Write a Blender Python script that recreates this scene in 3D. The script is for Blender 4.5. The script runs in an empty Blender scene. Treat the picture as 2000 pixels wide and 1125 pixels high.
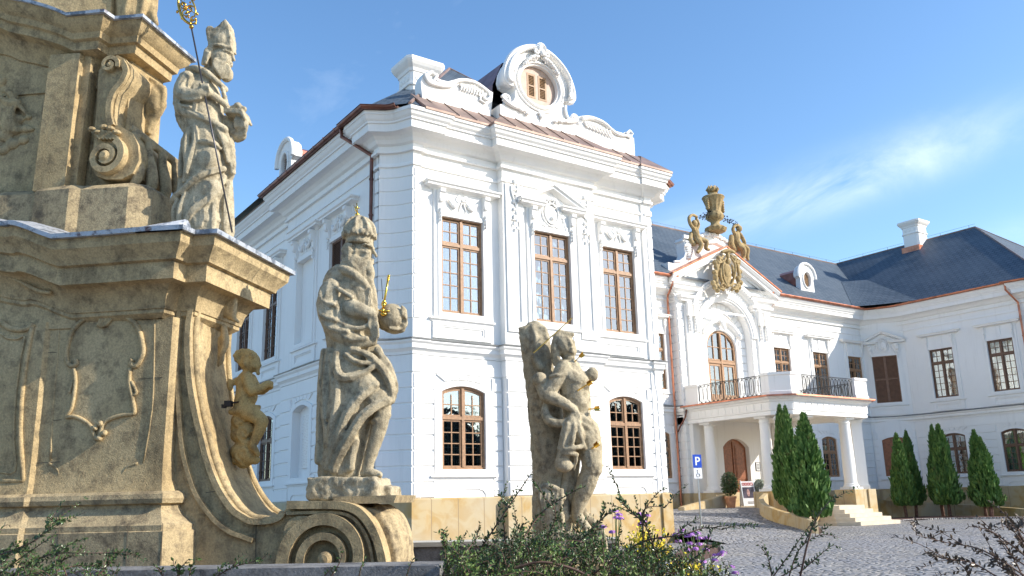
import bpy, bmesh, math, random
from math import sin, cos, pi, radians, sqrt, atan2, hypot
from mathutils import Vector, Matrix, geometry, noise
S = bpy.context.scene
COL = S.collection
random.seed(7)

# ---------------------------------------------------------------- camera model (photo measured in 2000 x 1125 units)
FPX = 1693.1
PITCH, ROLL, HEAD = radians(13.7276), radians(-1.4013), radians(54.9)
CD = Vector((cos(HEAD)*cos(PITCH), sin(HEAD)*cos(PITCH), sin(PITCH)))
_r0 = CD.cross(Vector((0, 0, 1))).normalized(); _u0 = _r0.cross(CD)
CR = cos(ROLL)*_r0 + sin(ROLL)*_u0
CU = -sin(ROLL)*_r0 + cos(ROLL)*_u0
GROUND = -1.45            # the eye is the origin, 1.45 m above the plaza

def ray(px, py): return CD*FPX + CR*(px-1000) - CU*(py-562.5)
def onX(px, py, X): v = ray(px, py); return v*(X/v.x)
def onY(px, py, Y): v = ray(px, py); return v*(Y/v.y)
def onZ(px, py, Z): v = ray(px, py); return v*(Z/v.z)
def at(px, py, D): return ray(px, py)*(D/FPX)

# ---------------------------------------------------------------- materials
def newmat(name):
    m = bpy.data.materials.new(name); m.use_nodes = True
    nt = m.node_tree
    for n in list(nt.nodes): nt.nodes.remove(n)
    out = nt.nodes.new('ShaderNodeOutputMaterial'); b = nt.nodes.new('ShaderNodeBsdfPrincipled')
    nt.links.new(b.outputs[0], out.inputs[0])
    return m, nt, b
def N(nt, kind, **kw):
    n = nt.nodes.new(kind)
    for k, v in kw.items():
        if k.startswith('_'): setattr(n, k[1:], v)
        else: n.inputs[k.replace('_', ' ')].default_value = v
    return n
def L(nt, a, b): nt.links.new(a, b)
def coords(nt, obj=False):
    if obj: return nt.nodes.new('ShaderNodeTexCoord').outputs['Object']
    return nt.nodes.new('ShaderNodeNewGeometry').outputs['Position']
def ramp(nt, fac, stops):
    r = nt.nodes.new('ShaderNodeValToRGB'); e = r.color_ramp.elements
    while len(e) < len(stops): e.new(0.5)
    for i, (p, c) in enumerate(stops):
        e[i].position = p; e[i].color = (c[0], c[1], c[2], 1) if hasattr(c, '__len__') else (c, c, c, 1)
    L(nt, fac, r.inputs[0]); return r.outputs[0]
def mixc(nt, fac, a, b, mode='MIX'):
    m = nt.nodes.new('ShaderNodeMix'); m.data_type = 'RGBA'; m.blend_type = mode
    for sock, v in ((0, fac), (6, a), (7, b)):
        if hasattr(v, 'links') or hasattr(v, 'is_linked'): L(nt, v, m.inputs[sock])
        elif hasattr(v, '__len__'): m.inputs[sock].default_value = (v[0], v[1], v[2], 1)
        else: m.inputs[sock].default_value = v
    return m.outputs[2]
def bump(nt, bsdf, h, strength=.4, dist=.02):
    b = N(nt, 'ShaderNodeBump', Strength=strength, Distance=dist); L(nt, h, b.inputs['Height'])
    L(nt, b.outputs[0], bsdf.inputs['Normal']); return b
def mapping(nt, vec, scale=(1, 1, 1), rot=(0, 0, 0), loc=(0, 0, 0)):
    m = nt.nodes.new('ShaderNodeMapping'); m.inputs['Scale'].default_value = scale
    m.inputs['Rotation'].default_value = rot; m.inputs['Location'].default_value = loc
    L(nt, vec, m.inputs[0]); return m.outputs[0]
def noise_n(nt, vec, scale, detail=4, rough=.55, out=0, dist=0):
    n = N(nt, 'ShaderNodeTexNoise', Scale=scale, Detail=detail, Roughness=rough, Distortion=dist); L(nt, vec, n.inputs['Vector']); return n.outputs[out]

def simple(name, col, rough=.6, metal=0, var=.12, scale=6, bmp=0, obj=False, spec=None, bscale=None):
    m, nt, b = newmat(name); co = coords(nt, obj)
    n = noise_n(nt, co, scale)
    c = mixc(nt, ramp(nt, n, [(.3, 0), (.7, 1)]), [x*(1-var) for x in col], [min(1, x*(1+var)) for x in col])
    L(nt, c, b.inputs['Base Color']); b.inputs['Roughness'].default_value = rough; b.inputs['Metallic'].default_value = metal
    if spec is not None: b.inputs['Specular IOR Level'].default_value = spec
    if bmp: bump(nt, b, noise_n(nt, co, bscale or scale*6, 5), bmp, .01)
    return m

def stone_mat(name, base, dark, light, obj=False, sc=1.0, bstr=.6, lichen=None, streak=True, pits=True):
    """weathered sandstone: large stains, grain, pitting"""
    m, nt, b = newmat(name); co = coords(nt, obj)
    n1 = noise_n(nt, co, 1.3*sc, 6, .6); n2 = noise_n(nt, co, 9*sc, 8, .7); n3 = noise_n(nt, co, 70*sc, 4, .7)
    c = mixc(nt, ramp(nt, n1, [(.3, 0), (.7, 1)]), base, light)
    c = mixc(nt, ramp(nt, n2, [(.48, 0), (.66, .75)]), c, dark)
    if streak:
        st = noise_n(nt, mapping(nt, co, (5*sc, 5*sc, .8*sc)), 1.0, 6, .65)
        c = mixc(nt, ramp(nt, st, [(.52, 0), (.74, .6)]), c, [x*.65 for x in dark])
    if lichen:
        c = mixc(nt, ramp(nt, noise_n(nt, co, 4*sc, 7, .75), [(.56, 0), (.68, .8)]), c, lichen)
    c = mixc(nt, .42, c, ramp(nt, n3, [(.34, .25), (.62, 1)]), 'MULTIPLY')
    v = N(nt, 'ShaderNodeTexVoronoi', Scale=62*sc); L(nt, co, v.inputs['Vector'])
    L(nt, c, b.inputs['Base Color']); b.inputs['Roughness'].default_value = .92; b.inputs['Specular IOR Level'].default_value = .2
    h = N(nt, 'ShaderNodeMath', _operation='ADD'); L(nt, n3, h.inputs[0])
    m2 = N(nt, 'ShaderNodeMath', _operation='MULTIPLY_ADD'); L(nt, n2, m2.inputs[0]); m2.inputs[1].default_value = 2.2
    if pits:
        L(nt, ramp(nt, v.outputs[0], [(.05, .4), (.3, 1)]), m2.inputs[2])
    else: m2.inputs[2].default_value = 0
    L(nt, m2.outputs[0], h.inputs[1])
    bump(nt, b, h.outputs[0], bstr, .012)
    return m

M = {}
def plaster():
    m, nt, b = newmat('white_plaster'); co = coords(nt)
    n = noise_n(nt, co, .8, 5, .6)
    c = mixc(nt, ramp(nt, n, [(.3, 0), (.75, 1)]), (.86, .845, .815), (.82, .805, .775))
    st = noise_n(nt, mapping(nt, co, (3, 3, .22)), 1.5, 6, .65)
    c = mixc(nt, ramp(nt, st, [(.55, 0), (.8, .5)]), c, (.62, .60, .57))
    L(nt, c, b.inputs['Base Color']); b.inputs['Roughness'].default_value = .75; b.inputs['Specular IOR Level'].default_value = .25
    bump(nt, b, noise_n(nt, co, 60, 3), .08, .01); return m
M['plaster'] = plaster()
def limestone():
    m, nt, b = newmat('yellow_limestone'); co = coords(nt)
    n1 = noise_n(nt, co, 2.0, 4, .5, dist=1.2); n2 = noise_n(nt, co, .7, 3)
    c = mixc(nt, ramp(nt, n1, [(.42, 0), (.6, 1)]), (.47, .36, .19), (.42, .27, .09))
    c = mixc(nt, ramp(nt, n2, [(.35, 0), (.7, .8)]), c, (.44, .38, .27))
    sep = nt.nodes.new('ShaderNodeSeparateXYZ'); L(nt, co, sep.inputs[0])
    w = N(nt, 'ShaderNodeMath', _operation='ADD'); L(nt, sep.outputs[0], w.inputs[0]); L(nt, sep.outputs[1], w.inputs[1])
    fr = N(nt, 'ShaderNodeMath', _operation='PINGPONG'); L(nt, w.outputs[0], fr.inputs[0]); fr.inputs[1].default_value = .42
    j = ramp(nt, fr.outputs[0], [(.008, 0), (.02, 1)])
    c = mixc(nt, j, [.3, .22, .12], c)
    L(nt, c, b.inputs['Base Color']); b.inputs['Roughness'].default_value = .7
    bump(nt, b, j, .3, .01); return m
M['limestone'] = limestone()
def slate():
    m, nt, b = newmat('slate_roof'); uv = nt.nodes.new('ShaderNodeUVMap'); uv.uv_map = 'UVMap'
    br = N(nt, 'ShaderNodeTexBrick', Scale=1.0); br.offset = .5
    br.inputs['Brick Width'].default_value = .38; br.inputs['Row Height'].default_value = .30; br.inputs['Mortar Size'].default_value = .022
    br.inputs['Color1'].default_value = (.060, .085, .112, 1); br.inputs['Color2'].default_value = (.095, .122, .15, 1); br.inputs['Mortar'].default_value = (.022, .03, .04, 1)
    L(nt, uv.outputs[0], br.inputs['Vector'])
    c = mixc(nt, ramp(nt, noise_n(nt, uv.outputs[0], .5, 5), [(.35, 0), (.7, .5)]), br.outputs[0], (.12, .145, .17))
    L(nt, c, b.inputs['Base Color']); b.inputs['Roughness'].default_value = .62; b.inputs['Specular IOR Level'].default_value = .3
    # each course: saw-tooth height so the lower edge of a slate stands proud
    sep = nt.nodes.new('ShaderNodeSeparateXYZ'); L(nt, uv.outputs[0], sep.inputs[0])
    d = N(nt, 'ShaderNodeMath', _operation='DIVIDE'); L(nt, sep.outputs[1], d.inputs[0]); d.inputs[1].default_value = .30
    f = N(nt, 'ShaderNodeMath', _operation='FRACT'); L(nt, d.outputs[0], f.inputs[0])
    i = N(nt, 'ShaderNodeMath', _operation='SUBTRACT'); i.inputs[0].default_value = 1; L(nt, f.outputs[0], i.inputs[1])
    bump(nt, b, i.outputs[0], .9, .03); return m
M['slate'] = slate()
M['copper'] = simple('bright_copper', (.50, .20, .12), .38, .75, .35, 3, .1)
M['copper_old'] = simple('brown_copper', (.27, .185, .15), .5, .35, .3, 2, .1)
M['gutter'] = simple('brown_gutter_copper', (.20, .085, .06), .35, .7, .35, 2.5)
M['wood'] = simple('varnished_window_wood', (.33, .185, .095), .5, 0, .3, 14, .1)
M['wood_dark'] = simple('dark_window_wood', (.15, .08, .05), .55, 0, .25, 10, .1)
M['shutter'] = simple('brown_shutter_paint', (.22, .12, .075), .6, 0, .15, 5)
M['shutter_tan'] = simple('tan_shutter_wood', (.34, .21, .115), .6, 0, .2, 5)
M['door'] = simple('red_brown_door_wood', (.25, .085, .035), .42, 0, .3, 8, .1)
M['iron'] = simple('wrought_iron', (.016, .016, .018), .6, .1, .2, 20)
M['grille'] = simple('grey_grille_iron', (.30, .32, .34), .5, .5, .2, 20)
M['gold'] = simple('gilded_metal', (.85, .55, .10), .22, 1, .15, 20)
M['steel'] = simple('galvanised_steel', (.35, .38, .40), .4, .7, .1, 20)
M['leadcap'] = simple('grey_metal_ledge', (.19, .19, .185), .55, .2, .3, 4)
M['curtain'] = simple('white_curtain', (.80, .80, .78), .9, 0, .08, 9)
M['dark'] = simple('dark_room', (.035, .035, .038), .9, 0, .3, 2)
def glass():
    m, nt, b = newmat('window_glass'); nt.nodes.remove(b); out = [n for n in nt.nodes if n.type == 'OUTPUT_MATERIAL'][0]
    g = N(nt, 'ShaderNodeBsdfGlossy', Roughness=.015); g.inputs[0].default_value = (.86, .90, .93, 1)
    t = N(nt, 'ShaderNodeBsdfTransparent'); t.inputs[0].default_value = (.80, .86, .86, 1)
    fr = N(nt, 'ShaderNodeFresnel', IOR=1.6); mr = N(nt, 'ShaderNodeMath', _operation='MULTIPLY_ADD'); L(nt, fr.outputs[0], mr.inputs[0])
    mr.inputs[1].default_value = 1.5; mr.inputs[2].default_value = .16
    mx = nt.nodes.new('ShaderNodeMixShader'); L(nt, mr.outputs[0], mx.inputs[0]); L(nt, t.outputs[0], mx.inputs[1]); L(nt, g.outputs[0], mx.inputs[2])
    co = coords(nt)
    bp = N(nt, 'ShaderNodeBump', Strength=.12, Distance=.02); L(nt, noise_n(nt, co, 3.2, 2), bp.inputs['Height']); L(nt, bp.outputs[0], g.inputs['Normal'])
    L(nt, mx.outputs[0], out.inputs[0]); return m
M['glass'] = glass()

# ---------------------------------------------------------------- objects
def tag(o, label=None, cat=None, group=None, kind=None):
    if label: o['label'] = label
    if cat: o['category'] = cat
    if group: o['group'] = group
    if kind: o['kind'] = kind
    return o
def empty(name, loc, label=None, cat=None, group=None):
    o = bpy.data.objects.new(name, None); o.location = loc; o.empty_display_size = .2; COL.objects.link(o)
    return tag(o, label, cat, group)
def wm(o):
    m = o.matrix_basis.copy()
    if o.parent: m = wm(o.parent) @ o.matrix_parent_inverse @ m
    return m
def link(o, parent=None, keep_world=True):
    COL.objects.link(o)
    if parent is not None:
        o.parent = parent
        if keep_world: o.matrix_parent_inverse = wm(parent).inverted()
    return o

class MB:
    """collects pieces and links them as ONE mesh object"""
    def __init__(s): s.v = []; s.f = []; s.uv = {}; s.mi = []; s.cur = 0
    def add(s, vs, fs, uvs=None):
        o = len(s.v); s.v += [tuple(v) for v in vs]
        for k, f in enumerate(fs):
            if uvs: s.uv[len(s.f)] = uvs[k]
            s.f.append(tuple(i+o for i in f)); s.mi.append(s.cur)
        return s
    def box(s, x0, x1, y0, y1, z0, z1, T=None):
        vs = [(x, y, z) for z in (z0, z1) for y in (y0, y1) for x in (x0, x1)]
        if T: vs = [T(*v) for v in vs]
        return s.add(vs, [(0, 2, 3, 1), (4, 5, 7, 6), (0, 1, 5, 4), (2, 6, 7, 3), (0, 4, 6, 2), (1, 3, 7, 5)])
    def slab(s, outer, holes, d0, d1, T):
        """polygon (x,z) with holes, extruded from d0 to d1, T(x,d,z)->world"""
        loops = [outer]+list(holes); tv = [[Vector((p[0], p[1], 0)) for p in l] for l in loops]
        tri = geometry.tessellate_polygon(tv); flat = [p for l in loops for p in l]; n = len(flat)
        vs = [T(p[0], d0, p[1]) for p in flat]+[T(p[0], d1, p[1]) for p in flat]
        fs = [tuple(t) for t in tri]+[tuple(i+n for i in t[::-1]) for t in tri]
        k = 0
        for l in loops:
            m = len(l)
            for i in range(m): a, b = k+i, k+(i+1) % m; fs.append((a, b, b+n, a+n))
            k += m
        return s.add(vs, fs)
    def tube(s, pts, r, n=7, caps=True, squash=None):
        pts = [Vector(p) for p in pts]; rs = r if hasattr(r, '__len__') else [r]*len(pts)
        vs = []; fs = []; up = None
        for i, p in enumerate(pts):
            t = (pts[min(i+1, len(pts)-1)]-pts[max(i-1, 0)])
            if t.length < 1e-9: t = Vector((0, 0, 1))
            t.normalize()
            if up is None: up = t.orthogonal().normalized()
            else:
                up = up-t*up.dot(t)
                up = up.normalized() if up.length > 1e-6 else t.orthogonal().normalized()
            w = t.cross(up)
            for k in range(n):
                a = 2*pi*k/n; vs.append(p+(up*cos(a)+w*sin(a))*rs[i])
        for i in range(len(pts)-1):
            for k in range(n):
                a = i*n+k; b = i*n+(k+1) % n; fs.append((a, b, b+n, a+n))
        if caps: fs.append(tuple(range(n))[::-1]); fs.append(tuple((len(pts)-1)*n+k for k in range(n)))
        return s.add(vs, fs)
    def ell(s, c, r, R=None, n=10, m=7):
        """ellipsoid, radii r, optional rotation matrix"""
        c = Vector(c); r = (r, r, r) if not hasattr(r, '__len__') else r
        vs = []; fs = []
        for j in range(1, m):
            ph = pi*j/m
            for i in range(n):
                th = 2*pi*i/n; v = Vector((r[0]*sin(ph)*cos(th), r[1]*sin(ph)*sin(th), r[2]*cos(ph)))
                vs.append(c+(R @ v if R else v))
        tp = Vector((0, 0, r[2])); vs += [c+(R @ tp if R else tp), c-(R @ tp if R else tp)]; T0 = (m-1)*n
        for j in range(m-2):
            for i in range(n): a = j*n+i; b = j*n+(i+1) % n; fs.append((a, a+n, b+n, b))
        for i in range(n): fs.append((T0, i, (i+1) % n)); fs.append((T0+1, (m-2)*n+(i+1) % n, (m-2)*n+i))
        return s.add(vs, fs)
    def sweep(s, path, prof, closed=False, z=0, zo=None):
        """closed profile [(d,z)] carried along a plan path, outward = right-hand normal, mitred"""
        P = [Vector((p[0], p[1])) for p in path]; n = len(P); rings = []
        for i in range(n):
            if closed: a, b, c = P[i-1], P[i], P[(i+1) % n]
            else: a, b, c = P[max(i-1, 0)], P[i], P[min(i+1, n-1)]
            d1 = (b-a) if (b-a).length > 1e-9 else (c-b); d2 = (c-b) if (c-b).length > 1e-9 else d1
            n1 = Vector((d1.y, -d1.x)).normalized(); n2 = Vector((d2.y, -d2.x)).normalized()
            mm = (n1+n2); mm = mm/max(.35, (1+n1.dot(n2)))
            rings.append([(b.x+mm.x*d, b.y+mm.y*d, z+zz+(zo[i] if zo else 0)) for d, zz in prof])
        k = len(prof); vs = [v for r in rings for v in r]; fs = []
        for i in range(n if closed else n-1):
            i2 = (i+1) % n
            for j in range(k): a = i*k+j; b = i*k+(j+1) % k; fs.append((a, b, i2*k+(j+1) % k, i2*k+j))
        if not closed: fs.append(tuple(range(k))[::-1]); fs.append(tuple((n-1)*k+j for j in range(k)))
        return s.add(vs, fs)
    def lathe(s, c, prof, n=24, T=None, f=None):
        vs = []; fs = []; k = len(prof)
        for i in range(n):
            a = 2*pi*i/n
            for r, z in prof:
                rr = r*(f(a, z) if f else 1); v = (c[0]+rr*cos(a), c[1]+rr*sin(a), c[2]+z); vs.append(T(*v) if T else v)
        for i in range(n):
            for j in range(k-1): a = i*k+j; b = ((i+1) % n)*k+j; fs.append((a, b, b+1, a+1))
        fs.append(tuple(i*k for i in range(n))[::-1]); fs.append(tuple(i*k+k-1 for i in range(n)))
        return s.add(vs, fs)
    def mesh(s, name, mats, smooth=False, recalc=True, auto=None):
        me = bpy.data.meshes.new(name); me.from_pydata(s.v, [], s.f)
        for m in (mats if isinstance(mats, (list, tuple)) else [mats]): me.materials.append(m)
        if len(me.polygons) == len(s.mi): me.polygons.foreach_set('material_index', s.mi)
        if s.uv:
            u = me.uv_layers.new(name='UVMap')
            for p in me.polygons:
                if p.index in s.uv:
                    for li, c in zip(p.loop_indices, s.uv[p.index]): u.data[li].uv = c
        if recalc:
            bm = bmesh.new(); bm.from_mesh(me); bmesh.ops.recalc_face_normals(bm, faces=bm.faces); bm.to_mesh(me); bm.free()
        if smooth:
            me.polygons.foreach_set('use_smooth', [True]*len(me.polygons))
            if auto: me.set_sharp_from_angle(angle=radians(auto))
        me.update(); return me
    def build_split(s, name, mats, parent=None, smooth=False, auto=None, gap=.12):
        """one object for every group of pieces that lie together"""
        par = list(range(len(s.v)))
        def fd(i):
            while par[i] != i: par[i] = par[par[i]]; i = par[i]
            return i
        for f in s.f:
            r = fd(f[0])
            for i in f[1:]: par[fd(i)] = r
        comp = {}
        for i, v in enumerate(s.v):
            r = fd(i); b = comp.setdefault(r, [list(v), list(v)])
            for k in range(3): b[0][k] = min(b[0][k], v[k]); b[1][k] = max(b[1][k], v[k])
        cl = [[[k], b] for k, b in comp.items()]; ch = True
        while ch:
            ch = False; out = []
            for c in cl:
                for o in out:
                    if all(c[1][0][k] < o[1][1][k]+gap and c[1][1][k] > o[1][0][k]-gap for k in range(3)):
                        o[0] += c[0]; o[1] = [[min(o[1][0][k], c[1][0][k]) for k in range(3)], [max(o[1][1][k], c[1][1][k]) for k in range(3)]]; ch = True; break
                else: out.append(c)
            cl = out
        res = []; own = {r: i for i, c in enumerate(cl) for r in c[0]}; parts = [MB() for c in cl]; maps = [dict() for c in cl]
        for f in s.f:
            j = own[fd(f[0])]; P = parts[j]; mp = maps[j]
            for i in f:
                if i not in mp: mp[i] = len(P.v); P.v.append(s.v[i])
            P.f.append(tuple(mp[i] for i in f)); P.mi.append(0)
        return [P.build(name, mats, parent, smooth, auto) for P in parts if P.f]
    def build(s, name, mats, parent=None, smooth=False, auto=None, recalc=True, loc=None, rotz=None):
        o = bpy.data.objects.new(name, s.mesh(name, mats, smooth, recalc, auto))
        if loc is not None: o.location = loc
        if rotz is not None: o.rotation_euler = (0, 0, rotz)
        return link(o, parent)

def frame(ox, oy, th):
    """wall frame: x along the wall (left to right seen from outside), d outward, z up"""
    c, s_ = cos(th), sin(th)
    def T(x, d, z): return (ox+x*c+d*s_, oy+x*s_-d*c, z)
    T.th = th; T.o = (ox, oy); return T
def arc(cx, cz, r, a0, a1, n=12): return [(cx+r*cos(radians(a0+(a1-a0)*i/n)), cz+r*sin(radians(a0+(a1-a0)*i/n))) for i in range(n+1)]
def spiral(cx, cz, r0, r1, a0, turns, n=28):
    return [(cx+(r0+(r1-r0)*i/n)*cos(a0+2*pi*turns*i/n), cz+(r0+(r1-r0)*i/n)*sin(a0+2*pi*turns*i/n)) for i in range(n+1)]
def bez(p0, p1, p2, p3, n=10):
    out = []
    for i in range(n+1):
        t = i/n; u = 1-t; out.append(tuple(u**3*a+3*u*u*t*b+3*u*t*t*c+t**3*d for a, b, c, d in zip(p0, p1, p2, p3)))
    return out
def smoothline(pts, k=4, closed=False):
    """Catmull-Rom through the points"""
    P = [Vector(p) for p in pts]; n = len(P); out = []
    rng = range(n if closed else n-1)
    for i in rng:
        a = P[i-1] if (i > 0 or closed) else P[0]; b = P[i]; c = P[(i+1) % n]; d = P[(i+2) % n] if (closed or i+2 < n) else P[-1]
        for j in range(k):
            t = j/k; out.append(.5*((2*b)+(c-a)*t+(2*a-5*b+4*c-d)*t*t+(3*b-a-3*c+d)*t**3))
    if not closed: out.append(P[-1])
    return out
# ================================================================ the palace
TF = frame(0, 21.0, 0)                    # pavilion front, x = world X
TL = frame(10.65, 0, -pi/2)               # left side face, x = -world Y
TC = frame(0, 31.7, 0)                    # central wing
TR = frame(50.3, 0, -pi/2)                # right wing court face, x = -world Y
PAL = empty('palace', (20.65, 21, GROUND), 'long white two storey baroque palace with slate roofs, wooden windows and a columned entrance porch', 'palace')
tf = TF
def wedge_arc(A, B, sag, n=6):
    A, B = Vector(A), Vector(B); m = (A+B)/2; nrm = Vector((-(B-A).y, (B-A).x)).normalized()
    return [tuple(A.lerp(B, i/n)+nrm*sag*4*(i/n)*(1-i/n)) for i in range(n+1)]
CH1 = wedge_arc((10.6, 21.7), (11.31, 20.93), .11)
CH2 = wedge_arc((49.1, 31.7), (50.3, 29.5), .16, 8)
CH3 = wedge_arc((50.3, 21.7), (51.0, 20.93), .11)
PL = [(10.85, 48), (10.85, 29.2), (10.65, 29.2), (10.65, 21.95), (10.6, 21.95)]+CH1
CHR = wedge_arc((20.72, 20.93), (21.4, 21.7), .11)
PF = [(11.57, 20.93), (11.57, 21.0), (14.3, 21.0), (14.3, 20.74), (17.95, 20.74), (17.95, 21), (20.47, 21), (20.47, 20.93)]+CHR
PC1 = [(21.4, 31.7), (32.35, 31.7), (32.35, 31.2)]
PC2 = [(39.8, 31.2), (39.8, 31.7)]+CH2+[(50.3, 21.95), (50.25, 21.95)]+CH3+[(59.7, 20.93), (60.4, 21.7), (60.4, 30)]
PALL = PL+PF+PC1+PC2
CORN = [(0, 9.98), (.10, 9.98), (.10, 10.06), (.04, 10.08), (.04, 10.2), (.14, 10.24), (.2, 10.34), (.30, 10.43), (.44, 10.48), (.50, 10.49), (.50, 10.47), (.53, 10.47), (.53, 10.70), (.58, 10.71), (.58, 10.76), (.64, 10.82), (.68, 10.9), (.70, 10.93), (.72, 10.93), (.72, 11.04), (0, 11.08)]
mb = MB(); mb.sweep(PL+PF+PC1, CORN); mb.sweep(PC2, CORN)
mb.build('cornice', M['plaster'], PAL)
mb = MB(); mb.sweep(PALL, [(0, 9.55), (.05, 9.55), (.05, 9.6), (.03, 9.66), (0, 9.66)]); mb.build('frieze_moulding', M['plaster'], PAL)
# string course with its metal cap
mb = MB(); mb.sweep(PALL, [(0, 3.98), (.05, 3.98), (.06, 4.06), (.13, 4.14), (.15, 4.14), (.15, 4.26), (.21, 4.32), (.21, 4.37), (0, 4.37)])
sc = mb.build('string_course', M['plaster'], PAL)
mb = MB(); mb.sweep(PL+PF+PC1, [(.004, 4.372), (.235, 4.372), (.24, 4.4), (.004, 4.47)]); mb.sweep(PC2, [(.004, 4.372), (.235, 4.372), (.24, 4.4), (.004, 4.47)])
mb.build('ledge_flashing', M['leadcap'], sc)
mb = MB(); mb.sweep(PALL, [(0, 3.5), (.03, 3.5), (.03, 3.97), (0, 3.97)]); mb.build('plain_band', M['plaster'], PAL)
mb = MB(); mb.sweep(PALL, [(-.02, GROUND-.3), (.11, GROUND-.3), (.11, .06), (.07, .1), (-.02, .1)]); mb.build('plinth', M['limestone'], PAL)

# ---- walls
W = 1.44
def arched(x0, x1, z0, z1, rise=.17, n=9):
    r = ((x1-x0)**2/4+rise**2)/(2*rise); cx = (x0+x1)/2; cz = z1+rise-r; a = math.asin((x1-x0)/2/r)
    return [(x0, z0), (x1, z0)]+[(cx+r*sin(a-2*a*i/n), cz+r*cos(a-2*a*i/n)) for i in range(n+1)]
def up_open(c, z0=5.25, z1=8.15, w=W): return [(c-w/2, z0), (c+w/2, z0), (c+w/2, z1), (c-w/2, z1)]
def lo_open(c, w=W): return arched(c-w/2, c+w/2, .85, 3.0)
def rect(x0, x1, z0, z1): return [(x0, z0), (x1, z0), (x1, z1), (x0, z1)]
ZT = 11.05
def wall(T, x0, x1, holes, d=0, z0=.1, z1=ZT, name='wall', th=.45):
    MB().slab(rect(x0, x1, z0, z1), holes, d, d-th, T).build(name, M['plaster'], PAL)
FW = [12.97, 16.12, 19.12]                # window centres of the pavilion front
wall(TF, 11.57, 14.3, [up_open(FW[0]), lo_open(FW[0])])
wall(TF, 14.3, 17.95, [up_open(FW[1], 5.27, 8.15), lo_open(FW[1])], .26, th=.71)
mb = MB(); mb.sweep([(20.3, 20.93)]+CHR, [(-.3, .1), (0, .1), (0, ZT), (-.3, ZT)]); mb.build('wall', M['plaster'], PAL)
wall(TF, 17.95, 20.47, [up_open(FW[2]), lo_open(FW[2])])
LWo = [-24.45, -27.25, -31.1, -34.2, -37.3, -40.4]
wall(TL, -29.2, -21.9, [up_open(LWo[0]), lo_open(LWo[0]), up_open(LWo[1]), lo_open(LWo[1])])
wall(TL, -48, -29.2, [up_open(c) for c in LWo[2:]]+[lo_open(c) for c in LWo[2:]], -.2)
mb = MB(); mb.sweep(CH1+[(11.57, 20.93)], [(-.3, .1), (0, .1), (0, ZT), (-.3, ZT)]); mb.build('wall', M['plaster'], PAL)
MB().box(20.85, 21.395, 21.8, 31.7, .1, ZT).build('wall', M['plaster'], PAL)
CWl = [23.0, 26.9, 31.05]; CWr = [41.15, 44.72, 48.18]
wall(TC, 21.4, 32.35, [up_open(c) for c in CWl]+[lo_open(c) for c in CWl])
wall(TC, 39.8, 49.1, [up_open(c) for c in CWr]+[lo_open(c) for c in CWr[:2]])
RWo = [-27.27, -23.82]
wall(TR, -29.5, -21.9, [up_open(c) for c in RWo]+[lo_open(c) for c in RWo])
# concave corner bay, one shuttered window upstairs and a door below
ab = Vector((50.3-49.1, 29.5-31.7)); thc = atan2(ab.y, ab.x); TK = frame(49.1, 31.7, thc); KL = ab.length
wall(TK, 0, KL, [up_open(KL/2), lo_open(KL/2)], -.02)
mb = MB(); mb.sweep(CH3+[(51.3, 20.93)], [(-.3, .1), (0, .1), (0, ZT), (-.3, ZT)]); mb.sweep([(51.3, 21), (60.4, 21), (60.4, 45)], [(-.3, .1), (0, .1), (0, ZT), (-.3, ZT)]); mb.build('wall', M['plaster'], PAL)
# rear walls keep daylight out of the rooms
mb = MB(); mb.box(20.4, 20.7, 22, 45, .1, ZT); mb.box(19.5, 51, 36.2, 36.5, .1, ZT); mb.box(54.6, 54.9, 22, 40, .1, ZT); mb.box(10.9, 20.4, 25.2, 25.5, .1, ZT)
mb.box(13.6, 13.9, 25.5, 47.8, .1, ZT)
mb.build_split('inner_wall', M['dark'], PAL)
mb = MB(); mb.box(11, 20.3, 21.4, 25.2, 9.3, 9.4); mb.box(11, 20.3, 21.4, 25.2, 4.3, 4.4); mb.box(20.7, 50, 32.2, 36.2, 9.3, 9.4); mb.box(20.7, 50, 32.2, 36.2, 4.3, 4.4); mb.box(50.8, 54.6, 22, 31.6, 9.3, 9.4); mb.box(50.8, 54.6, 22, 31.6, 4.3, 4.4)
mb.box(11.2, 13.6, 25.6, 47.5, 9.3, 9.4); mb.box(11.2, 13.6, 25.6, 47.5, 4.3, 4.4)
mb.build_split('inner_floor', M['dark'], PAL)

# ---- rustication: raised courses of the ground floor and the quoins upstairs
def rows(mb, T, x0, x1, z0=.11, z1=3.49, d0=0, d1=.045, h=.422, gap=.045):
    z = z0
    while z < z1-.1:
        t = min(z+h, z1)-gap; a = x0; b = x1
        vs = [T(x, d, zz) for (x, d, zz) in ((a, d0, z), (b, d0, z), (b, d0, t+.01), (a, d0, t+.01), (a+.012, d1, z+.014), (b-.012, d1, z+.014), (b-.012, d1, t-.004), (a+.012, d1, t-.004))]
        mb.add(vs, [(0, 3, 2, 1), (4, 5, 6, 7), (0, 1, 5, 4), (1, 2, 6, 5), (2, 3, 7, 6), (3, 0, 4, 7)]); z += h
def vousoirs(mb, T, c, d):
    """arched window: courses beside it and a fan of stones over it"""
    for i in range(5):
        f0 = -1+.4*i+.02; f1 = -1+.4*(i+1)-.02
        q = [(c+f0*.62, 3.28+.07*(1-f0*f0)), (c+f1*.62, 3.28+.07*(1-f1*f1)), (c+f1*.90, 3.47), (c+f0*.90, 3.47)]
        mb.slab(q, [], d, d+.04, T)
mb = MB()
mb2 = MB()
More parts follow.
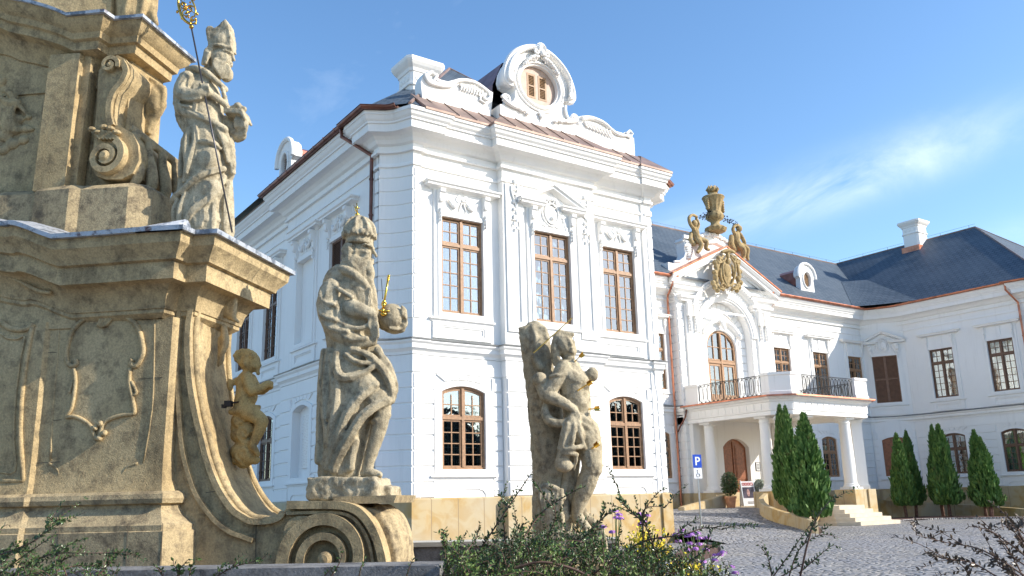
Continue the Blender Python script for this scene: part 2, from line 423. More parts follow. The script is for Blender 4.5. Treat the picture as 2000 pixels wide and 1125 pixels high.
for T, c, a, b, d in ((TF, FW[0], 11.6, 14.28, 0), (TF, FW[1], 14.32, 17.93, .26), (TF, FW[2], 17.97, 20.44, 0), (TL, LWo[0], -25.9, -21.97, 0), (TL, LWo[1], -29.18, -25.9, 0)):
    lim = c-.97, c+.97
    rows(mb, T, a, lim[0], d0=d, d1=d+.045, z1=3.07); rows(mb, T, lim[1], b, d0=d, d1=d+.045, z1=3.07)
    rows(mb, T, a, lim[0]-.0, z0=3.065, z1=3.49, d0=d, d1=d+.045); rows(mb, T, lim[1], b, z0=3.065, z1=3.49, d0=d, d1=d+.045)
    vousoirs(mb, T, c, d)
for c in LWo[2:]:
    rows(mb, TL, c-1.55, c-.97, d0=-.2, d1=-.155); rows(mb, TL, c+.97, c+1.55, d0=-.2, d1=-.155); vousoirs(mb, TL, c, -.2)
rows(mb, TC, 21.45, CWl[0]-.95); rows(mb, TC, CWl[0]+.95, CWl[1]-.95); rows(mb, TC, CWl[1]+.95, CWl[2]-.95); rows(mb, TC, CWl[2]+.95, 32.3)
rows(mb, TC, 39.85, CWr[0]-.95); rows(mb, TC, CWr[0]+.95, CWr[1]-.95); rows(mb, TC, CWr[1]+.95, 49.0)
rows(mb, TR, -29.4, -28.22); rows(mb, TR, -26.32, -24.77); rows(mb, TR, -22.87, -21.95)
for c in RWo: vousoirs(mb, TR, c, 0)
for c in CWr[:2]: vousoirs(mb, TC, c, 0)
rows(mb, TK, .05, KL/2-.95, d0=-.02, d1=.02); rows(mb, TK, KL/2+.95, KL-.05, d0=-.02, d1=.02)
# quoins
def quoin_sweep(mb, path, z0, z1, h=.422):
    z = z0
    while z < z1-.1:
        t = min(z+h, z1)-.045; mb.sweep(path, [(0, z), (.03, z+.014), (.03, t-.004), (0, t+.01)]); z += h
quoin_sweep(mb, CH1, .11, 3.49); quoin_sweep(mb, CH1, 5.0, 9.5)
rows(mb, TF, 11.335, 11.56, d0=.07, d1=.1); rows(mb, TF, 11.335, 11.56, z0=5.0, z1=9.5, d0=.07, d1=.1)
rows(mb, TL, -21.94, -21.72, d0=.05, d1=.08); rows(mb, TL, -21.94, -21.72, z0=5.0, z1=9.5, d0=.05, d1=.08)
rows(mb, TF, 20.49, 20.70, d0=.07, d1=.1); rows(mb, TF, 20.49, 20.70, z0=5.0, z1=9.5, d0=.07, d1=.1); quoin_sweep(mb, CHR, .11, 3.49); quoin_sweep(mb, CHR, 5.0, 9.5)
mb.build_split('rusticated_courses', M['plaster'], PAL)

# ---- windows
def bars(mb, x0, x1, z0, z1, cols, rws, w=.028, d0=-.035, d1=.0, topf=None):
    tf = topf or (lambda x: z1)
    for i in range(1, cols): x = x0+(x1-x0)*i/cols; mb.box(x-w/2, x+w/2, -d1, -d0, z0, min(z1, tf(x)))
    for j in range(1, rws):
        z = z0+(z1-z0)*j/rws; mb.box(x0, x1, -d1+.002, -d0-.002, z-w/2, z+w/2)
def IDT(x, d, z): return (x, -d, z)
def window_meshes(w, h, split, lo_rows, up_rows, rise=0, mat='wood'):
    """frame in local coordinates, x centred, z from 0, faces -Y; also the glass sheet"""
    mb = MB(); hw = w/2
    def prof(x0, x1, z0, z1, r=0): return arched(x0, x1, z0, z1, r) if r else rect(x0, x1, z0, z1)
    def topz(x):
        if not rise: return h
        r = (hw*hw+rise*rise)/(2*rise); return h+rise-r+sqrt(max(0, r*r-x*x))
    fw = .06
    out = prof(-hw+.001, hw-.001, 0.001, h, rise); inn = prof(-hw+fw, hw-fw, fw, h-fw*.7, rise*.9)
    mb.slab(out, [inn], .03, -.09, IDT)
    zs = h*split
    mb.box(-hw+fw, hw-fw, -.045, .06, zs-.045, zs+.045)
    mb.box(-.04, .04, -.05, .06, fw, topz(0)-fw)
    cf = .045
    for sx in (-1, 1):
        xa, xb = sorted((sx*.045, sx*(hw-fw-.004)))
        for (za, zb, n, top) in ((fw+.004, zs-.05, lo_rows, False), (zs+.05, h-fw-.01, up_rows, True)):
            if top and rise:
                ff = lambda x: topz(x)-fw-.012
                o = [(xa, za), (xb, za)]+[(xb+(xa-xb)*i/6, ff(xb+(xa-xb)*i/6)) for i in range(7)]
                i_ = [(xa+cf, za+cf), (xb-cf, za+cf)]+[(xb-cf+(xa-xb+2*cf)*i/6, ff(xb-cf+(xa-xb+2*cf)*i/6)-cf) for i in range(7)]
                mb.slab(o, [i_], .012, -.05, IDT)
                bars(mb, xa+cf, xb-cf, za+cf, h-fw-.01, 2, n, topf=lambda x: ff(x)-cf+.01)
            else:
                mb.slab(rect(xa, xb, za, zb), [rect(xa+cf, xb-cf, za+cf, zb-cf)], .012, -.05, IDT)
                bars(mb, xa+cf, xb-cf, za+cf, zb-cf, 2, n)
        # hinges
        for hz in (.15*h, .5*h, .85*h): mb.tube([(sx*(hw-.035), -.04, hz-.05), (sx*(hw-.035), -.04, hz+.05)], .012, 6)
    gl = MB().slab(prof(-hw+fw+.01, hw-fw-.01, fw+.01, h-fw-.01, rise*.8), [], -.02, -.028, IDT)
    return mb.mesh('window', M[mat]), gl.mesh('glass', M['glass'])
WM = {('up', 'wood'): window_meshes(W, 2.9, .715, 5, 2), ('lo', 'wood'): window_meshes(W, 2.15, .66, 4, 2, .17)}
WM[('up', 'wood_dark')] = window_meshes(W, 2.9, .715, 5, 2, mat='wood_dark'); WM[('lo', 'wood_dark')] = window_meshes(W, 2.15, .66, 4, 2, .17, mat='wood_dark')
# curtains: folded cloth at both sides, hung behind the glass
def curtain_mesh(w, h, cover, seed):
    rnd = random.Random(seed); mb = MB()
    for sx in (-1, 1):
        n = 26; x0 = sx*(w/2+.1); x1 = sx*(w/2*(1-cover)); vs = []; fs = []
        for i in range(n+1):
            t = i/n; x = x0+(x1-x0)*t; y = .26+.05*sin(t*21+seed)
            for j, z in enumerate((-.1, h*.35, h+.1)):
                pin = 1 if j != 1 else 1
                vs.append((x*pin, y, z))
        for i in range(n):
            for j in range(2): a = i*3+j; fs.append((a, a+3, a+4, a+1))
        mb.add(vs, fs)
    return mb.mesh('curtain', M['curtain'], smooth=True, recalc=False)
def grille_mesh():
    mb = MB(); w = W; 
    for i in range(7):
        x = -.6+.2*i; mb.tube([(x, .12, 0), (x, .12, 2.3)], .011, 5)
    for z in (.08, .62, 1.15, 1.68, 2.15): mb.tube([(-.72, .13, z), (.72, .13, z)], .011, 5)
    for i in range(6):
        x = -.5+.2*i
        for z in (.35, .89, 1.42, 1.92):
            for s_ in (1, -1):
                mb.tube([(x+a, .12, z+s_*.03+b*s_) for a, b in spiral(0, .09, .075, .02, -pi/2, 1.1, 12)], .008, 4, caps=False)
    return mb.mesh('grille', M['grille'], recalc=False)
GR = grille_mesh()
def place_window(kind, T, c, d=0, mat='wood', curtain=.0, grille=False, seed=1, label=None):
    fm, gm = WM[(kind, mat)]; z0 = 5.25 if kind == 'up' else .85; h = 2.9 if kind == 'up' else 2.15
    o = bpy.data.objects.new('window', fm); p = T(c, d-.06, z0); o.location = p; o.rotation_euler = (0, 0, T.th); link(o, PAL)
    if label: o['label'] = label
    g = bpy.data.objects.new('glass', gm); link(g, o, False)
    if curtain:
        cu = bpy.data.objects.new('curtain', curtain_mesh(W, h, curtain, seed)); link(cu, o, False)
    if grille:
        gg = bpy.data.objects.new('grille', GR); link(gg, o, False)
    return o
for i, c in enumerate(FW):
    dd = .26 if i == 1 else 0
    place_window('up', TF, c, dd, curtain=.42+.1*i, seed=i); place_window('lo', TF, c, dd, grille=True)
for i, c in enumerate(LWo):
    if i in (0, 1): continue
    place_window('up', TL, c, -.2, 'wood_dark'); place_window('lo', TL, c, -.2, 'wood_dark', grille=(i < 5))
for c in CWl[2:]: place_window('up', TC, c, 0, curtain=.3); place_window('lo', TC, c, 0, grille=True)
place_window('up', TC, CWl[1]); place_window('lo', TC, CWl[1]); place_window('up', TC, CWl[0]); place_window('lo', TC, CWl[0])
for c in CWr: place_window('up', TC, c, 0, 'wood', curtain=.2)
for c in CWr[:2]: place_window('lo', TC, c, 0, 'wood')
for i, c in enumerate(RWo):
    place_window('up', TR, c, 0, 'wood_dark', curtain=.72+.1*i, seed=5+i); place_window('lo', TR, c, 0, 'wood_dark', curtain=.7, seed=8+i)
# shutters: left face first bay (closed), corner bay, blind niches
def louvres(w, h, leaves=2, mat='shutter', slat=.055, top=0):
    mb = MB(); hw = w/2
    for k in range(leaves):
        xa = -hw+w*k/leaves+.005; xb = -hw+w*(k+1)/leaves-.005; f = .06
        mb.slab(rect(xa, xb, 0, h), [rect(xa+f, xb-f, f, h*.5-.03), rect(xa+f, xb-f, h*.5+.03, h-f)], .03, -.03, IDT)
        z = f
        while z < h-f:
            if abs(z-h*.5) > .05:
                mb.add([IDT(x, d, zz) for x in (xa+f, xb-f) for d, zz in ((-.02, z+.045), (.02, z), (.024, z+.006), (-.016, z+.051))], [(0, 1, 2, 3), (4, 7, 6, 5), (0, 4, 5, 1), (1, 5, 6, 2), (2, 6, 7, 3), (3, 7, 4, 0)])
            z += slat
    mb.box(-hw+.01, hw-.01, .04, .05, .01, h-.01)
    return mb.mesh('shutter', M[mat])
def place(mesh, T, c, d, z, name='shutter', parent=PAL):
    o = bpy.data.objects.new(name, mesh); o.location = T(c, d, z); o.rotation_euler = (0, 0, T.th); return link(o, parent)
sh = louvres(W, 2.9); place(sh, TK, KL/2, -.06, 5.25); place(louvres(W, 2.9, mat='wood_dark'), TL, LWo[0], -.05, 5.25)
# corner bay ground floor door (red brown boards)
MB().slab(arched(-.72, .72, 0, 2.15), [], 0, -.06, IDT).build('side_door', M['door'], PAL, loc=TK(KL/2, -.08, .85), rotz=TK.th)
MB().slab(arched(-.72, .72, 0, 2.15), [], 0, -.06, IDT).build('blind_panel', M['plaster'], PAL, loc=TL(LWo[0], -.05, .85), rotz=TL.th)
# blind niches of the left face
MB().slab(up_open(0, 0, 2.9), [], 0, -.06, IDT).build('blind_panel', M['plaster'], PAL, loc=TL(LWo[1], -.14, 5.25), rotz=TL.th)
MB().slab(arched(-.72, .72, 0, 2.15), [], 0, -.06, IDT).build('blind_panel', M['plaster'], PAL, loc=TL(LWo[1], -.22, .85), rotz=TL.th)
def plaque():
    m, nt, b = newmat('engraved_marble'); co = coords(nt, True)
    wv = nt.nodes.new('ShaderNodeTexBrick'); wv.offset = .37
    wv.inputs['Scale'].default_value = 1; wv.inputs['Brick Width'].default_value = .085; wv.inputs['Row Height'].default_value = .05; wv.inputs['Mortar Size'].default_value = .011
    wv.inputs['Color1'].default_value = (.50, .42, .38, 1); wv.inputs['Color2'].default_value = (.62, .56, .52, 1); wv.inputs['Mortar'].default_value = (.74, .72, .70, 1)
    L(nt, mapping(nt, co, (1, 1, 1), (pi/2, 0, 0)), wv.inputs['Vector'])
    n = noise_n(nt, mapping(nt, co, (1, 1, 20)), 6, 2)
    L(nt, mixc(nt, ramp(nt, n, [(.45, 0), (.55, 1)]), wv.outputs[0], (.74, .72, .70)), b.inputs['Base Color']); b.inputs['Roughness'].default_value = .4
    return m
MB().box(-.36, .36, -.03, 0, .35, 2.05).build('memorial_plaque', plaque(), PAL, loc=TL(LWo[1], -.2, .80), rotz=TL.th)

# ---- window surrounds
def garland(mb, c, z, d, s=1.0):
    """ribbon bow and a draped swag"""
    T = mb.T
    for sx in (-1, 1):
        pts = [(c+sx*(.10+.42*t)*s, d+.05+.02*sin(pi*t), z-.02-.20*sin(pi*min(1, t*1.05))*s) for t in [i/10 for i in range(11)]]
        mb.tube([T(*p) for p in pts], [.028+.035*sin(pi*i/10) for i in range(11)], 7)
        for i in range(1, 10): p = pts[i]; mb.ell(T(p[0], p[1]+.03, p[2]+.01*(-1)**i), .03, n=6, m=4)
        mb.tube([T(c+sx*x_*s, d+.05, z+.02+z_*s) for x_, z_ in spiral(.10, .07, .10, .05, pi*1.2, .9, 10)], .02, 5)
        mb.tube([T(c+sx*(.03+.1*t)*s, d+.04, z-.05-.28*t*s) for t in (0, .3, .6, 1)], [.03, .022, .026, .012], 5)
    mb.ell(T(c, d+.06, z+.03), (.06, .05, .07), n=8, m=5)
def console(mb, c, z0, z1, d, w=.17, dp=.24):
    """bracket with a drooping leaf"""
    T = mb.T
    mb.slab([(d, z1), (d+dp, z1), (d+dp, z1-.10), (d+dp*.8, z1-.14), (d+dp*.75, z1-.30), (d+dp*.4, z1-.38), (d+dp*.34, z0+.12), (d+.03, z0), (d, z0)], [], c-w/2, c+w/2, lambda x, y, z: T(y, x, z))
    for k in range(4): mb.ell(T(c, d+dp*.34, z0+.10-.11*k), (.05-.007*k, .05, .06), n=7, m=5)
    mb.ell(T(c, d+dp*.5, z1-.33), (.085, .06, .07), n=8, m=5)
SHELF = [(0, 0), (.06, 0), (.10, .05), (.20, .08), (.24, .08), (.24, .14), (.29, .17), (.30, .2), (.30, .215), (0, .25)]
def shelf(mb, T, x0, x1, z, d=0, prof=SHELF):
    """little cornice with returned ends"""
    k = len(prof); vs = []; fs = []
    rings = [[T(x0-p[0], d, z+p[1]) for p in prof], [T(x0-p[0], d+p[0], z+p[1]) for p in prof], [T(x1+p[0], d+p[0], z+p[1]) for p in prof], [T(x1+p[0], d, z+p[1]) for p in prof]]
    for r in rings: vs += r
    for i in range(3):
        for j in range(k-1): a = i*k+j; fs.append((a, a+1, a+1+k, a+k))
    fs.append(tuple(i*k for i in range(4))); fs.append(tuple(i*k+k-1 for i in range(4))[::-1])
    mb.add(vs, fs)
def surround_up(T, c, d=0, kind='shelf', rich=True, name='window_surround'):
    mb = MB(); mb.T = T; w = W/2
    mb.slab(rect(c-w-.24, c+w+.24, 5.10, 8.95), [rect(c-w+.0, c+w-.0, 5.10+.151, 8.15)], d, d+.05, T)
    mb.slab(rect(c-w-.11, c+w+.11, 5.12, 8.28), [rect(c-w, c+w, 5.26, 8.149)], d+.051, d+.08, T)
    shelf(mb, T, c-w-.28, c+w+.28, 4.98, d, [(0, 0), (.03, 0), (.05, .05), (.10, .07), (.10, .12), (0, .14)])
    mb.slab(rect(c-w-.28, c+w+.28, 4.50, 4.978), [rect(c-w-.02, c+w+.02, 4.62, 4.88)], d+.001, d+.05, T)
    mb.slab(rect(c-w-.015, c+w+.015, 4.625, 4.875), [rect(c-w+.03, c+w-.03, 4.66, 4.84)], d+.001, d+.03, T)
    if kind == 'shelf':
        shelf(mb, T, c-w-.30, c+w+.30, 8.93, d)
    else:
        # triangular pediment
        hw = w+.30
        shelf(mb, T, c-hw, c-hw+.42, 8.86, d); shelf(mb, T, c+hw-.42, c+hw, 8.86, d)
        rk = [(0, 0), (.05, 0), (.22, .07), (.24, .07), (.24, .13), (.30, .17), (.30, .2), (0, .23)]
        for sx in (-1, 1):
            vs = []; k = len(rk)
            for (xx, zz) in ((c+sx*(hw+.30), 8.90), (c, 9.52)):
                for p in rk: vs.append(T(xx, d+p[0], zz+p[1]))
            mb.add(vs, [(j, (j+1) % k, k+(j+1) % k, k+j) for j in range(k)]+[tuple(range(k)), tuple(range(k, 2*k))[::-1]])
        mb.slab([(c-hw, 8.95), (c+hw, 8.95), (c, 9.55)], [], d+.002, d+.04, T)
        # oval cartouche
        ring = [(c+.27*cos(a*pi/9), d+.1, 8.78+.34*sin(a*pi/9)) for a in range(19)]
        mb.tube([T(*p) for p in ring], .035, 6, caps=False)
        ring = [(c+.36*cos(a*pi/9), d+.07, 8.80+.43*sin(a*pi/9)) for a in range(19)]
        mb.tube([T(*p) for p in ring], .03, 6, caps=False)
        mb.ell(T(c, d+.04, 8.76), (.25, .09, .31)if abs(T.th) < .1 else (.09, .25, .31), n=12, m=8); mb.ell(T(c, d+.13, 8.62), .07)
        for sx in (-1, 1):
            mb.tube([T(c+sx*x_, d+.1, z_) for x_, z_ in spiral(.16, 9.12, .13, .03, .3, 1.2, 14)], .03, 6)
            for k in range(5): mb.ell(T(c+sx*(.40+.05*k), d+.06, 8.9-.14*k), (.06, .04, .10), n=7, m=5)
            mb.tube([T(c+sx*x_, d+.06, z_) for x_, z_ in bez((.15, 8.38), (.4, 8.2), (.5, 8.75), (.55, 8.42), 8)], .026, 5)
        for k in range(5): a = pi*(.2+.15*k); mb.ell(T(c+.2*cos(a), d+.12, 9.18+.09*sin(a)), (.05, .05, .08), n=6, m=4)
    if rich:
        for sx in (-1, 1): console(mb, c+sx*(w+.06), 8.22, 8.92 if kind == 'shelf' else 8.85, d+.05)
        if kind == 'shelf': garland(mb, c, 8.70, d+.05)
        mb.slab([(c-w+.16, 8.36), (c+w-.16, 8.36), (c+w-.16, 8.40), (c+w-.22, 8.44), (c+w-.22, 8.47), (c-w+.22, 8.47), (c-w+.22, 8.44), (c-w+.16, 8.40)], [], d+.04, d+.065, T)
    else:
        for sx in (-1, 1): console(mb, c+sx*(w+.06), 8.4, 8.92, d+.05, dp=.14, w=.12)
        mb.slab(rect(c-.12, c+.12, 8.3, 8.92), [], d+.04, d+.09, T)
    return mb.build(name, M['plaster'], PAL, smooth=True, auto=35)
def surround_lo(T, c, d=0):
    mb = MB(); mb.T = T; w = W/2
    mb.slab(arched(c-w-.24, c+w+.24, .70, 3.06, .24), [arched(c-w, c+w, .851, 3.0)], d, d+.055, T)
    shelf(mb, T, c-w-.26, c+w+.26, .58, d, [(0, 0), (.03, 0), (.05, .05), (.11, .07), (.11, .12), (0, .14)])
    mb.slab(rect(c-w-.24, c+w+.24, .1, .575), [[(c-w+.02, .1001), (c+w-.02, .1001), (c+w-.02, .18), (c+w-.09, .27), (c+w-.22, .31), (c-w+.22, .31), (c-w+.09, .27), (c-w+.02, .18)]], d+.001, d+.03, T)
    return mb.build('window_surround', M['plaster'], PAL)
for i, c in enumerate(FW): surround_up(TF, c, .26 if i == 1 else 0, 'ped' if i == 1 else 'shelf'); surround_lo(TF, c, .26 if i == 1 else 0)
for i, c in enumerate(LWo): surround_up(TL, c, 0 if i < 2 else -.2, 'shelf'); surround_lo(TL, c, 0 if i < 2 else -.2)
for c in CWl+CWr: surround_up(TC, c, 0, rich=False)
for c in CWl+CWr[:2]: surround_lo(TC, c)
for c in RWo: surround_up(TR, c, 0, rich=False); surround_lo(TR, c)
surround_up(TK, KL/2, -.02, 'ped'); surround_lo(TK, KL/2, -.02)

# pilaster panels of the pavilion centre with rococo drops
mb = MB(); mb.T = TF
for c in (14.72, 17.53):
    mb.slab(rect(c-.33, c+.33, 4.85, 9.5), [rect(c-.17, c+.17, 5.15, 8.35)], .261, .31, TF)
    z = 9.35
    mb.tube([TF(c+x_, .34, z_) for x_, z_ in spiral(.02, 9.28, .15, .04, 2.2, 1.1, 14)], .03, 6)
    mb.tube([TF(c+x_, .34, z_) for x_, z_ in bez((-.12, 9.45), (-.18, 9.0), (.16, 8.9), (.02, 8.5), 10)], [.035-.002*i for i in range(11)], 6)
    mb.tube([TF(c+x_, .34, z_) for x_, z_ in bez((.1, 9.5), (.16, 9.2), (-.14, 8.95), (.06, 8.7), 10)], [.03-.002*i for i in range(11)], 6)
    for k in range(9): mb.ell(TF(c+.05*(-1)**k, .34, 9.05-.12*k), (.055, .045, .07), n=6, m=4)
    mb.ell(TF(c, .34, 9.62), (.05, .04, .12), n=7, m=5)
mb.build_split('pilaster', M['plaster'], PAL, smooth=True, auto=35)
# recessed panel above the side windows of the centre
mb = MB(); mb.slab(rect(15.15, 17.1, 8.3, 9.5), [rect(15.22, 17.03, 8.2, 9.43)] if False else [], .2615, .27, TF); mb.build('wall_panel', M['plaster'], PAL)

# ---- metal apron over the front cornice, gutters, downpipes
mb = MB(); FP = [CH1[-1]]+PF
mb.sweep(FP, [(.745, 11.02), (.75, 11.085), (-.20, 11.88), (-.24, 11.7), (.6, 11.05)])
x = 11.9
while x < 20.6:
    dd = .26 if 14.3 < x < 17.95 else 0
    mb.add([TF(x+a, d+dd, z) for a in (-.012, .012) for d, z in ((.74, 11.06), (.74, 11.12), (-.19, 11.91), (-.19, 11.84))], [(0, 1, 2, 3), (4, 7, 6, 5), (0, 4, 5, 1), (1, 5, 6, 2), (2, 6, 7, 3), (3, 7, 4, 0)]); x += .62
mb.build('copper_apron', M['copper_old'], PAL)
def gutter(path, name='gutter', mat='gutter', d=.80, z=11.12, r=.085):
    mb = MB()
    pr = [(d+r*cos(a), z+r*sin(a)) for a in [pi+pi*i/8 for i in range(9)]]+[(d+(r+.02)*cos(a), z+.015+(r+.02)*sin(a)) for a in [2*pi-pi*i/8 for i in range(9)]]
    pr = [(d+r*cos(pi+pi*i/8), z+r*sin(pi+pi*i/8)) for i in range(9)]+[(d+r+.02, z+.01), (d+r+.012, z+.03)]+[(d+(r-.012)*cos(2*pi-pi*i/8), z+.004+(r-.012)*sin(2*pi-pi*i/8)) for i in range(9)]
    mb.sweep(path, pr)
    P = [Vector(p) for p in path]
    for a, b in zip(P, P[1:]):
        ln = (b-a).length; e = (b-a).normalized() if ln else None
        if ln < .5: continue
        n = Vector((e.y, -e.x)); k = int(ln/.75)
        for i in range(k):
            q = a+e*(ln*(i+.5)/k); 
            mb.sweep([q-e*.018, q+e*.018], [(p[0] if p[0] < d else p[0]+.008, p[1]-.006) for p in pr[:9]]+[(d+r+.03, z+.04), (d-r, z+.03)])
    return mb.build(name, M[mat], PAL)
gutter(PL[1:], mat='gutter'); gutter(CHR[2:]+[(21.4, 31.7), (32.3, 31.7)], mat='copper'); gutter(PC2[1:-2], mat='copper')
# fascia of copper under the slates
mb = MB()
for pth in (PL, CHR+[(21.4, 31.7), (32.35, 31.7)], PC2[1:]):
    mb.sweep(pth, [(.3, 11.05), (.725, 11.05), (.725, 11.10), (.3, 11.2)])
mb.build('eaves_flashing', M['copper_old'], PAL)
def pipe(pts, name='downpipe', mat='gutter', r=.055, base=True):
    mb = MB(); mb.tube(smoothline(pts, 1), r, 10)
    P = [Vector(p) for p in pts]
    for i in range(1, len(P)-1): mb.ell(P[i], r*1.12, n=10, m=6)
    a, b = P[-2], P[-1]; n = max(2, int((b-a).length/1.1))
    for i in range(n): q = a.lerp(b, (i+.5)/n); mb.tube([q, q+(b-a).normalized()*.05], r*1.3, 10)
    return mb.build(name, M[mat], PAL, smooth=True, auto=40)
pipe([(9.88, 22.9, 11.05), (9.9, 22.85, 10.8), (10.55, 22.15, 10.1), (10.55, 22.12, 9.9), (10.55, 22.12, -1.2)])
pipe([(22.15, 22.7, 11.05), (22.15, 22.7, 10.7), (21.52, 22.6, 10.2), (21.52, 22.6, 9.0), (21.52, 22.6, -1.2)], mat='copper')
pipe([(31.95, 30.92, 11.05), (31.95, 30.95, 10.7), (32.05, 31.45, 10.2), (32.05, 31.5, 9.9), (32.05, 31.5, -.5)], mat='copper')
pipe([(40.3, 30.95, 11.0), (40.3, 30.95, 10.75), (39.98, 31.55, 10.2), (39.98, 31.58, 9.9), (39.98, 31.6, 4.6)], mat='copper')
pipe([(49.5, 22.7, 11.05), (49.5, 22.7, 10.7), (50.15, 22.45, 10.0), (50.15, 22.45, 9.8), (50.15, 22.45, -1.2)], mat='copper')

# ---- roofs
def roof_poly(mb, pts, o=None):
    """pts: 3D polygon; UV measured along the eave (first edge) and up the slope"""
    P = [Vector(p) for p in pts]; o = P[0]; e = P[1]-P[0]; e.normalize(); nrm = (P[1]-P[0]).cross(P[-1]-P[0]).normalized(); u = nrm.cross(e)
    if u.z < 0: u = -u
    mb.add(P, [tuple(range(len(P)))], [[((p-o).dot(e), (p-o).dot(u)) for p in P]])
mb = MB(); ZE = 11.16
A = (15.65, 26.1, 16.15)
roof_poly(mb, [(9.9, 48, ZE), (9.9, 21.4, ZE), A, (15.65, 48, 16.15)]); roof_poly(mb, [(9.9, 21.4, ZE), (10.9, 20.4, ZE), A])
roof_poly(mb, [(10.9, 20.4, ZE), (21.0, 20.4, ZE), A]); roof_poly(mb, [(21.0, 20.4, ZE), (22.1, 21.4, ZE), A]); roof_poly(mb, [(22.1, 21.4, ZE), (22.1, 48, ZE), (15.65, 48, 16.15), A])
CR1 = (38.2, 16.9)
roof_poly(mb, [(16, 30.98, ZE), (56, 30.98, ZE), (57.3, CR1[0], CR1[1]), (16, CR1[0], CR1[1])]); roof_poly(mb, [(60, 45.4, ZE), (16, 45.4, ZE), (16, CR1[0], CR1[1]), (57.3, CR1[0], CR1[1])])
B = (57.4, 27.6, 17.0)
roof_poly(mb, [(49.58, 46, ZE), (49.58, 20.6, ZE), B, (57.4, 46, 17.0)]); roof_poly(mb, [(49.58, 20.6, ZE), (65.2, 20.6, ZE), B]); roof_poly(mb, [(65.2, 20.6, ZE), (65.2, 46, ZE), (57.4, 46, 17.0), B])
rf = mb.build('roof', M['slate'], PAL, recalc=False)
# swept valley patch over the concave corner
mb = MB(); V = Vector((53.6, 34.75, 14.06)); n = 14; m_ = 16; 
E0, E1 = Vector((47.6, 30.98, ZE)), Vector((49.58, 27.9, ZE)); rows_ = []
for j in range(m_+1):
    t = j/m_
    a = E0.lerp(V+Vector((-1.2, 0, 0)), t); b = E1.lerp(V+Vector((0, -1.2, 0)), t)
    a.z = ZE+(a.y-30.98)*(CR1[1]-ZE)/(CR1[0]-30.98)+.03; b.z = ZE+(b.x-49.58)*(17-ZE)/(57.4-49.58)+.03
    cpt = Vector((49.0+(V.x-49.4)*t, 30.6+(V.y-30.9)*t, 0)); row = []
    for i in range(n+1):
        s_ = i/n; p = (a*(1-s_)**2+cpt*2*s_*(1-s_)+b*s_**2); p.z = a.z*(1-s_)+b.z*s_+.04*sin(pi*s_); row.append(p)
    rows_.append(row)
for j in range(m_):
    for i in range(n):
        q = [rows_[j][i], rows_[j][i+1], rows_[j+1][i+1], rows_[j+1][i]]
        vv = lambda jj: (rows_[jj][0].z-ZE)/.64
        mb.add(q, [(0, 1, 2, 3)], [[(i*.25, vv(j)), ((i+1)*.25, vv(j)), ((i+1)*.25, vv(j+1)), (i*.25, vv(j+1))]])
mb.build('roof_valley', M['slate'], PAL, smooth=True, recalc=False)
# ridge and hip cappings, lightning wire holders
mb = MB()
for a, b in ((A, (15.65, 48, 16.15)), ((16, 38.2, 16.92), (57.3, 38.2, 16.92)), (B, (57.4, 46, 17.0)), ((49.58, 20.6, ZE), B), ((65.2, 20.6, ZE), B), ((21.5, 20.9, ZE), A), ((10.9, 20.4, ZE), A)):
    mb.tube([a, b], .055, 6)
mb.build('ridge_capping', M['copper_old'], rf)
mb = MB()
for x in range(22, 57, 2): mb.tube([(x, 38.2, 16.9), (x, 38.2, 17.12)], .012, 4)
mb.tube([(21, 38.2, 17.12), (57, 38.2, 17.12)], .008, 4)
for y in range(28, 46, 2): mb.tube([(57.4, y, 17.0), (57.4, y, 17.22)], .012, 4)
mb.tube([(57.4, 27.6, 17.22), (57.4, 46, 17.22)], .008, 4)
mb.build('lightning_wire', M['iron'], rf)

# ---- chimneys
def chimney(x, y, z0, z1, w, dp, label=None):
    mb = MB(); cz = z1; ch = .18
    def ring(w, dp, z): return [(x-w+ch*(w), y-dp, z), (x+w-ch*w, y-dp, z), (x+w, y-dp+ch*w, z), (x+w, y+dp-ch*w, z), (x+w-ch*w, y+dp, z), (x-w+ch*w, y+dp, z), (x-w, y+dp-ch*w, z), (x-w, y-dp+ch*w, z)]
    prof = [(0, z0), (0, z1-.95), (.06, z1-.93), (.06, z1-.87), (0, z1-.85), (0, z1-.45), (.04, z1-.43), (.07, z1-.33), (.15, z1-.25), (.22, z1-.15), (.24, z1-.1), (.24, z1), (.1, z1+.02)]
    R = [ring(w+o*(.6+.6*w), dp+o*(.6+.6*w), z) for o, z in prof]; vs = [p for r in R for p in r]; fs = []
    for i in range(len(R)-1):
        for j in range(8): a = i*8+j; b = i*8+(j+1) % 8; fs.append((a, b, b+8, a+8))
    fs.append(tuple((len(R)-1)*8+j for j in range(8))); mb.add(vs, fs)
    for k in (-.5, 0, .5): mb.ell((x+k*w, y-dp-.002, z1-.65), (.11, .03, .11), n=10, m=6); mb.ell((x-w-.002, y+k*dp, z1-.65), (.03, .11, .11), n=10, m=6)
    o = mb.build('chimney', M['plaster'], PAL); 
    MB().box(x-w*.7, x+w*.7, y-dp*.7, y+dp*.7, z1+.02, z1+.08).build('chimney_flue', M['dark'], o)
    return o
chimney(12.75, 23.3, 12.4, 14.12, .50, .46)
c2 = chimney(57.0, 31.6, 15.6, 18.35, .62, .58)
mb = MB(); mb.box(56.2, 57.4, 30.95, 32.25, 15.9, 16.5); mb.build('chimney_flashing', M['copper'], c2)
mb = MB(); mb.tube([(12.75, 23.3, 14.1), (12.75, 23.3, 14.4)], .03, 6); mb.tube([(12.6, 23.1, 14.3), (12.9, 23.5, 14.3)], .015, 5); mb.build('chimney_rod', M['iron'], PAL)

